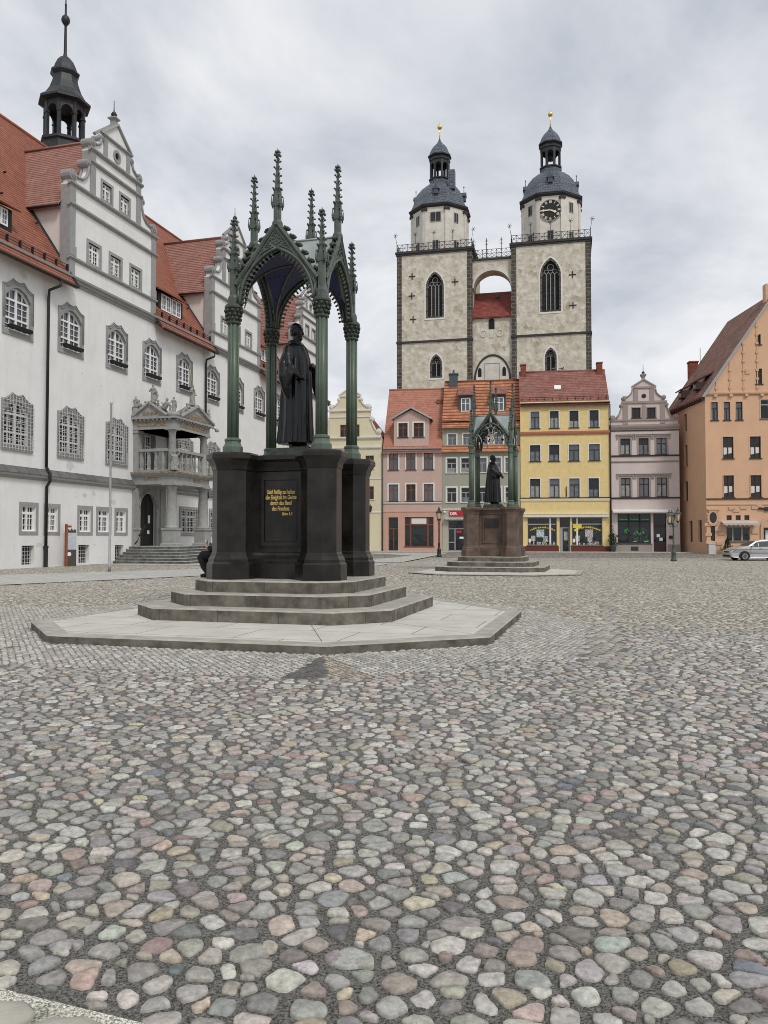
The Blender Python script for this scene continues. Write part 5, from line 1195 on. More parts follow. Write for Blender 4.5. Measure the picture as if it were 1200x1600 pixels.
def figurine(pose, h=1.0):
    b = MB()
    if pose == 'stand':
        b.tube([(0, 0, 0), (.01, 0, .2), (0, 0, .45), (.01, 0, .62), (0, 0, .76), (0, 0, .82)], [.15, .135, .12, .11, .14, .06], 10); b.ball((0, -.01, .91), (.07, .075, .09), 10, 6)
        b.tube([(.13, 0, .74), (.2, -.04, .58), (.12, -.14, .5)], [.05, .045, .035], 8); b.tube([(-.13, 0, .74), (-.2, -.02, .6), (-.16, -.12, .66)], [.05, .045, .035], 8)
        b.tube([(.12, .05, .7), (.2, .08, .4), (.14, .05, .1)], [.05, .07, .04], 8)
    elif pose == 'recline':
        b.tube([(-.35, 0, .1), (-.1, 0, .18), (.12, 0, .25), (.25, 0, .48), (.27, 0, .58)], [.09, .13, .15, .14, .06], 10); b.ball((.28, -.02, .68), (.075, .08, .09), 10, 6)
        b.tube([(-.1, -.05, .2), (-.3, -.06, .36), (-.45, -.03, .1), (-.5, -.04, .03)], [.11, .09, .06, .04], 8); b.tube([(.3, -.05, .52), (.12, -.16, .4), (.02, -.14, .52)], [.06, .05, .04], 8); b.tube([(.3, .06, .5), (.45, .04, .3), (.42, 0, .08)], [.06, .06, .05], 8)
        b.tube([(-.2, -.1, .38), (-.18, -.12, .5)], .07, 8); b.ball((-.18, -.12, .6), .07, 8, 6)
    else:
        b.tube([(0, 0, 0), (0, 0, .3), (.03, 0, .55), (0, 0, .72), (0, 0, .80)], [.22, .18, .15, .16, .06], 10); b.ball((0, 0, .9), (.08, .085, .1), 10, 6)
        b.tube([(.14, 0, .72), (.26, -.05, .9), (.1, -.05, 1.02)], [.06, .05, .04], 8); b.tube([(-.14, 0, .72), (-.28, -.05, .92), (-.1, -.05, 1.03)], [.06, .05, .04], 8); b.tube([(.1, -.1, .2), (.3, -.15, .45), (.25, -.1, .0)], [.08, .06, .05], 8)
    return remesh(b, 'figure', 'figure_stone', por, .022, 1)
fs, fr_, fc = figurine('stand'), figurine('recline'), figurine('carry')
def put(o, first, x, y, z, rz, sc=1.0, mir=1):
    c = o if first else copy_tree(o, por); c.location = (x, y, z); c.rotation_euler = (0, 0, rz); c.scale = (sc*mir, sc, sc); return c
NR = -PI/2
put(fs, True, pxa-.05, nm, 10.85, NR, 1.3); put(fs, False, pxa-.05, PY-.1, 10.15, -.6, 1.05); put(fs, False, pxb+.35, PY-.2, 9.95, .2, 1.1); put(fs, False, pxa-.3, -.2, 10.5, NR, .8)
j = put(fs, False, fm, PY-.1, 10.95, 0, 1.55)
put(fr_, True, fm-.85, PY-.15, 10.12, 0, 1.3, 1); put(fr_, False, fm+1.0, PY-.15, 10.08, 0, 1.25, -1); put(fr_, False, pxa-.1, nm-.75, 10.15, NR, 1.3, 1); put(fr_, False, pxa-.1, nm+.7, 10.15, NR, 1.25, -1)
put(fc, True, pxa-.32, PY-.34, 6.2, -.7, 1.35); g = put(fc, False, pxb+.5, PY-.38, 6.2, .3, 1.3)
s = MB(); s.tube([(fm-.15, PY-.3, 11.9), (fm-1.3, PY-.6, 13.5)], [.03, .02], 5); s.build('sword', 'gilding', por)
for o in list(TH.children):
    pass

def free_thing(o, label, cat, loc=None, group=None):
    if loc is not None: o.location = loc
    return tag(o, label, cat, group)
# flagpole, information stele
s = MB(); s.lathe([(.075, 0), (.075, .3), (.06, .35), (.05, 8.3), (.07, 8.34), (.07, 8.42)], 12, (0, 0, 0), smooth=True); o = s.build('flagpole', 'steel'); tag(o, 'tall bare steel flagpole in front of the white town hall', 'flagpole'); o.location = (-13.6, 39.7, 0)
t = thing('information_stele', 'slim information stele with rusty edge beside the town hall windows', 'sign', (-18.42, 47.1, 0), R(32))
s = MB(); s.box(-.32, -.2, -.13, .13, -.02, 2.48); s.box(-.2, .02, -.06, .0, 2.28, 2.40); s.build('edge_post', 'corten', t)
s = MB(); s.box(-.2, .30, -.05, .05, -.02, .98); s.build('base_panel', 'panel_dark', t)
s = MB(); s.box(-.2, .30, -.05, .05, .99, 1.52); s.box(-.2, .30, -.048, .05, 1.56, 1.95); s.box(-.2, .3, -.048, .05, 1.97, 2.02); s.build('text_panel', 'panel_pale', t)
s = MB(); s.prism([(-.18, 1.97), (.28, 1.97), (.28, 2.12), (.2, 2.2), (.12, 2.1), (.02, 2.24), (-.06, 2.1), (-.18, 2.2)], -.056, -.05); s.build('skyline_mark', 'panel_dark', t)
s = MB(); s.prism([(-.1+.12*math.cos(2*PI*i/16), .72+.12*math.sin(2*PI*i/16)) for i in range(16)], -.056, -.05); s.build('round_mark', 'sign_white', t)

# ================================================================== houses on the far side (x along the fronts, y into the block)
HU = Vector((math.cos(HS_A), math.sin(HS_A), 0))
def house(name, label, s0): return thing(name, label, 'house', HS_P + HU*s0, HS_A, 'houses along the far side of the square', (s0, 0, 0))
def hwin(h, a, b, z0, z1, fm='umber_frame', tm='white_trim', tw=.13, depth=.15, y=0.0, style='cross', pane='pane', sill='dark_trim', name='window', sheen=0):
    s = MB(); f = .055; cx = (a+b)/2; yy = y+depth
    s.box(a, a+f, yy-.04, yy+.02, z0, z1); s.box(b-f, b, yy-.04, yy+.02, z0, z1); s.box(a+f, b-f, yy-.04, yy+.02, z1-f, z1); s.box(a+f, b-f, yy-.04, yy+.02, z0, z0+f)
    zt = z0 + (z1-z0)*.66
    if style == 'cross': s.box(cx-.05, cx+.05, yy-.045, yy+.02, z0+f, z1-f); s.box(a+f, cx-.05, yy-.043, yy+.02, zt-.045, zt+.045); s.box(cx+.05, b-f, yy-.043, yy+.02, zt-.045, zt+.045)
    elif style == 'tee': s.box(a+f, b-f, yy-.045, yy+.02, zt-.045, zt+.045); s.box(cx-.045, cx+.045, yy-.043, yy+.02, z0+f, zt-.045)
    elif style == 'shop': 
        for k in (1, 2): x = a+(b-a)*k/3; s.box(x-.05, x+.05, yy-.045, yy+.02, z0+f, z1-f)
        for k in range(3): s.box(a+(b-a)*k/3+.055, a+(b-a)*(k+1)/3-.055, yy-.043, yy+.02, z0+(z1-z0)*.74-.05, z0+(z1-z0)*.74+.05)
    elif style == 'wide':
        for k in (.2, .8): x = a+(b-a)*k; s.box(x-.08, x+.08, yy-.045, yy+.02, z0+f, z1-f)
        for p, q in ((0, .2), (.2, .8), (.8, 1)): s.box(a+(b-a)*p+.085, a+(b-a)*q-.085, yy-.043, yy+.02, z0+(z1-z0)*.74-.06, z0+(z1-z0)*.74+.06)
    w = s.build(name, fm, h)
    if sheen:
        q_ = MB(); zc_ = z0 + (z1-z0)*sheen
        q_.quad((a+.06, yy-.004, z0+.06), (b-.06, yy-.004, z0+.06), (b-.06, yy-.004, zc_), (a+.06, yy-.004, zc_)); q_.build('curtain', random.choice(('sheen_grey', 'sheen_pale', 'sheen_grey')), w)  # pale sheet before the pane paints light reflected low in the glass
    p = MB(); p.box(a+.01, b-.01, yy, yy+.012, z0+.01, z1-.01); p.build('pane', pane, w)
    if tm:
        p = MB(); p.holed([(a-tw, z0-tw*.5), (a-tw, z1+tw), (b+tw, z1+tw), (b+tw, z0-tw*.5)], [[(b, z0), (b, z1), (a, z1), (a, z0)]], y-.028, y+.05); p.build('surround', tm, w)
    if sill: p = MB(); p.box(a-.1, b+.1, y-.09, y+.04, z0-.07, z0-.005); p.build('sill', sill, w)
    return w
def shell(h, name, m, a, b, z0, z1, holes, depth=10.0, rev=.17):
    s = MB(); s.wall(a, b, z0, z1, holes, 0, rev); s.quad((a, 0, z0), (a, depth, z0), (a, depth, z1), (a, 0, z1)); s.quad((b, 0, z0), (b, 0, z1), (b, depth, z1), (b, depth, z0)); s.quad((a, depth, z0), (b, depth, z0), (b, depth, z1), (a, depth, z1))
    return s.build(name, m, h)
def pitched(h, m, a, b, ze, zr, yr, over=.25, yb=None, thick=.12):
    yb = yb or 2*yr; s = MB()
    s.prismx([(-over, ze-over*(zr-ze)/yr), (yr, zr), (yb+over, ze-over*(zr-ze)/yr), (yb+over, ze-over*(zr-ze)/yr-thick), (yr, zr-thick*1.4), (-over, ze-over*(zr-ze)/yr-thick)], a, b)
    s.tube([(a, yr, zr+.02), (b, yr, zr+.02)], .10, 6); return s.build('roof', m, h)
def bandx(h, name, m, a, b, z0, z1, pr): s = MB(); s.prismx([(.0, z0), (-pr*.7, z0), (-pr, (z0+z1)/2), (-pr, z1), (.0, z1+.02)], a, b); return s.build(name, m, h)
def glyphs(m, x0, x1, z, h, arch, n, y):
    for i in range(n):
        f = (i+.5)/n; x = x0+(x1-x0)*f; zz = z + arch*(1-(2*f-1)**2); w = (x1-x0)/n*.36; t = -(2*f-1)*arch*3.2/(x1-x0)
        k = random.choice((0, 1, 2))
        m.box(x-w, x-w+.05, y, y+.004, zz, zz+h*random.choice((.7, 1)))
        if k != 1: m.box(x-w+.05, x+w, y, y+.004, zz+h*.3, zz+h*.45)
        if k != 2: m.box(x+w-.04, x+w+.01, y, y+.004, zz, zz+h*.7)

# ---- yellow house
Y = house('house', 'yellow four-storey house with two big shop windows and a red tile roof', -4.4)
A, B = -4.38, 4.13
rows = [[(-3.38, -2.52), (-1.52, -.67), (.37, 1.23), (2.28, 3.14)], [(-3.45, -2.46), (-1.60, -.63), (.29, 1.28), (2.21, 3.22)], [(-3.46, -2.5), (-1.59, -.63), (.31, 1.28), (2.14, 3.11)]]
zz = [(12.46, 14.12), (9.21, 10.80), (5.66, 7.48)]
hl = [(a, b, *z) for r, z in zip(rows, zz) for a, b in r] + [(-3.73, -.92, .96, 3.66), (-.65, .36, .3, 3.68), (.52, 3.41, .96, 3.66)]
shell(Y, 'wall', 'yellow_wall', A, B, -.2, 15.05, hl)
for r, z in zip(rows, zz):
    for i, (a, b) in enumerate(r): hwin(Y, a, b, *z, fm='dark_trim', tm='white_trim', tw=.10, style='tee', pane=random.choice(('pane', 'pane_pale', 'pane')), sheen=random.choice((.62, .62, .4, 0)))
bandx(Y, 'band', 'red_trim', A-.03, B+.03, 11.80, 12.12, .16); bandx(Y, 'cornice', 'yellow_base', A-.03, B+.03, 14.62, 14.95, .22); bandx(Y, 'ledge', 'dark_trim', A-.02, B+.02, 5.53, 5.62, .10); bandx(Y, 'ledge', 'yellow_base', A-.02, B+.02, 5.25, 5.52, .08)
s = MB()
for a, b in ((A-.02, -.74), (.44, B+.02)): s.box(a, b, -.05, .0, -.15, .86)
s.build('plinth', 'oxblood', Y)
s = MB(); s.box(A+.25, B-.15, -.30, .0, 3.72, 3.98); s.box(A+.25, B-.15, -.34, -.0, 3.98, 4.04); s.build('awning_case', 'white_trim', Y)
for a, b in ((-3.73, -.92), (.52, 3.41)):
    w = hwin(Y, a, b, .96, 3.66, fm='grey_frame', tm=None, style='none', depth=.25, name='shop_window')
    s = MB(); s.box(a+.06, b-.06, .2, .24, 3.0, 3.06); s.box(a+(b-a)*(.78 if a < 0 else .18)-.08, a+(b-a)*(.78 if a < 0 else .18)+.08, .21, .24, 1.02, 3.6); s.build('divider', 'white_paint', w)
    s = MB(); glyphs(s, a+.2, b-.15, 2.32, .20, .32, 15, .205); s.build('window_lettering', 'sign_yellow', w)
    q = a+(b-a)*(.45 if a < 0 else .58)
    s = MB(); s.box(q-.4, q+.35, .21, .24, 1.75, 2.5); s.build('poster', 'poster_blue' if a < 0 else 'poster_mixed', w)
    for x0, x1, z0, z1, m_ in ((a+.35, a+.75, 1.35, 1.9, 'poster_mixed'), (a+1.5, a+1.95, 1.3, 1.85, 'poster_black'), (a+.1, a+.32, 1.25, 1.6, 'sign_white')): s = MB(); s.box(x0, x1, .215, .24, z0, z1); s.build('poster', m_, w)
    s = MB()
    for i in range(16): x = a+.15+(b-a-.3)*random.random(); hh = random.uniform(.1, .32); s.box(x-.07, x+.07, .2, .24, 1.03, 1.03+hh)
    o = s.build('window_goods', 'poster_black', w); o['kind'] = 'stuff'
    if a > 0: s = MB(); s.box(a+.12, a+.95, .2, .235, 2.65, 3.0); s.prism([(a+.4+.14*math.cos(i*.4), 2.45+.14*math.sin(i*.4)) for i in range(16)], .2, .235); s.build('poster', 'sign_yellow', w)
d = hwin(Y, -.65, .36, .3, 3.68, fm='grey_frame', tm=None, style='none', depth=.45, sill=None, name='shop_door')
s = MB(); s.box(-.6, .3, .4, .44, 2.62, 2.72); s.box(-.6, -.36, .2, .44, .3, 2.62); s.box(.22, .3, .38, .44, .3, 2.6); s.build('door_frame', 'grey_frame', d)
s = MB(); s.box(-.22, .15, .41, .44, 1.45, 2.3); s.build('poster', 'poster_black', d)
pitched(Y, 'tile_brown', A-.05, B+.05, 14.98, 18.72, 3.4, .3)
s = MB(); s.tube([(A, -.36, 14.82), (B+.05, -.36, 14.82)], .085, 6); s.build('gutter', 'black_iron', Y)
s = MB(); s.tube([(B+.07, -.12, 14.7), (B+.07, -.12, .2)], .06, 6); s.build('downpipe', 'black_iron', Y)
s = MB(); s.tube([(A, .25, 15.55), (B, .25, 15.55)], .025, 4); [s.box(x-.02, x+.02, .2, .3, 15.2, 15.6) for x in np.linspace(A+.2, B-.2, 12)]; s.build('snow_guard', 'black_iron', Y)
for x in (A+.4, B-.5): s = MB(); s.box(x-.27, x+.27, 2.9, 3.7, 17.6, 19.35); s.box(x-.31, x+.31, 2.86, 3.74, 19.35, 19.47); s.build('chimney', 'brick_red', Y)
s = MB(); s.X = Matrix.Translation((-.65, 1.55, 16.72)) @ Matrix.Rotation(math.atan2(3.74, 3.4), 4, 'X'); s.box(-.32, .32, -.3, .3, -.02, .08); s.X = None; s.build('skylight', 'white_paint', Y)
s = MB(); s.tube([(.02, -.05, 5.7), (.02, -.12, 6.7)], .04, 5); s.build('flag_holder', 'umber_frame', Y)

# ---- mauve house with scrolled gable
V = house('house', 'narrow mauve house with scrolled gable and dark shop front', 4.25)
A, B = 4.3, 10.62; C = 7.40
W1 = [(5.17, 6.08), (6.88, 7.80), (8.53, 9.47)]
hl = [(a, b, 9.73, 11.30) for a, b in W1] + [(a, b, 5.65, 7.47) for a, b in W1] + [(4.84, 7.92, 1.14, 4.02), (8.16, 9.36, .2, 4.02)]
shell(V, 'wall', 'mauve_wall', A, B, -.2, 12.45, hl)
for z0, z1 in ((9.73, 11.30), (5.65, 7.47)):
    for i, (a, b) in enumerate(W1):
        w = hwin(V, a, b, z0, z1, fm='umber_frame' if z0 < 9 or i else 'dark_trim', tm='mauve_trim', tw=.17, style='cross', pane=random.choice(('pane', 'pane_pale')), sheen=random.choice((.6, .6, 0)))
        s = MB(); s.box(a-.36, b+.36, -.10, -.0, z1+.22, z1+.34); s.box(a-.42, b+.42, -.14, -.0, z1+.34, z1+.40); s.box(a-.36, a-.24, -.09, 0, z1-.08, z1+.22); s.box(b+.24, b+.36, -.09, 0, z1-.08, z1+.22); s.build('hood', 'mauve_trim', w)
for z0, z1, pr, m in ((9.54, 9.66, .13, 'dark_trim'), (8.98, 9.10, .10, 'mauve_trim'), (5.46, 5.58, .13, 'dark_trim'), (12.25, 12.62, .24, 'mauve_trim'), (12.0, 12.08, .08, 'dark_trim')): bandx(V, 'band', m, A-.03, B+.03, z0, z1, pr)
gz_ = .0
def vol(p, q, n=7, bulge=.35):                    # S-shaped edge between two corners
    L = []
    for i in range(n+1):
        f = i/n; L.append((p[0]+(q[0]-p[0])*f - math.sin(2*PI*f)*bulge*(q[0]-p[0])*.35, p[1]+(q[1]-p[1])*f + math.sin(2*PI*f)*bulge*(q[1]-p[1])*.12 - math.sin(PI*f)*bulge*.9*(q[1]-p[1])*.35))
    return L
def scroll_gable(h, m, tm, C, halfs, zs, y0, T, hl, pedi, trimname):
    """tiers: halfs[i] half width between zs[i] and zs[i+1], S-curves in between"""
    s = MB()
    for i in range(len(halfs)):
        z0, z1 = zs[i], zs[i+1]; hw = halfs[i]
        s.wall(C-hw, C+hw, z0, z1, [q for q in hl if z0 < q[2] < z1], y0, .15)
        s.add([(C-hw, y0, z0), (C-hw, T, z0), (C-hw, T, z1), (C-hw, y0, z1), (C+hw, y0, z0), (C+hw, T, z0), (C+hw, T, z1), (C+hw, y0, z1)], [(0, 1, 2, 3), (4, 7, 6, 5), (3, 2, 6, 7), (1, 5, 6, 2)])
    s.prism([(C-pedi[0], zs[-1]), (C+pedi[0], zs[-1]), (C, pedi[1])], y0, T)
    return s
s = scroll_gable(V, 'mauve_wall', 'mauve_trim', C, [1.95, .95], [12.6, 14.72, 16.25], -.02, .45, [(6.29, 7.07, 13.27, 14.24), (7.70, 8.47, 13.27, 14.24)], (1.12, 16.95), '')
def side_scrolls(s, C, a0, a1, z0, z1, y0, T):
    for q in (-1, 1):
        P = [(a0, z0), (a0-.05, z0+.45), (a0-.55, z0+.55), (a1+.55, z0+(z1-z0)*.38), (a1+.22, z0+(z1-z0)*.70), (a1+.10, z1), (a1-.02, z1), (a1-.02, z0)]
        s.prism([(C+q*x, z) for x, z in P], y0+.02, T-.03)
side_scrolls(s, C, 3.15, 1.95, 12.6, 14.75, -.02, .45); side_scrolls(s, C, 1.95, .95, 14.9, 16.1, -.02, .45)
g = s.build('gable', 'mauve_wall', V)
s = MB()
for a, b, z0, z1 in ((-3.2, 3.2, 13.0, 13.14), (-2.15, 2.15, 14.68, 14.90), (-1.15, 1.15, 16.15, 16.3)): s.box(C+a, C+b, -.13, .0, z0, z1)
for a, b, z0, z1 in ((-1.95, -1.5, 12.7, 14.68), (1.5, 1.95, 12.7, 14.68), (-.16, .16, 13.15, 14.68), (-.95, -.55, 14.9, 16.15), (.55, .95, 14.9, 16.15)): s.box(C+a, C+b, -.08, .0, z0, z1)
for q in (-1, 1):
    s.tube([(C+q*1.15, -.06, 16.28), (C, -.06, 17.0)], .09, 4, False)
    for L in ([(3.1, 13.1), (2.55, 13.2), (2.3, 13.75), (2.12, 14.35), (2.05, 14.65)], [(1.95, 15.25), (1.5, 15.35), (1.2, 15.65), (1.08, 16.1)]): s.tube([(C+q*x, -.06, z) for x, z in L], .07, 5)
    scroll(s, C+q*2.95, 13.28, -.12, .45, .28); scroll(s, C+q*2.12, 14.5, -.12, .45, .17); scroll(s, C+q*1.85, 15.2, -.12, .45, .22)
s.lathe([(.2, 16.8), (.2, 17.2), (.38, 17.45), (.38, 17.52), (.1, 17.6)], 4, (C, .2, 0), PI/4); s.build('stonework', 'mauve_trim', g)
s = MB(); s.lathe([(.03, 17.5), (.14, 17.62), (.14, 17.74), (.03, 17.85), (.02, 18.5)], 8, (C, .2, 0)); s.prism([(C+.22*math.cos(i*PI/8), 15.38+.22*math.sin(i*PI/8)) for i in range(16)], -.035, -.03); s.build('finial', 'black_iron', g)
for a, b in ((6.29, 7.07), (7.70, 8.47)): hwin(V, a, b, 13.27, 14.24, fm='umber_frame', tm='mauve_trim', tw=.09, y=-.02)
s = MB(); s.prism([(A-.1, 12.5), (C, 16.4), (B+.1, 12.5)], .5, 10); s.build('roof', 'tile_crimson', V)
w = hwin(V, 4.84, 7.92, 1.14, 4.02, fm='wood_dark', tm=None, style='shop', depth=.12, name='shop_window')
s = MB()
for cx, cz, L in ((5.55, 2.3, .5), (5.75, 2.45, .4), (6.4, 2.05, .35), (6.65, 2.2, .4), (6.95, 2.05, .4), (7.2, 2.2, .3)):
    s.tube([(cx-.12, .05, cz-L*.4), (cx, .05, cz+L*.4), (cx+.06, .05, cz-.1), (cx+.16, .05, cz-L*.2)], .035, 4)
for i in range(3): glyphs(s, 5.0+i*1.03, 5.75+i*1.03, 3.42, .12, 0, 6, .05)
s.box(7.3, 7.7, .05, .06, 1.3, 1.4); s.box(6.3, 6.6, .05, .06, 1.3, 1.38); s.build('window_lettering', 'neon_green', w)
s = MB()
for i in range(40): x, z = random.uniform(6.2, 7.6), random.uniform(1.25, 2.5); s.quad((x, .1, z), (x+.1, .1, z+.03), (x+.16, .1, z+.3), (x+.04, .1, z+.2))
o = s.build('window_plants', 'slate_blue', w); o['kind'] = 'stuff'
d = hwin(V, 8.16, 9.36, .3, 4.02, fm='umber_frame', tm=None, style='none', depth=.3, sill=None, name='shop_door', pane='pane')
s = MB(); s.box(8.2, 9.32, .2, .26, .3, 1.3); s.box(8.2, 9.32, .2, .28, 2.75, 2.9); s.build('door_panel', 'umber_frame', d)
for x, z in ((8.5, 1.75), (8.75, 1.4)): s = MB(); s.box(x, x+.3, .24, .26, z, z+.3); s.build('notice', 'sign_white', d)
s = MB(); s.prismx([(0, 4.42), (-.75, 4.22), (-.75, 4.10), (0, 4.2)], A+.05, 9.95); s.build('awning', 'white_trim', V)
s = MB(); s.box(A-.01, 8.05, -.04, 0, -.15, 1.06); s.box(9.45, B+.01, -.04, 0, -.15, 1.06); s.build('plinth', 'mauve_trim', V)
s = MB(); s.box(6.05, 6.75, -.06, -.03, .45, .85); s.build('cellar_grate', 'dark_trim', V); s = MB(); s.box(9.6, 9.95, -.14, 0, 1.6, 1.9); s.build('letter_box', 'black_iron', V)

# ---- pink house
K = house('house', 'pink house with a wide gabled dormer and brown shop window', -18.1)
A, B = -18.08, -12.12
W1 = [(-17.50, -16.54), (-15.72, -14.78), (-13.95, -13.0)]
hl = [(a, b, 8.55, 10.22) for a, b in W1] + [(a, b, 5.38, 7.07) for a, b in W1] + [(-17.52, -16.55, .3, 3.75), (-15.88, -12.98, .83, 3.78)]
shell(K, 'wall', 'pink_wall', A, B, -.2, 10.7, hl)
for z0, z1 in ((8.55, 10.22), (5.38, 7.07)):
    for a, b in W1: hwin(K, a, b, z0, z1, fm='brown_frame', tm='white_trim', tw=.14, pane=random.choice(('pane', 'pane_pale')))
s = MB(); s.wall(A-.01, B+.01, -.15, 4.25, [(-17.52, -16.55, .3, 3.75), (-15.88, -12.98, .83, 3.78)], -.03, .1); s.build('ground_floor_render', 'pink_base', K)
bandx(K, 'ledge', 'white_trim', A, B, 5.12, 5.26, .12); bandx(K, 'ledge', 'dark_trim', A, B, 5.265, 5.31, .14); bandx(K, 'ledge', 'pink_base', A, B, 4.25, 4.36, .07); bandx(K, 'cornice', 'white_trim', A, B, 10.38, 10.66, .2)
w = hwin(K, -15.88, -12.98, .83, 3.78, fm='brown_frame', tm=None, style='wide', depth=.14, name='shop_window')
s = MB(); s.box(-15.2, -13.7, .10, .12, 3.1, 3.7); s.build('blind', 'white_trim', w)
hwin(K, -17.52, -16.55, .4, 3.75, fm='brown_frame', tm='white_trim', tw=.1, style='tee', depth=.25, sill=None, name='house_door')
s = MB(); s.box(-17.8, -16.3, -.45, 0, .2, .42); s.build('doorstep', 'step_tread', K)
pitched(K, 'tile_pink', A-.02, B+.02, 10.7, 17.5, 4.6, .28)
s = MB(); s.tube([(A, -.36, 10.55), (B, -.36, 10.55)], .08, 6); s.build('gutter', 'slate_blue', K)
s = MB(); s.tube([(A-.03, -.12, 10.5), (A-.03, -.12, .2)], .06, 6); s.build('downpipe', 'slate_blue', K)
s = MB(); s.wall(-17.0, -13.45, 10.95, 13.72, [(-16.6, -15.52, 11.82, 13.32), (-15.05, -13.9, 11.82, 13.32)], .15, .15); s.prism([(-17.0, 13.72), (-13.45, 13.72), (-15.22, 14.62)], .15, .3)
for x in (-17.0, -13.45): s.quad((x, .15, 10.95), (x, .15, 13.72), (x, 2.6, 13.72), (x, 1.0, 10.95))
dm = s.build('dormer', 'pink_wall', K)
for a, b in ((-16.53, -15.59), (-14.98, -13.97)): hwin(K, a, b, 11.86, 13.28, fm='brown_frame', tm='white_trim', tw=.14, y=.15)
s = MB()
for q in (-1, 1): s.add([(-15.22, -.1, 14.86), (-15.22+q*2.05, -.1, 13.72), (-15.22+q*2.05, 3.0, 13.72), (-15.22, 4.0, 14.86), (-15.22, -.1, 14.72), (-15.22+q*2.0, -.1, 13.60)], [(0, 1, 2, 3), (0, 1, 5, 4)])
s.build('dormer_roof', 'tile_pink', dm)
s = MB()
for q in (-1, 1): s.tube([(-15.22, -.12, 14.80), (-15.22+q*2.08, -.12, 13.64)], .10, 4, False)
s.build('bargeboard', 'grey_frame', dm)
for x in (-12.75, -12.35): s = MB(); s.lathe([(.14, 0), (.14, .3), (.2, .32), (.2, .38)], 8, (x, 3.35, 15.75)); s.build('vent', 'terracotta', K)

# ---- green house
Gn = house('house', 'sage green house with a red sign and orange roof with two dormers', -12.1)
A, B = -12.1, -4.42
hl = [(a, b, z0, z1) for a, b in ((-11.62, -10.70), (-10.2, -9.3), (-8.6, -7.7), (-7.2, -6.3), (-5.85, -5.0)) for z0, z1 in ((8.18, 9.62), (5.24, 6.68))] + [(-11.5, -9.0, .4, 3.42), (-8.4, -5.0, .9, 3.4)]
shell(Gn, 'wall', 'green_wall', A, B, -.2, 10.25, hl)
for q in hl[:10]: hwin(Gn, *q, fm='grey_frame', tm='white_trim', tw=.15, style='tee', pane=random.choice(('pane', 'pane_pale', 'pane')), sill='white_trim', sheen=random.choice((0, 0, .35)))
hl2 = [(a, b, 11.0, 12.1) for a, b in ((-11.55, -10.72), (-10.02, -9.3), (-8.4, -7.6), (-6.9, -6.1), (-5.6, -4.85))]
s = MB(); s.wall(A, B, 10.2, 12.7, hl2, .45, .17); s.quad((B, .45, 10.2), (B, .45, 12.7), (B, 8, 12.7), (B, 8, 10.2)); s.quad((A, .45, 10.2), (A, 8, 10.2), (A, 8, 12.7), (A, .45, 12.7)); s.build('top_storey_wall', 'green_wall', Gn)
for q in hl2: hwin(Gn, *q, fm='grey_frame', tm='white_trim', tw=.13, y=.45, style='tee', pane='pane_pale', sill='grey_frame')
s = MB(); s.prismx([(-.35, 10.2), (-.35, 10.28), (.43, 10.95), (.43, 10.85)], A, B); s.build('skirt_roof', 'tile_orange', Gn)
s = MB(); s.prismx([(.05, 12.62), (.05, 12.7), (.95, 13.5), (.95, 13.4)], A-.03, B+.03); s.prismx([(.55, 13.42), (.55, 13.55), (4.0, 18.05), (7.5, 13.5), (7.5, 13.4), (4.0, 17.9)], A-.03, B+.03); s.tube([(A, 4.0, 18.08), (B, 4.0, 18.08)], .13, 6); s.build('roof', 'tile_orange', Gn)
for x0 in (-10.5, -7.15):
    s = MB(); s.box(x0, x0+1.4, 1.35, 3.0, 14.35, 16.15); d = s.build('dormer', 'slate_blue', Gn)
    s = MB(); s.prismx([(1.0, 16.1), (1.0, 16.2), (3.3, 17.35), (3.3, 17.2)], x0-.12, x0+1.52); s.build('dormer_roof', 'tile_brown', d)
    s = MB(); s.box(x0+.3, x0+1.1, 1.31, 1.345, 14.55, 15.8); s.build('window_glass', 'pane_pale', d)
    s = MB(); s.holed([(x0+.22, 14.47), (x0+.22, 15.88), (x0+1.18, 15.88), (x0+1.18, 14.47)], [[(x0+1.08, 14.57), (x0+1.08, 15.78), (x0+.32, 15.78), (x0+.32, 14.57)]], 1.27, 1.34); s.box(x0+.66, x0+.74, 1.28, 1.33, 14.57, 15.78); s.box(x0+.32, x0+.66, 1.285, 1.33, 15.3, 15.36); s.box(x0+.74, x0+1.08, 1.285, 1.33, 15.3, 15.36); s.build('window_frame', 'white_paint', d)
s = MB(); s.box(-11.6, -10.75, 3.5, 4.3, 17.3, 18.75); s.box(-11.68, -10.67, 3.42, 4.38, 18.75, 18.88); s.lathe([(.2, 18.88), (.1, 19.1), (.1, 19.3)], 8, (-11.17, 3.9, 0)); s.build('chimney', 'slate_blue', Gn)
s = MB(); s.wall(A+.01, B-.01, -.15, 4.45, [(-11.5, -9.0, .4, 3.42), (-8.4, -5.0, .9, 3.4)], -.03, .1); s.build('ground_floor_render', 'green_base', Gn); bandx(Gn, 'ledge', 'white_trim', A, B, 4.45, 4.58, .1)
s = MB(); s.box(-11.38, -8.6, -.16, -.03, 3.86, 4.36); sg = s.build('sign', 'sign_red', Gn)
text_mesh('sign_lettering', 'DER', .36, 'sign_white', sg, (-10.98, -.162, 3.97), FACE, .004, 1.0, .012)
w = hwin(Gn, -11.5, -9.0, .4, 3.42, fm='grey_frame', tm=None, style='none', depth=.2, sill=None, name='shop_front')
s = MB(); s.box(-11.45, -9.05, .14, .2, 2.55, 2.65); [s.box(x-.05, x+.05, .13, .2, .45, 2.55) for x in (-10.85, -9.72)]; s.box(-11.45, -10.9, .15, .2, 1.2, 1.3); s.build('door_frame', 'grey_frame', w)
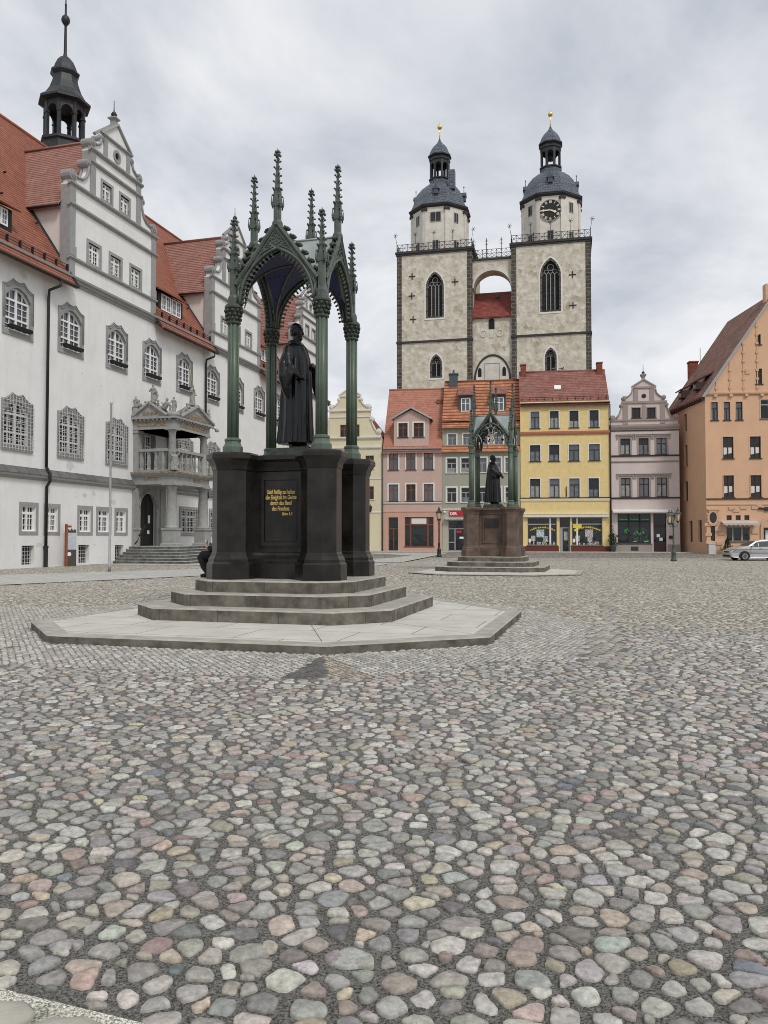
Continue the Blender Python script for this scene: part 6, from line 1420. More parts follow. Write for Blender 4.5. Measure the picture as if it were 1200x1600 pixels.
for x0, x1, z0, z1, m_ in ((-10.7, -10.2, 2.15, 2.42, 'sign_red'), (-10.4, -10.0, 1.6, 1.8, 'sign_white'), (-9.6, -9.3, 2.2, 2.45, 'sign_white'), (-9.6, -9.3, 1.8, 2.05, 'sign_white'), (-9.6, -9.3, 1.4, 1.65, 'sign_white')): s = MB(); s.box(x0, x1, .17, .2, z0, z1); s.build('poster', m_, w)
hwin(Gn, -8.4, -5.0, .9, 3.4, fm='grey_frame', tm=None, style='wide', name='shop_window')
s = MB(); n_ = 22
for i in range(n_): x = -11.85+3.3*i/n_; s.prismx([(0, 3.72), (-.5, 3.62), (-.5, 3.48 if i % 2 else 3.52), (0, 3.62)], x, x+3.3/n_-.002)
s.build('awning', 'awning_cloth', Gn)
s = MB(); s.ball((-11.85, -.12, 4.25), .11, 8, 6); s.build('globe_lamp', 'sign_white', Gn)

# ---- cream house with scrolled gable
Cr = house('house', 'cream house with scrolled gable partly behind the canopy columns', -24.8)
A, B, C = -24.8, -18.24, -21.5
W1 = [(-24.1, -23.25), (-22.5, -21.68), (-20.97, -20.13), (-19.88, -19.03)]
hl = [(a, b, z0, z1) for a, b in (W1[0], W1[1], W1[3]) for z0, z1 in ((8.71, 10.03), (5.58, 6.9))]
shell(Cr, 'wall', 'cream_wall', A, B, -.2, 11.9, hl)
for q in hl: hwin(Cr, *q, fm='brown_frame', tm=None, sill='white_trim')
for z0, z1, pr in ((10.75, 10.95, .16), (11.75, 11.95, .22), (7.6, 7.72, .06), (4.2, 4.32, .06)): bandx(Cr, 'band', 'white_trim', A, B, z0, z1, pr)
s = scroll_gable(Cr, 'cream_wall', 'white_trim', C, [2.12, 1.0], [11.93, 14.65, 16.15], -.02, .4, [(-22.5, -21.7, 11.95, 13.22), (-21.3, -20.5, 11.95, 13.22)], (1.15, 16.95), '')
side_scrolls(s, C, 3.2, 2.12, 11.95, 14.0, -.02, .4); side_scrolls(s, C, 2.1, 1.0, 14.75, 16.05, -.02, .4); g = s.build('gable', 'cream_wall', Cr)
s = MB(); s.box(C-2.3, C+2.3, -.16, 0, 14.58, 14.78); s.box(C-1.15, C+1.15, -.14, 0, 16.08, 16.22); s.box(C-2.2, C+2.2, -.1, 0, 13.95, 14.05)
for q in (-1, 1):
    s.tube([(C+q*1.2, -.06, 16.2), (C, -.06, 17.0)], .08, 4, False)
    for L in ([(3.15, 12.45), (2.7, 12.55), (2.42, 13.0), (2.25, 13.5), (2.2, 13.9)], [(2.05, 15.0), (1.6, 15.1), (1.28, 15.4), (1.12, 15.9)]): s.tube([(C+q*x, -.06, z) for x, z in L], .06, 5)
    scroll(s, C+q*3.0, 12.5, -.12, .4, .27); scroll(s, C+q*2.3, 13.75, -.12, .4, .22); scroll(s, C+q*1.95, 15.05, -.12, .4, .25); scroll(s, C+q*1.15, 15.8, -.12, .4, .17)
s.build('stonework', 'white_trim', g)
for a, b in ((-22.5, -21.7), (-21.3, -20.5)): hwin(Cr, a, b, 11.97, 13.2, fm='brown_frame', tm=None, y=-.02)
s = MB(); s.prism([(A-.1, 12.0), (C, 16.3), (B+.1, 12.0)], .45, 10); s.tube([(B+.12, .5, 12.0), (C+.9, .5, 15.2)], .08, 4, False); s.build('roof', 'tile_crimson', Cr)
t = thing('wall_lantern', 'small black lantern bracketed on the cream house wall', 'lamp', HS_P + HU*-19.3 + Vector((0, 0, 4.7)), HS_A)
s = MB(); s.tube([(0, 0, .1), (0, -.3, .3), (0, -.5, .2)], .03, 5); s.lathe([(.05, -.45), (.12, -.4), (.2, .05), (.24, .08), (.05, .25), (.03, .35)], 6, (0, -.5, 0)); s.build('lantern', 'lamp_paint', t)

# ---- orange corner house
OA = R(-5); OP = Vector((29.03, 72, 0))
Og = thing('house', 'big orange gabled corner house at the right edge', 'house', OP, OA, 'houses along the far side of the square')
Wd = 11.8; ap = 23.5; T3 = [(.55, 1.12), (1.64, 2.19), (2.71, 3.27)]; W2 = [(1.52, 2.43), (3.87, 4.81), (6.2, 7.1)]
hl = [(a, b, 12.31, 13.94) for a, b in T3] + [(a, b, 8.83, 10.79) for a, b in W2] + [(a, b, 5.34, 7.30) for a, b in W2] + [(1.72, 3.74, 1.37, 2.66), (1.75, 2.2, 3.28, 3.71), (2.54, 2.98, 3.28, 3.71), (3.3, 3.73, 3.28, 3.71), (.36, .74, 1.4, 2.78), (4.85, 7.0, 12.4, 14.1), (4.9, 6.6, .1, 3.2)]
s = MB(); s.wall(0, Wd, -.2, 14.75, hl, 0, .25)
tri = [(0.0, 14.75), (Wd, 14.75), (Wd/2, ap)]
s.holed(tri, [[(5.02, 15.53), (5.02, 16.92), (4.5, 16.92), (4.5, 15.53)], [(4.95, 19.1), (4.95, 20.03), (4.62, 20.03), (4.62, 19.1)]], -.005, .25)
sl = [(1.1, 1.95, 1.3, 3.3), (3.3, 4.2, 1.3, 3.3), (4.3, 5.2, 5.2, 7.1), (4.3, 5.1, 8.5, 10.6), (4.4, 5.2, 11.95, 13.6), (6.9, 7.7, 5.2, 7.1), (6.9, 7.7, 8.5, 10.6)]
s.X = Matrix.Rotation(R(95), 4, 'Z') @ Matrix.Scale(-1, 4, (0, 1, 0)); s.wall(0, 9.0, -.2, 14.75, sl, 0, .25); s.X = None
Wy = 9.0; dx = math.cos(R(95))*Wy; dy = math.sin(R(95))*Wy
s.quad((dx, dy, -.2), (Wd, dy, -.2), (Wd, dy, 14.7), (dx, dy, 14.7)); s.quad((Wd, 0, -.2), (Wd, dy, -.2), (Wd, dy, 14.7), (Wd, 0, 14.7)); s.add([(dx, dy, 14.7), (Wd, dy, 14.7), (Wd/2+dx, dy, ap)], [(0, 1, 2)])
s.build('wall', 'orange_wall', Og)
s = MB(); mw = Matrix.Rotation(R(95), 4, 'Z') @ Matrix.Scale(-1, 4, (0, 1, 0)); s.X = mw
for q in sl: s.box(q[0], q[1], .2, .24, q[2], q[3])
s.X = None; s.build('side_window', 'pane', Og)
for a, b in T3: w = hwin(Og, a, b, 12.31, 13.94, fm='dark_trim', tm='orange_wall', tw=.06, style='tee', pane='pane_pale')
for z0, z1 in ((8.83, 10.79), (5.34, 7.30)):
    for a, b in W2:
        w = hwin(Og, a, b, z0, z1, fm='umber_frame', tm='orange_wall', tw=.08, style='cross', pane='pane'); s = MB(); s.box(a+.06, b-.06, .155, .165, z0+.1, z0+.95) if False else s.prism([(a+.1, z0+.35), (a+.1, z0+1.0), (b-.1, z0+1.0), (b-.1, z0+.5)], .142, .149); s.build('curtain', 'white_trim', w)
hwin(Og, 1.72, 3.74, 1.37, 2.66, fm='grey_frame', tm='orange_stone', tw=.12, style='none', name='shop_window')
s = MB(); [s.box(x-.06, x+.06, .1, .16, 1.42, 2.6) for x in (2.3, 3.1)]; s.build('mullion', 'grey_frame', Og)
for a in (1.75, 2.54, 3.3): hwin(Og, a, a+.44, 3.28, 3.71, fm='dark_trim', tm=None, style='none', sill=None)
hwin(Og, .36, .74, 1.4, 2.78, fm='dark_trim', tm=None, style='tee', sill=None); hwin(Og, 4.5, 5.02, 15.53, 16.92, fm='dark_trim', tm=None, style='tee', y=-.005); hwin(Og, 4.62, 4.95, 19.1, 20.03, fm='dark_trim', tm=None, style='none', y=-.005)
hwin(Og, 4.85, 7.0, 12.4, 14.1, fm='grey_frame', tm='orange_stone', tw=.1, style='shop', name='arched_window')
d = hwin(Og, 4.9, 6.6, .1, 3.2, fm='umber_frame', tm=None, style='tee', depth=.5, sill=None, name='entrance'); s = MB(); s.box(5.4, 5.75, -.06, -.03, 1.7, 2.3) if False else s.box(5.25, 5.6, .42, .45, 1.45, 2.35); s.build('notice', 'sign_white', d)
s = MB(); arcp = [(5.75+1.1*math.cos(PI*i/12), 2.6+1.1*math.sin(PI*i/12)) for i in range(13)]; arci = [(5.75+.85*math.cos(PI*i/12), 2.6+.85*math.sin(PI*i/12)) for i in range(13)]
s.prism(arcp + list(reversed(arci)), -.1, .1); s.box(4.65, 4.9, -.1, .1, .1, 2.6); s.prism(arci, -.02, .04); s.build('entrance_arch', 'orange_stone', Og)
ov = lambda rx, rz_, n=20: [(.55+rx*math.cos(2*PI*i/n), 3.5+rz_*math.sin(2*PI*i/n)) for i in range(n)]
s = MB(); s.holed(ov(.5, .72), [list(reversed(ov(.32, .5)))], -.12, .02); s.box(.05, 1.1, -.16, 0, 4.15, 4.32); 
for i in range(14): a = 2*PI*i/14; s.box(.55+.5*math.cos(a)-.07, .55+.5*math.cos(a)+.07, -.14, 0, 3.5+.7*math.sin(a)-.06, 3.5+.7*math.sin(a)+.06)
ovw = s.build('oval_surround', 'orange_stone', Og); s = MB(); s.prism(ov(.32, .5), -.03, -.02); s.build('oval_pane', 'pane', ovw)
s = MB()                                         # rusticated blocks on the ground floor
for x, z in ((.1, 2.9), (.15, 2.0), (.2, 1.3), (1.0, 2.4), (1.3, 2.1), (1.1, 1.2), (2.2, 4.35), (2.6, 4.15), (3.2, 4.4), (4.2, 4.4), (4.6, 4.55), (4.2, 2.2), (4.3, 1.3), (1.5, .8), (2.5, .9), (3.5, .8)): s.box(x-.28, x+.28, -.08, 0, z-.14, z+.14)
s.build('rustic_block', 'orange_stone', Og)
bandx(Og, 'ledge', 'dark_trim', -.03, Wd, 5.14, 5.22, .12); bandx(Og, 'ledge', 'orange_stone', -.02, Wd, 4.62, 4.72, .06); bandx(Og, 'cornice', 'orange_stone', -.1, Wd, 14.6, 14.82, .18)
s = MB()
for i in range(8): x = .9+i*1.35; s.box(x-.14, x+.14, -.2, 0, 14.4, 14.62)
for i in range(9):                               # toothed strips climbing the gable
    x = 1.0+i*1.2; top = 14.8+(ap-14.8)*(1-abs(x-Wd/2)/(Wd/2))-.5
    s.box(x-.05, x+.05, -.06, -.006, 14.83, top); z = 15.1
    while z < top-.2: s.box(x-.12, x+.12, -.09, -.006, z, z+.2); z += .8
s.box(3.55, 3.95, -.08, -.006, 16.45, 16.9); s.box(.35, .8, -.1, -.006, 14.85, 15.2); s.build('gable_ornament', 'orange_stone', Og)
s = MB(); s.box(Wd/2-.5, Wd/2+.5, -.1, .6, 22.8, 24.6); s.build('gable_top', 'orange_stone', Og)
s = MB(); k = .25
for q, xe in ((-1, -.25), (1, Wd+.25)):
    s.add([(xe, -.2, 14.55), (Wd/2, -.2, ap+.15), (Wd/2+dx, dy+.2, ap+.15), (xe+dx, dy+.2, 14.55), (xe, -.2, 14.35), (Wd/2, -.2, ap-.05), (Wd/2+dx, dy+.2, ap-.05), (xe+dx, dy+.2, 14.35)], [(0, 1, 2, 3), (4, 7, 6, 5), (0, 3, 7, 4), (0, 4, 5, 1), (3, 2, 6, 7)])
rf = s.build('roof', 'tile_grey', Og)
s = MB(); s.prism([(-.35, 14.40), (Wd/2, ap+.02), (Wd/2, ap-.25), (-.05, 14.40)], -.26, -.205); s.build('bargeboard', 'grey_frame', Og)
s = MB()
for i in range(16): f = i/15*.97; x, y = dx*f-.12, dy*f; s.box(x-.2, x+.1, y-.06, y+.12, 14.1, 14.4)
s.build('eaves_bracket', 'umber_frame', Og)
for f, z in ((.25, 15.6), (.62, 15.4)):
    x0_ = dx*f + (z-14.55)/(ap+.15-14.55)*(Wd/2+.25) - .25; y_ = dy*f
    s = MB(); s.X = Matrix.Translation((x0_, y_, z)); s.box(-.5, .8, -.55, .55, -.15, .55); s.add([(-.75, -.75, .48), (1.9, -.75, 1.75), (1.9, .75, 1.75), (-.75, .75, .48), (-.75, -.75, .6), (1.9, -.75, 1.9), (1.9, .75, 1.9), (-.75, .75, .6)], [(0, 1, 2, 3), (4, 7, 6, 5), (0, 3, 7, 4), (0, 4, 5, 1)]); s.X = None; dd = s.build('dormer', 'umber_frame', Og)
    s = MB(); s.X = Matrix.Translation((x0_, y_, z)); s.box(-.52, -.505, -.4, .4, .0, .42); s.X = None; s.build('pane', 'pane_pale', dd)
s = MB(); cx_, cy_ = dx+2.6, dy+.8; s.box(cx_-.42, cx_+.42, cy_-.4, cy_+.4, 14.0, 19.6); s.box(cx_-.48, cx_+.48, cy_-.47, cy_+.47, 19.6, 19.75); s.tube([(cx_+.75, cy_, 17.5), (cx_+.75, cy_, 21.2)], .035, 4); s.build('chimney', 'brick_red', Og)
s = MB(); n_ = 16
for i in range(n_): x = 1.25+3.1*i/n_; s.prismx([(0, 3.18), (-.7, 3.0), (-.7, 2.78 if i % 2 else 2.83), (-.68, 2.98), (0, 3.12)], x, x+3.1/n_-.002)
s.build('awning', 'awning_cloth', Og)
s = MB(); s.tube([(4.5, -.1, 4.3), (5.4, -.1, 4.3)], .08, 4); s.box(5.0, 5.5, -.14, -.08, 4.1, 4.45); s.build('hanging_sign', 'dark_trim', Og)
OM = Matrix.Translation(OP) @ Matrix.Rotation(OA, 4, 'Z')
def oat(x, y, z): return OM @ Vector((x, y, z))
s = MB(); s.box(-.29, .29, -.18, .18, 0, 1.0); s.box(-.32, .32, -.21, .21, 1.0, 1.06); s.box(-.24, -.02, -.185, -.18, .55, .85); o = s.build('cable_cabinet', 'cable_box'); o.location = oat(.32, -.3, .12); o.rotation_euler = (0, 0, OA); tag(o, 'pale grey cable cabinet at the corner of the orange house', 'cabinet')
def leaves(m, n, fn, size):
    for i in range(n):
        p, a = fn(), Vector((random.gauss(0, 1), random.gauss(0, 1), random.gauss(0, 1))).normalized(); b = a.cross(Vector((.3, .5, .8))).normalized(); w = size*random.uniform(.6, 1.3)
        m.add([p-a*w, p+b*w*.5, p+a*w, p-b*w*.5], [(0, 1, 2, 3)])
def cone_pt(r, h):
    z = random.random()**1.3; a = random.uniform(0, 2*PI); rr = r*(1-z)**.75*random.uniform(.55, 1.08)*(1+.15*math.sin(3*a+9*z)); return Vector((rr*math.cos(a), rr*math.sin(a), z*h))
t = thing('potted_conifer', 'clipped dark conifer in a wooden tub before the orange house', 'plant', oat(1.55, -.75, .12), OA)
s = MB(); s.box(-.33, .33, -.3, .3, 0, .55); s.box(-.36, .36, -.33, .33, .47, .56); s.build('tub', 'terracotta', t); s = MB(); s.tube([(0, 0, .5), (0, 0, 1.2)], [.05, .02], 6); s.build('stem', 'umber_frame', t)
s = MB(); leaves(s, 900, lambda: cone_pt(.38, 1.05)+Vector((0, 0, .55)), .05); s.build('foliage', 'foliage', t)
for i, x in enumerate((2.75, 3.15)):
    t = thing('potted_shrub', 'taller dark shrub in a tub behind the silver car' if i == 0 else 'lower dark shrub in a tub behind the silver car', 'plant', oat(x, -.75, .12), OA, 'small shrubs before the orange house')
    s = MB(); s.box(-.2, .2, -.2, .2, 0, .5); s.build('tub', 'terracotta', t); s = MB(); leaves(s, 350, lambda: cone_pt(.22, .55 if i == 0 else .35)+Vector((0, 0, .48)), .05); s.build('foliage', 'foliage', t)
t = thing('potted_climber', 'straggly climber in a grey pot between yellow and mauve houses', 'plant', HS_P + HU*4.35 + Vector((-.1, -.55, .36)), HS_A)
s = MB(); s.lathe([(.2, 0), (.3, .55), (.33, .6), (.28, .6)], 12, (0, 0, 0), smooth=True); s.build('pot', 'slate_blue', t); s = MB(); s.tube([(0, 0, .5), (.05, .1, 1.2), (0, .3, 2.2)], [.03, .025, .01], 5); s.build('stem', 'umber_frame', t)
s = MB(); leaves(s, 320, lambda: Vector((random.gauss(0, .22), random.gauss(.15, .15), random.uniform(.6, 1.7))), .09); leaves(s, 60, lambda: Vector((random.gauss(0, .08), .3, random.uniform(1.6, 2.6))), .06); s.build('foliage', 'foliage', t)

# ================================================================== church with two towers (x along the west front, y into the church)
CH = thing('church', 'pale stone church with two towers joined by a bridge', 'church', CH_P, CH_A)
def lancet(hw, z0, z1, n=8):
    zs = z1 - hw*1.75; L = archpts(hw, z1-zs, n, zs)
    return [(hw, z0)] + L + [(-x, z) for x, z in reversed(L[:-1])] + [(-hw, z0)]
def gothic_window(cx, hw, z0, z1, big):
    s = MB(); s.X = Matrix.Translation((cx, 0, 0)); o = lancet(hw+.22, z0-.25, z1+.28); i = lancet(hw-.28, z0+.25, z1-.35)
    s.holed(o, [list(reversed(lancet(hw, z0, z1)))], -.06, .3); wh = s.build('window_border', 'white_trim', CH)
    s = MB(); s.X = Matrix.Translation((cx, 0, 0)); s.holed(lancet(hw, z0, z1), [list(reversed(i))], -.03, .548); w = s.build('window', 'quoin', CH)
    wh.parent = w; wh.name = 'border'
    s = MB(); s.X = Matrix.Translation((cx, 0, 0)); s.prism(i, .50, .545); s.build('louvres', 'leaded', w)
    s = MB(); s.X = Matrix.Translation((cx, 0, 0)); h2 = hw-.28; zs = z1-.35-h2*1.75; k = 4 if big else 2
    for j in range(1, k): x = -h2+2*h2*j/k; s.box(x-.06, x+.06, .34, .5, z0+.25, zs+.2)
    for j in range(k):
        x = -h2+2*h2*(j+.5)/k; r = h2/k
        for q in (-1, 1): s.tube([(x+q*px, .42, pz) for px, pz in archpts(r, r*1.8, 5, zs-.1)], .05, 4)
    for cz, rr in ((zs+h2*.95, h2*.38),): s.tube([(rr*math.cos(a), .42, cz+rr*math.sin(a)) for a in np.linspace(0, 2*PI, 13)], .07, 4)
    for q in (-1, 1): s.tube([(q*h2*.5+h2*.26*math.cos(a), .42, zs+h2*.42+h2*.26*math.sin(a)) for a in np.linspace(0, 2*PI, 11)], .05, 4)
    s.X = None; s.build('tracery', 'portal_stone', w)
def tower(x0, x1, clock, wins):
    cx, cy = (x0+x1)/2, (x1-x0)/2; w = x1-x0
    s = MB(); s.box(x0+.02, x1-.02, .55, w, -1, 45.0)
    s.holed([(x0+.02, -1), (x0+.02, 45.0), (x1-.02, 45.0), (x1-.02, -1)], [list(reversed(lancet(*q[1:]))) if q[0] == 0 else [(q[0]+p[0], p[1]) for p in reversed(lancet(*q[1:]))] for q in wins], 0.0, .549); t = s.build('tower', 'rubble', CH)
    for xa in (x0, x1):
        s = MB(); q = 1 if xa == x0 else -1
        s.box(*sorted((xa-.03*q, xa+.72*q)), -.045, .8, -1, 45.0); s.build('quoin', 'quoin', t)
    s = MB(); s.box(x0-.12, x1+.12, -.16, w+.1, 31.25, 31.55); s.build('string_course', 'dark_trim', t)
    s = MB(); s.box(x0-.15, x1+.15, -.18, w+.15, 44.75, 45.0); s.box(x0-.25, x1+.25, -.28, w+.25, 45.0, 45.3); s.build('parapet', 'dark_trim', t)
    s = MB(); zb = 45.3                          # iron lattice railing
    for xa, ya, xb, yb in ((x0, -.1, x1, -.1), (x0, w, x1, w), (x0, -.1, x0, w), (x1, -.1, x1, w)):
        n_ = 14
        for z in (zb+.08, zb+1.15, zb+.62): s.tube([(xa, ya, z), (xb, yb, z)], .035, 4, False)
        for i in range(n_+1):
            f = i/n_; x, y = xa+(xb-xa)*f, ya+(yb-ya)*f
            s.tube([(x, y, zb), (x, y, zb+(1.15 if i % 4 else 1.35))], .05 if i % 4 == 0 else .03, 4, False)
            if i < n_:
                x2, y2 = xa+(xb-xa)*(i+1)/n_, ya+(yb-ya)*(i+1)/n_
                s.tube([(x, y, zb+.08), (x2, y2, zb+1.15)], .026, 4, False); s.tube([(x, y, zb+1.15), (x2, y2, zb+.08)], .026, 4, False)
    for f in (.25, .5, .75, 0, 1):                # wrought flowers above the posts
        x = x0+w*f; s.tube([(x, -.1, zb+1.2), (x+(.0 if 0 < f < 1 else (f-.5)*.5), -.1, zb+2.6)], .035, 4, False)
        for a in range(6): s.tube([(x+(0 if 0 < f < 1 else (f-.5)*.5), -.1, zb+2.65), (x+(0 if 0 < f < 1 else (f-.5)*.5)+.38*math.cos(a*PI/3), -.1, zb+2.65+.38*math.sin(a*PI/3))], .03, 4, False)
    s.build('railing', 'black_iron', t)
    ah = 4.62; rad = ah/math.cos(PI/8)
    s = MB(); s.lathe([(rad, 45.2), (rad, 52.9)], 8, (cx, cy, 0)); s.build('drum', 'church_plaster', t)
    s = MB()
    for k in range(8): a = PI/8+k*PI/4; s.X = Matrix.Translation((cx+rad*math.cos(a), cy+rad*math.sin(a), 0)) @ Matrix.Rotation(a, 4, 'Z'); s.box(-.3, .10, -.30, .30, 45.25, 52.0)
    s.X = None; s.build('drum_pilaster', 'church_plaster', t)
    s = MB()
    for k in range(8): a = PI/8+k*PI/4; s.X = Matrix.Translation((cx+rad*math.cos(a), cy+rad*math.sin(a), 0)) @ Matrix.Rotation(a, 4, 'Z'); s.box(-.3, .28, -.5, .5, 52.0, 52.4)
    s.X = None; s.lathe([(rad+.05, 52.55), (rad+.45, 52.8), (rad+.5, 53.05), (rad-.2, 53.05)], 8, (cx, cy, 0)); s.build('eaves', 'dark_trim', t)
    for k, big in ((6, True), (5, False), (7, False)):   # windows of the drum
        a = k*PI/4; m = Matrix.Translation((cx, cy, 0)) @ Matrix.Rotation(a+PI/2, 4, 'Z')
        for hw, z0, z1 in ([(.42, 46.0, 47.3)] + ([] if (big and clock) else [(.85 if big else .38, 50.3, 51.7)])):
            s = MB(); s.X = m; s.box(-hw, hw, -ah-.02, -ah+.05, z0, z1); ww = s.build('drum_window', 'pane', t)
            s = MB(); s.X = m; s.holed([(-hw-.1, z0-.1), (-hw-.1, z1+.1), (hw+.1, z1+.1), (hw+.1, z0-.1)], [[(hw, z0), (hw, z1), (-hw, z1), (-hw, z0)]], -ah-.06, -ah+.02); s.box(-.05, .05, -ah-.05, -ah-.022, z0, z1); s.build('frame', 'portal_stone', ww)
    s = MB(); s.lathe([(rad+.55, 53.0), (rad+.1, 53.35), (4.72, 54.2), (4.45, 55.2), (3.95, 56.25), (3.2, 57.2), (2.35, 57.9), (1.82, 58.15), (1.75, 59.0)], 8, (cx, cy, 0)); s.build('dome', 'slate', t)
    for k in (6, 4, 0):                     # little dormers with knobs
        a = k*PI/4; m = Matrix.Translation((cx, cy, 0)) @ Matrix.Rotation(a+PI/2, 4, 'Z')
        s = MB(); s.X = m; s.box(-.38, .38, -4.52, -3.2, 54.9, 55.75); s.prism([(-.6, 55.7), (.6, 55.7), (0, 56.5)], -4.62, -2.9); s.tube([(0, -4.2, 56.3), (0, -4.2, 57.4)], .05, 5); s.ball((0, -4.2, 57.45), .12, 8, 6); d = s.build('lucarne', 'slate_blue', t)
    s = MB(); s.lathe([(1.85, 58.85), (1.95, 58.9), (1.95, 59.1), (1.7, 59.15)], 8, (cx, cy, 0)); s.build('lantern_floor', 'dark_metal', t)
    for k in range(8):
        a = PI/8+k*PI/4; s = MB(); s.X = Matrix.Translation((cx, cy, 0)) @ Matrix.Rotation(a, 4, 'Z'); s.box(1.42, 1.74, -.16, .16, 59.1, 62.3); s.X = None; s.build('lantern_post', 'dark_metal', t)
    s = MB()
    for k in range(8):
        a = k*PI/4; s.X = Matrix.Translation((cx, cy, 0)) @ Matrix.Rotation(a+PI/2, 4, 'Z'); h = .68; arc = [(.5*math.cos(PI*i/8), 61.2+.55*math.sin(PI*i/8)) for i in range(9)]
        s.prism([(h, 61.2), (h, 62.3), (-h, 62.3), (-h, 61.2)] + [(x, z) for x, z in reversed(arc)], -1.6, -1.46)
    s.X = None; s.build('lantern_arch', 'dark_metal', t)
    s = MB(); s.lathe([(.1, 62.0), (.45, 61.2), (.6, 60.6), (.1, 60.55)] if clock else [(.05, 62.0), (.3, 61.4), (.4, 61.0), (.05, 60.95)], 10, (cx, cy, 0)); s.build('bell', 'black_iron', t)
    s = MB(); s.lathe([(1.6, 62.2), (1.9, 62.35), (1.9, 62.6), (1.75, 62.7), (1.75, 62.95), (2.1, 63.05), (2.1, 63.25)], 8, (cx, cy, 0)); s.build('lantern_cornice', 'dark_metal', t)
    s = MB(); s.lathe([(2.1, 63.2), (1.85, 63.5), (1.68, 64.0), (1.4, 64.6), (1.0, 65.15), (.55, 65.6), (.3, 66.0), (.15, 66.4)], 8, (cx, cy, 0)); s.build('lantern_cap', 'slate', t)
    s = MB(); s.tube([(cx, cy, 66.2), (cx, cy, 68.9)], .09, 6); s.ball((cx, cy, 68.6), .42, 14, 10); s.tube([(cx, cy, 69.0), (cx, cy, 69.6)], .04, 5); s.build('knob', 'gilding', t)
    for o in [c for c in t.children if c.name.split('.')[0] in ('drum', 'drum_pilaster', 'eaves', 'drum_window', 'dome', 'lucarne', 'lantern_floor', 'lantern_post', 'lantern_arch', 'bell', 'lantern_cornice', 'lantern_cap')]:
        for q in [o] + list(o.children):
            q.data.transform(Matrix.Translation((cx, cy, 0)) @ Matrix.Diagonal((.915, .915, 1, 1)) @ Matrix.Translation((-cx, -cy, 0)))
    for o in t.children:
        if o.name.split('.')[0] in ('dome', 'lucarne', 'lantern_floor', 'lantern_post', 'lantern_arch', 'bell', 'lantern_cornice', 'lantern_cap', 'knob'):
            o.data.transform(Matrix.Translation((0, 0, 53)) @ Matrix.Diagonal((1, 1, .905, 1)) @ Matrix.Translation((0, 0, -53)))
    return t, cx, cy, ah*.915
tl, lx, ly, lah = tower(-22.8, -11.35, False, [(-16.97, 1.38, 34.9, 42.0), (-16.8, .95, 25.75, 29.4)]); tr_, rx, ry, rah = tower(-5.5, 5.88, True, [(.16, 1.5, 34.75, 42.75), (.12, .85, 25.75, 29.5)])
s = MB(); s.box(lx+1.75, lx+2.75, ly-2.8, ly-1.7, 55.8, 58.8); s.build('chimney_stack', 'slate', tl)
gothic_window(-16.97, 1.38, 34.9, 42.0, True); gothic_window(.16, 1.5, 34.75, 42.75, True); gothic_window(-16.8, .95, 25.75, 29.4, False); gothic_window(.12, .85, 25.75, 29.5, False)
for x, z in ((-20.45, 41.5), (-20.5, 38.5), (-20.3, 34.9), (-13.9, 40.2), (3.3, 40.0), (3.35, 35.5)):   # iron wall anchors
    s = MB(); s.box(x-.07, x+.07, -.08, .01, z-.5, z+.5); s.box(x-.5, x-.07, -.08, .01, z-.07, z+.07); s.box(x+.07, x+.5, -.08, .01, z-.07, z+.07); s.build('wall_anchor', 'black_iron', tl if x < -10 else tr_)
# clock
s = MB(); cz = 50.35; yy = ry-rah; circ = lambda r, n=40: [(rx+r*math.cos(2*PI*i/n), cz+r*math.sin(2*PI*i/n)) for i in range(n)]
s.prism(circ(1.56), yy-.12, yy+.05); ck = s.build('clock', 'wood_dark', tr_)
s = MB(); s.holed(circ(1.66), [list(reversed(circ(1.54)))], yy-.16, yy+.02); s.build('rim', 'portal_stone', ck)
s = MB(); ROM = ['XII', 'I', 'II', 'III', 'IIII', 'V', 'VI', 'VII', 'VIII', 'IX', 'X', 'XI']
for h_, tx_ in enumerate(ROM):
    a = h_*PI/6; m = Matrix.Translation((rx+1.26*math.sin(a), yy-.13, cz+1.26*math.cos(a))) @ Matrix.Rotation(a, 4, 'Y'); s.X = m; wd = {'I': .10, 'V': .19, 'X': .20}; W_ = sum(wd[c] for c in tx_); sc_ = min(1, .52/W_); x = -W_*sc_/2
    for c in tx_:
        q = wd[c]*sc_; H_ = .20
        if c == 'I': s.box(x+q*.2, x+q*.8, -.02, 0, -H_, H_)
        elif c == 'V': s.add([(x, -.02, H_), (x+q*.3, -.02, H_), (x+q*.6, -.02, -H_), (x+q*.35, -.02, -H_), (x+q, -.02, H_), (x+q*.8, -.02, H_)], [(0, 1, 2, 3), (3, 2, 4, 5)])
        else: s.add([(x, -.02, H_), (x+q*.3, -.02, H_), (x+q, -.02, -H_), (x+q*.7, -.02, -H_), (x+q*.72, -.021, H_), (x+q, -.021, H_), (x+q*.28, -.021, -H_), (x, -.021, -H_)], [(0, 1, 2, 3), (4, 5, 6, 7)])
        x += q
s.X = None; s.build('numerals', 'clock_cream', ck)
for a, L, wd_ in ((R(270), 1.35, .10), (R(112), .98, .13)):
    s = MB(); s.X = Matrix.Translation((rx, yy-.17, cz)) @ Matrix.Rotation(a, 4, 'Y'); s.prism([(-wd_*.5, -.3), (wd_*.5, -.3), (wd_, L*.65), (wd_*1.7, L*.72), (0, L), (-wd_*1.7, L*.72), (-wd_, L*.65)], -.03, 0); s.X = None; s.build('hand', 'clock_cream', ck)
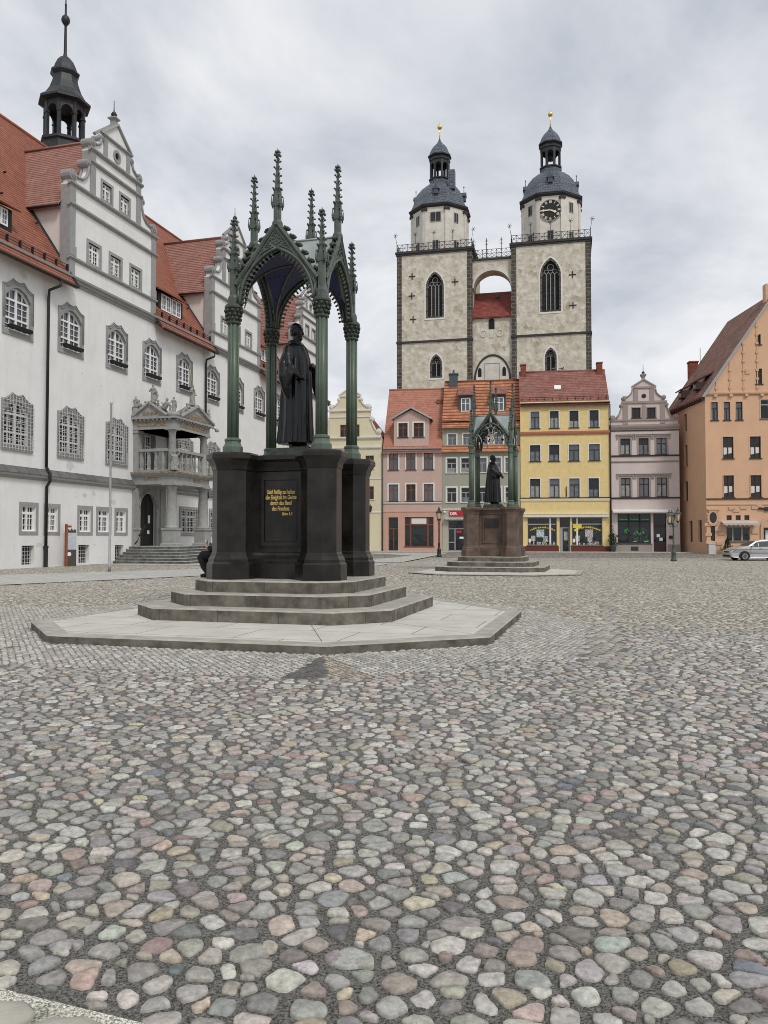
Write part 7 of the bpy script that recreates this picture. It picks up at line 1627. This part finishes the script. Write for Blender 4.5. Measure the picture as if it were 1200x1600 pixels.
# west wall between the towers, roof and bridge
s = MB(); s.box(-11.4, -5.45, .35, 1.2, -1, 34.75); nv = s.build('west_wall', 'rubble', CH)
pa = [(-8.37+2.7*math.cos(PI*i/20), 25.4+3.6*math.sin(PI*i/20)) for i in range(21)]; pb = [(-8.37+2.45*math.cos(PI*i/20), 25.4+3.3*math.sin(PI*i/20)) for i in range(21)]
s = MB(); s.prism(pa + [(-11.07, 22), (-10.82, 22)] + list(reversed(pb)) + [(-5.92, 22), (-5.67, 22)], .2, .36); s.build('portal_arch', 'dark_trim', nv)
s = MB(); s.prism(pb + [(-10.82, 22), (-5.92, 22)], .28, .34); s.build('arch_infill', 'church_plaster', nv)
s = MB(); s.holed([(-9.6, 24), (-9.6, 27.7), (-7.3, 27.7), (-7.3, 24)], [[(-7.38, 24.1), (-7.38, 27.6), (-9.52, 27.6), (-9.52, 24.1)]], .24, .29); s.build('panel', 'portal_stone', nv)
for x in (-10.26, -6.65): s = MB(); s.prism(lancet(.26, 25.7, 27.1, 4), .24, .3) if False else s.add([(x+p[0], .26, p[1]) for p in lancet(.26, 25.7, 27.1, 4)], [tuple(range(11))]); s.build('slit_window', 'leaded', nv)
s = MB(); L = [(-8.05, 32.8), (-8.05, 34.0)] + [(-8.48+.43*math.cos(PI*i/8), 34.0+.43*math.sin(PI*i/8)) for i in range(1, 8)] + [(-8.91, 34.0), (-8.91, 32.8)]; s.prism(L, .30, .33); s.build('round_window', 'leaded', nv)
for x in (-9.67, -7.29): s = MB(); s.holed([(x+.52*math.cos(i*PI/10), 32.15+.55*math.sin(i*PI/10)) for i in range(20)], [[(x+.4*math.cos(i*PI/10), 32.15+.43*math.sin(i*PI/10)) for i in reversed(range(20))]], .28, .34); s.build('roundel', 'church_plaster', nv)
s = MB(); s.box(-8.8, -8.2, .27, .34, 31.5, 32.6); s.build('relief', 'church_plaster', nv)
s = MB(); s.quad((-11.38, .05, 34.6), (-5.47, .05, 34.6), (-5.47, 4.6, 39.6), (-11.38, 4.6, 39.6)); s.box(-11.38, -5.47, -.05, .35, 34.45, 34.62); rr_ = s.build('gap_roof', 'tile_crimson', CH)
s = MB(); s.X = Matrix.Translation((-7.75, 3.55, 38.5)) @ Matrix.Rotation(math.atan2(5, 4.55), 4, 'X'); s.box(-.3, .3, -.3, .3, -.02, .12); s.X = None; s.build('skylight', 'dark_metal', rr_)
s = MB(); ar_ = [(-8.42+2.78*math.cos(PI*i/20), 39.2+2.55*math.sin(PI*i/20)) for i in range(21)]
s.prism([(-5.45, 39.2), (-5.45, 43.3), (-11.4, 43.3), (-11.4, 39.2)] + list(reversed(ar_)), .6, 3.2); br = s.build('bridge', 'rubble', CH)
s = MB(); s.prism([(-8.42+2.98*math.cos(PI*i/20), 39.2+3.2*math.sin(PI*i/20)) for i in range(21)] + list(reversed([(-8.42+2.72*math.cos(PI*i/20), 39.2+2.5*math.sin(PI*i/20)) for i in range(21)])), .5, .62); s.build('arch_ring', 'church_plaster', br)
s = MB(); s.box(-11.45, -5.4, .4, 3.4, 43.3, 43.6); s.build('bridge_coping', 'dark_trim', br)
s = MB()
for z in (43.7, 44.3, 44.9): s.tube([(-11.3, .5, z), (-5.5, .5, z)], .035, 4, False)
for i in range(9):
    x = -11.2+5.6*i/8; s.tube([(x, .5, 43.6), (x, .5, 44.9)], .035, 4, False)
    if i < 8: s.tube([(x, .5, 43.7), (x+.7, .5, 44.3)], .026, 4, False); s.tube([(x, .5, 44.3), (x+.7, .5, 43.7)], .026, 4, False); s.tube([(x, .5, 44.9), (x+.35, .5, 44.3), (x+.7, .5, 44.9)], .026, 4, False)
for x in (-11.1, -9.2, -7.0): s.tube([(x, .5, 43.6), (x, .5, 46.6)], .05, 4, False); [s.tube([(x-.25, .5, z), (x, .5, z+.2), (x+.25, .5, z)], .035, 4, False) for z in (45.6, 46.1)]
s.build('railing', 'black_iron', br)

# ================================================================== street lamps, car, birds
def lantern(m, g, x, y, z, sc=1.0):
    for k in range(6): a = k*PI/3; m.tube([(x+.12*sc*math.cos(a), y+.12*sc*math.sin(a), z), (x+.22*sc*math.cos(a), y+.22*sc*math.sin(a), z+.5*sc)], .014, 4, False)
    m.lathe([(.05, -.14*sc), (.13*sc, -.02), (.13*sc, .01)], 6, (x, y, z), 0); m.lathe([(.27*sc, .5*sc), (.27*sc, .54*sc), (.15*sc, .64*sc), (.09*sc, .72*sc), (.11*sc, .76*sc), (.05*sc, .84*sc), (.06*sc, .88*sc), (.015, .98*sc)], 6, (x, y, z), 0)
    g.lathe([(.108*sc, .01), (.20*sc, .495*sc)], 6, (x, y, z), 0)
def lamp_base(name, label, loc, m_, h):
    t = thing(name, label, 'street lamp', loc, 0)
    s = MB(); s.lathe([(.22, 0), (.22, .12), (.17, .2), (.15, .55), (.19, .62), (.10, .72), (.09, 1.05), (.12, 1.1), (.065, 1.2), (.055, h-.35), (.08, h-.3), (.05, h-.22), (.045, h-.05)], 12, (0, 0, 0), smooth=True); s.build('post', m_, t); return t
t = lamp_base('street_lamp', 'black street lamp with one lantern before the pink house', (4.47, 65.0, .1), 'lamp_paint', 3.0)
s = MB(); g = MB(); lantern(s, g, 0, 0, 3.1, 1.05); s.tube([(.0, 0, 2.75), (.12, 0, 2.95), (.13, 0, 3.08)], .02, 4); s.tube([(.0, 0, 2.75), (-.12, 0, 2.95), (-.13, 0, 3.08)], .02, 4); l = s.build('lantern', 'lamp_paint', t); g.build('lamp_glass', 'lamp_glass', l)
t = lamp_base('street_lamp', 'grey green street lamp with three lanterns before the mauve house', (20.8, 57.5, 0), 'lamp_green', 2.95)
for x, y, z in ((-.32, -.1, 2.75), (.35, .05, 2.9), (.05, .4, 2.75)):
    s = MB(); g = MB(); lantern(s, g, x, y, z, 1.0); s.tube([(0, 0, 2.55), (x*.6, y*.6, 2.45), (x, y, 2.65)], .03, 5); l = s.build('lantern', 'lamp_green', t); g.build('lamp_glass', 'lamp_glass', l)
def car():
    t = thing('parked_car', 'silver people carrier parked before the orange house', 'car', (27.45, 59.2, .015), PI)
    prof = [(2.05, .22), (2.16, .34), (2.17, .56), (2.08, .72), (1.78, .88), (1.20, 1.02), (.88, 1.07), (.30, 1.42), (-.1, 1.52), (-.8, 1.56), (-1.5, 1.53), (-1.9, 1.44), (-2.06, 1.1), (-2.15, .85), (-2.16, .4), (-2.05, .22), (-1.7, .2), (1.6, .2)]
    hw = lambda x, z: (.885 - max(0, z-.92)*.38)*(1-.10*max(0, (abs(x)-1.75)/.42)**1.5) - (.02 if z < .3 else 0)
    s = MB(); n = len(prof); nl = 6; fr_ = [-1, -.97, -.8, .8, .97, 1]
    vs = []
    for f in fr_:
        for x, z in prof:
            b_ = 1 - (.03 if abs(f) == 1 else 0); vs.append((x*b_ if abs(x) > 1.9 else x, f*hw(x, z), z if not (abs(f) == 1 and z > 1.4) else z-.03))
    fs = [(k*n+i, k*n+(i+1) % n, (k+1)*n+(i+1) % n, (k+1)*n+i) for k in range(nl-1) for i in range(n)]
    s.add(vs, fs, True)
    for k in (0, nl-1):
        tr = tessellate_polygon([[Vector((x, z, 0)) for x, z in prof]]); s.add([vs[k*n+i] for i in range(n)], [tuple(q) for q in tr])
    s.build('body', 'silver_paint', t)
    def pane(name, L, side):
        s = MB(); s.add([(x, side*(hw(x, z)+.028), z) for x, z in L] + [(x, side*(hw(x, z)-.02), z) for x, z in L], [tuple(range(len(L)))] + [(i, (i+1) % len(L), len(L)+(i+1) % len(L), len(L)+i) for i in range(len(L))]); return s.build(name, 'car_glass', t)
    for q in (-1, 1):
        for L in ([(.72, 1.03), (.30, 1.33), (.16, 1.38), (.16, 1.03)], [(.10, 1.03), (.10, 1.395), (-.72, 1.43), (-.72, 1.05)], [(-.78, 1.05), (-.78, 1.43), (-1.55, 1.40), (-1.75, 1.10)]): pane('side_window', L, q)
        for x in (1.17, -1.45):
            s = MB(); C_ = [(x+.385*math.cos(i*PI/12), .32+.385*math.sin(i*PI/12)) for i in range(24)]; C_ = [(a, max(b, .19)) for a, b in C_]; y_ = q*(.862 if x > 0 else .872); s.prism(C_, y_, y_+q*.02); s.build('wheel_arch', 'rubber', t)
            s = MB(); s.X = Matrix.Translation((x, q*.80, .315)) @ Matrix.Rotation(PI/2, 4, 'X'); s.lathe([(.20, -.11), (.29, -.115), (.315, -.09), (.315, .09), (.29, .115), (.20, .11)], 28, (0, 0, 0), smooth=True); s.X = None; w = s.build('wheel', 'rubber', t)
            s = MB(); s.X = Matrix.Translation((x, q*.905, .315)) @ Matrix.Rotation(PI/2, 4, 'X'); s.lathe([(.21, -.012), (.21, .012), (.17, .006), (.165, -.006)], 24, (0, 0, 0)); s.lathe([(.05, -.016), (.05, .016)], 12, (0, 0, 0))
            for k in range(7): a = 2*PI*k/7; s.X = Matrix.Translation((x, q*.905, .315)) @ Matrix.Rotation(PI/2, 4, 'X') @ Matrix.Rotation(a, 4, 'Z'); s.box(.04, .18, -.028, .028, -.012, .012)
            s.X = None; s.build('rim', 'alloy', w)
        s = MB(); s.add([(2.13, q*.50, .60), (2.02, q*.80, .62), (1.74, q*.87, .80), (1.80, q*.80, .885), (2.05, q*.55, .75)], [(0, 1, 2, 3, 4)]); s.add([(2.145, q*.50, .60), (2.035, q*.81, .62), (1.75, q*.882, .80), (1.80, q*.81, .89), (2.06, q*.55, .765)], [(0, 1, 2, 3, 4)]); s.build('headlight', 'pane_pale', t)
        s = MB(); s.ball((.62, q*.97, 1.06), (.08, .11, .07), 10, 6); s.tube([(.62, q*.86, 1.03), (.62, q*.93, 1.04)], .025, 5); s.build('wing_mirror', 'silver_paint', t)
        for x in (-.05, -.95): s = MB(); s.box(x-.1, x+.1, q*.895-.012, q*.895+.012, .90, .925); s.build('door_handle', 'silver_paint', t)
        s = MB(); s.box(-1.0, .95, q*.893-.008, q*.893+.008, .62, .66); s.build('side_strip', 'alloy', t)
        s = MB()
        for x in (.72, -.75): s.box(x-.004, x+.004, q*.890-.003, q*.890+.003, .28, 1.0)
        s.build('door_gap', 'rubber', t)
    s = MB(); s.quad((.86, -.72, 1.085), (.86, .72, 1.085), (.31, .60, 1.425), (.31, -.60, 1.425)); s.build('windscreen', 'car_glass', t)
    s = MB(); s.box(2.12, 2.19, -.55, .55, .30, .42); s.box(2.10, 2.165, -.4, .4, .58, .68); s.build('grille', 'rubber', t)
    return t
car()
def pigeon(loc, label):
    t = MB(); t.ball((0, 0, .16), (.17, .09, .10), 10, 8); t.tube([(.10, 0, .2), (.15, 0, .30)], [.06, .045], 8); t.ball((.16, 0, .33), (.055, .045, .05), 8, 6); t.tube([(.2, 0, .33), (.25, 0, .315)], [.016, .004], 5); t.tube([(-.12, 0, .16), (-.32, 0, .10)], [.06, .035], 6)
    for q in (-1, 1): t.tube([(.02, q*.03, .08), (.03, q*.03, 0)], .012, 4)
    o = t.build('pigeon', 'pigeon_grey'); o.location = loc; o.scale = (1.15, 1.15, 1.15); o.rotation_euler = (0, 0, .4); tag(o, label, 'pigeon', 'pigeons on the yellow house ridge')
HM = Matrix.Translation(HS_P) @ Matrix.Rotation(HS_A, 4, 'Z')
pigeon(HM @ Vector((-.85, 3.4, 18.83)), 'left of two pigeons on the yellow house roof ridge'); pigeon(HM @ Vector((-.05, 3.4, 18.83)), 'right of two pigeons on the yellow house roof ridge')
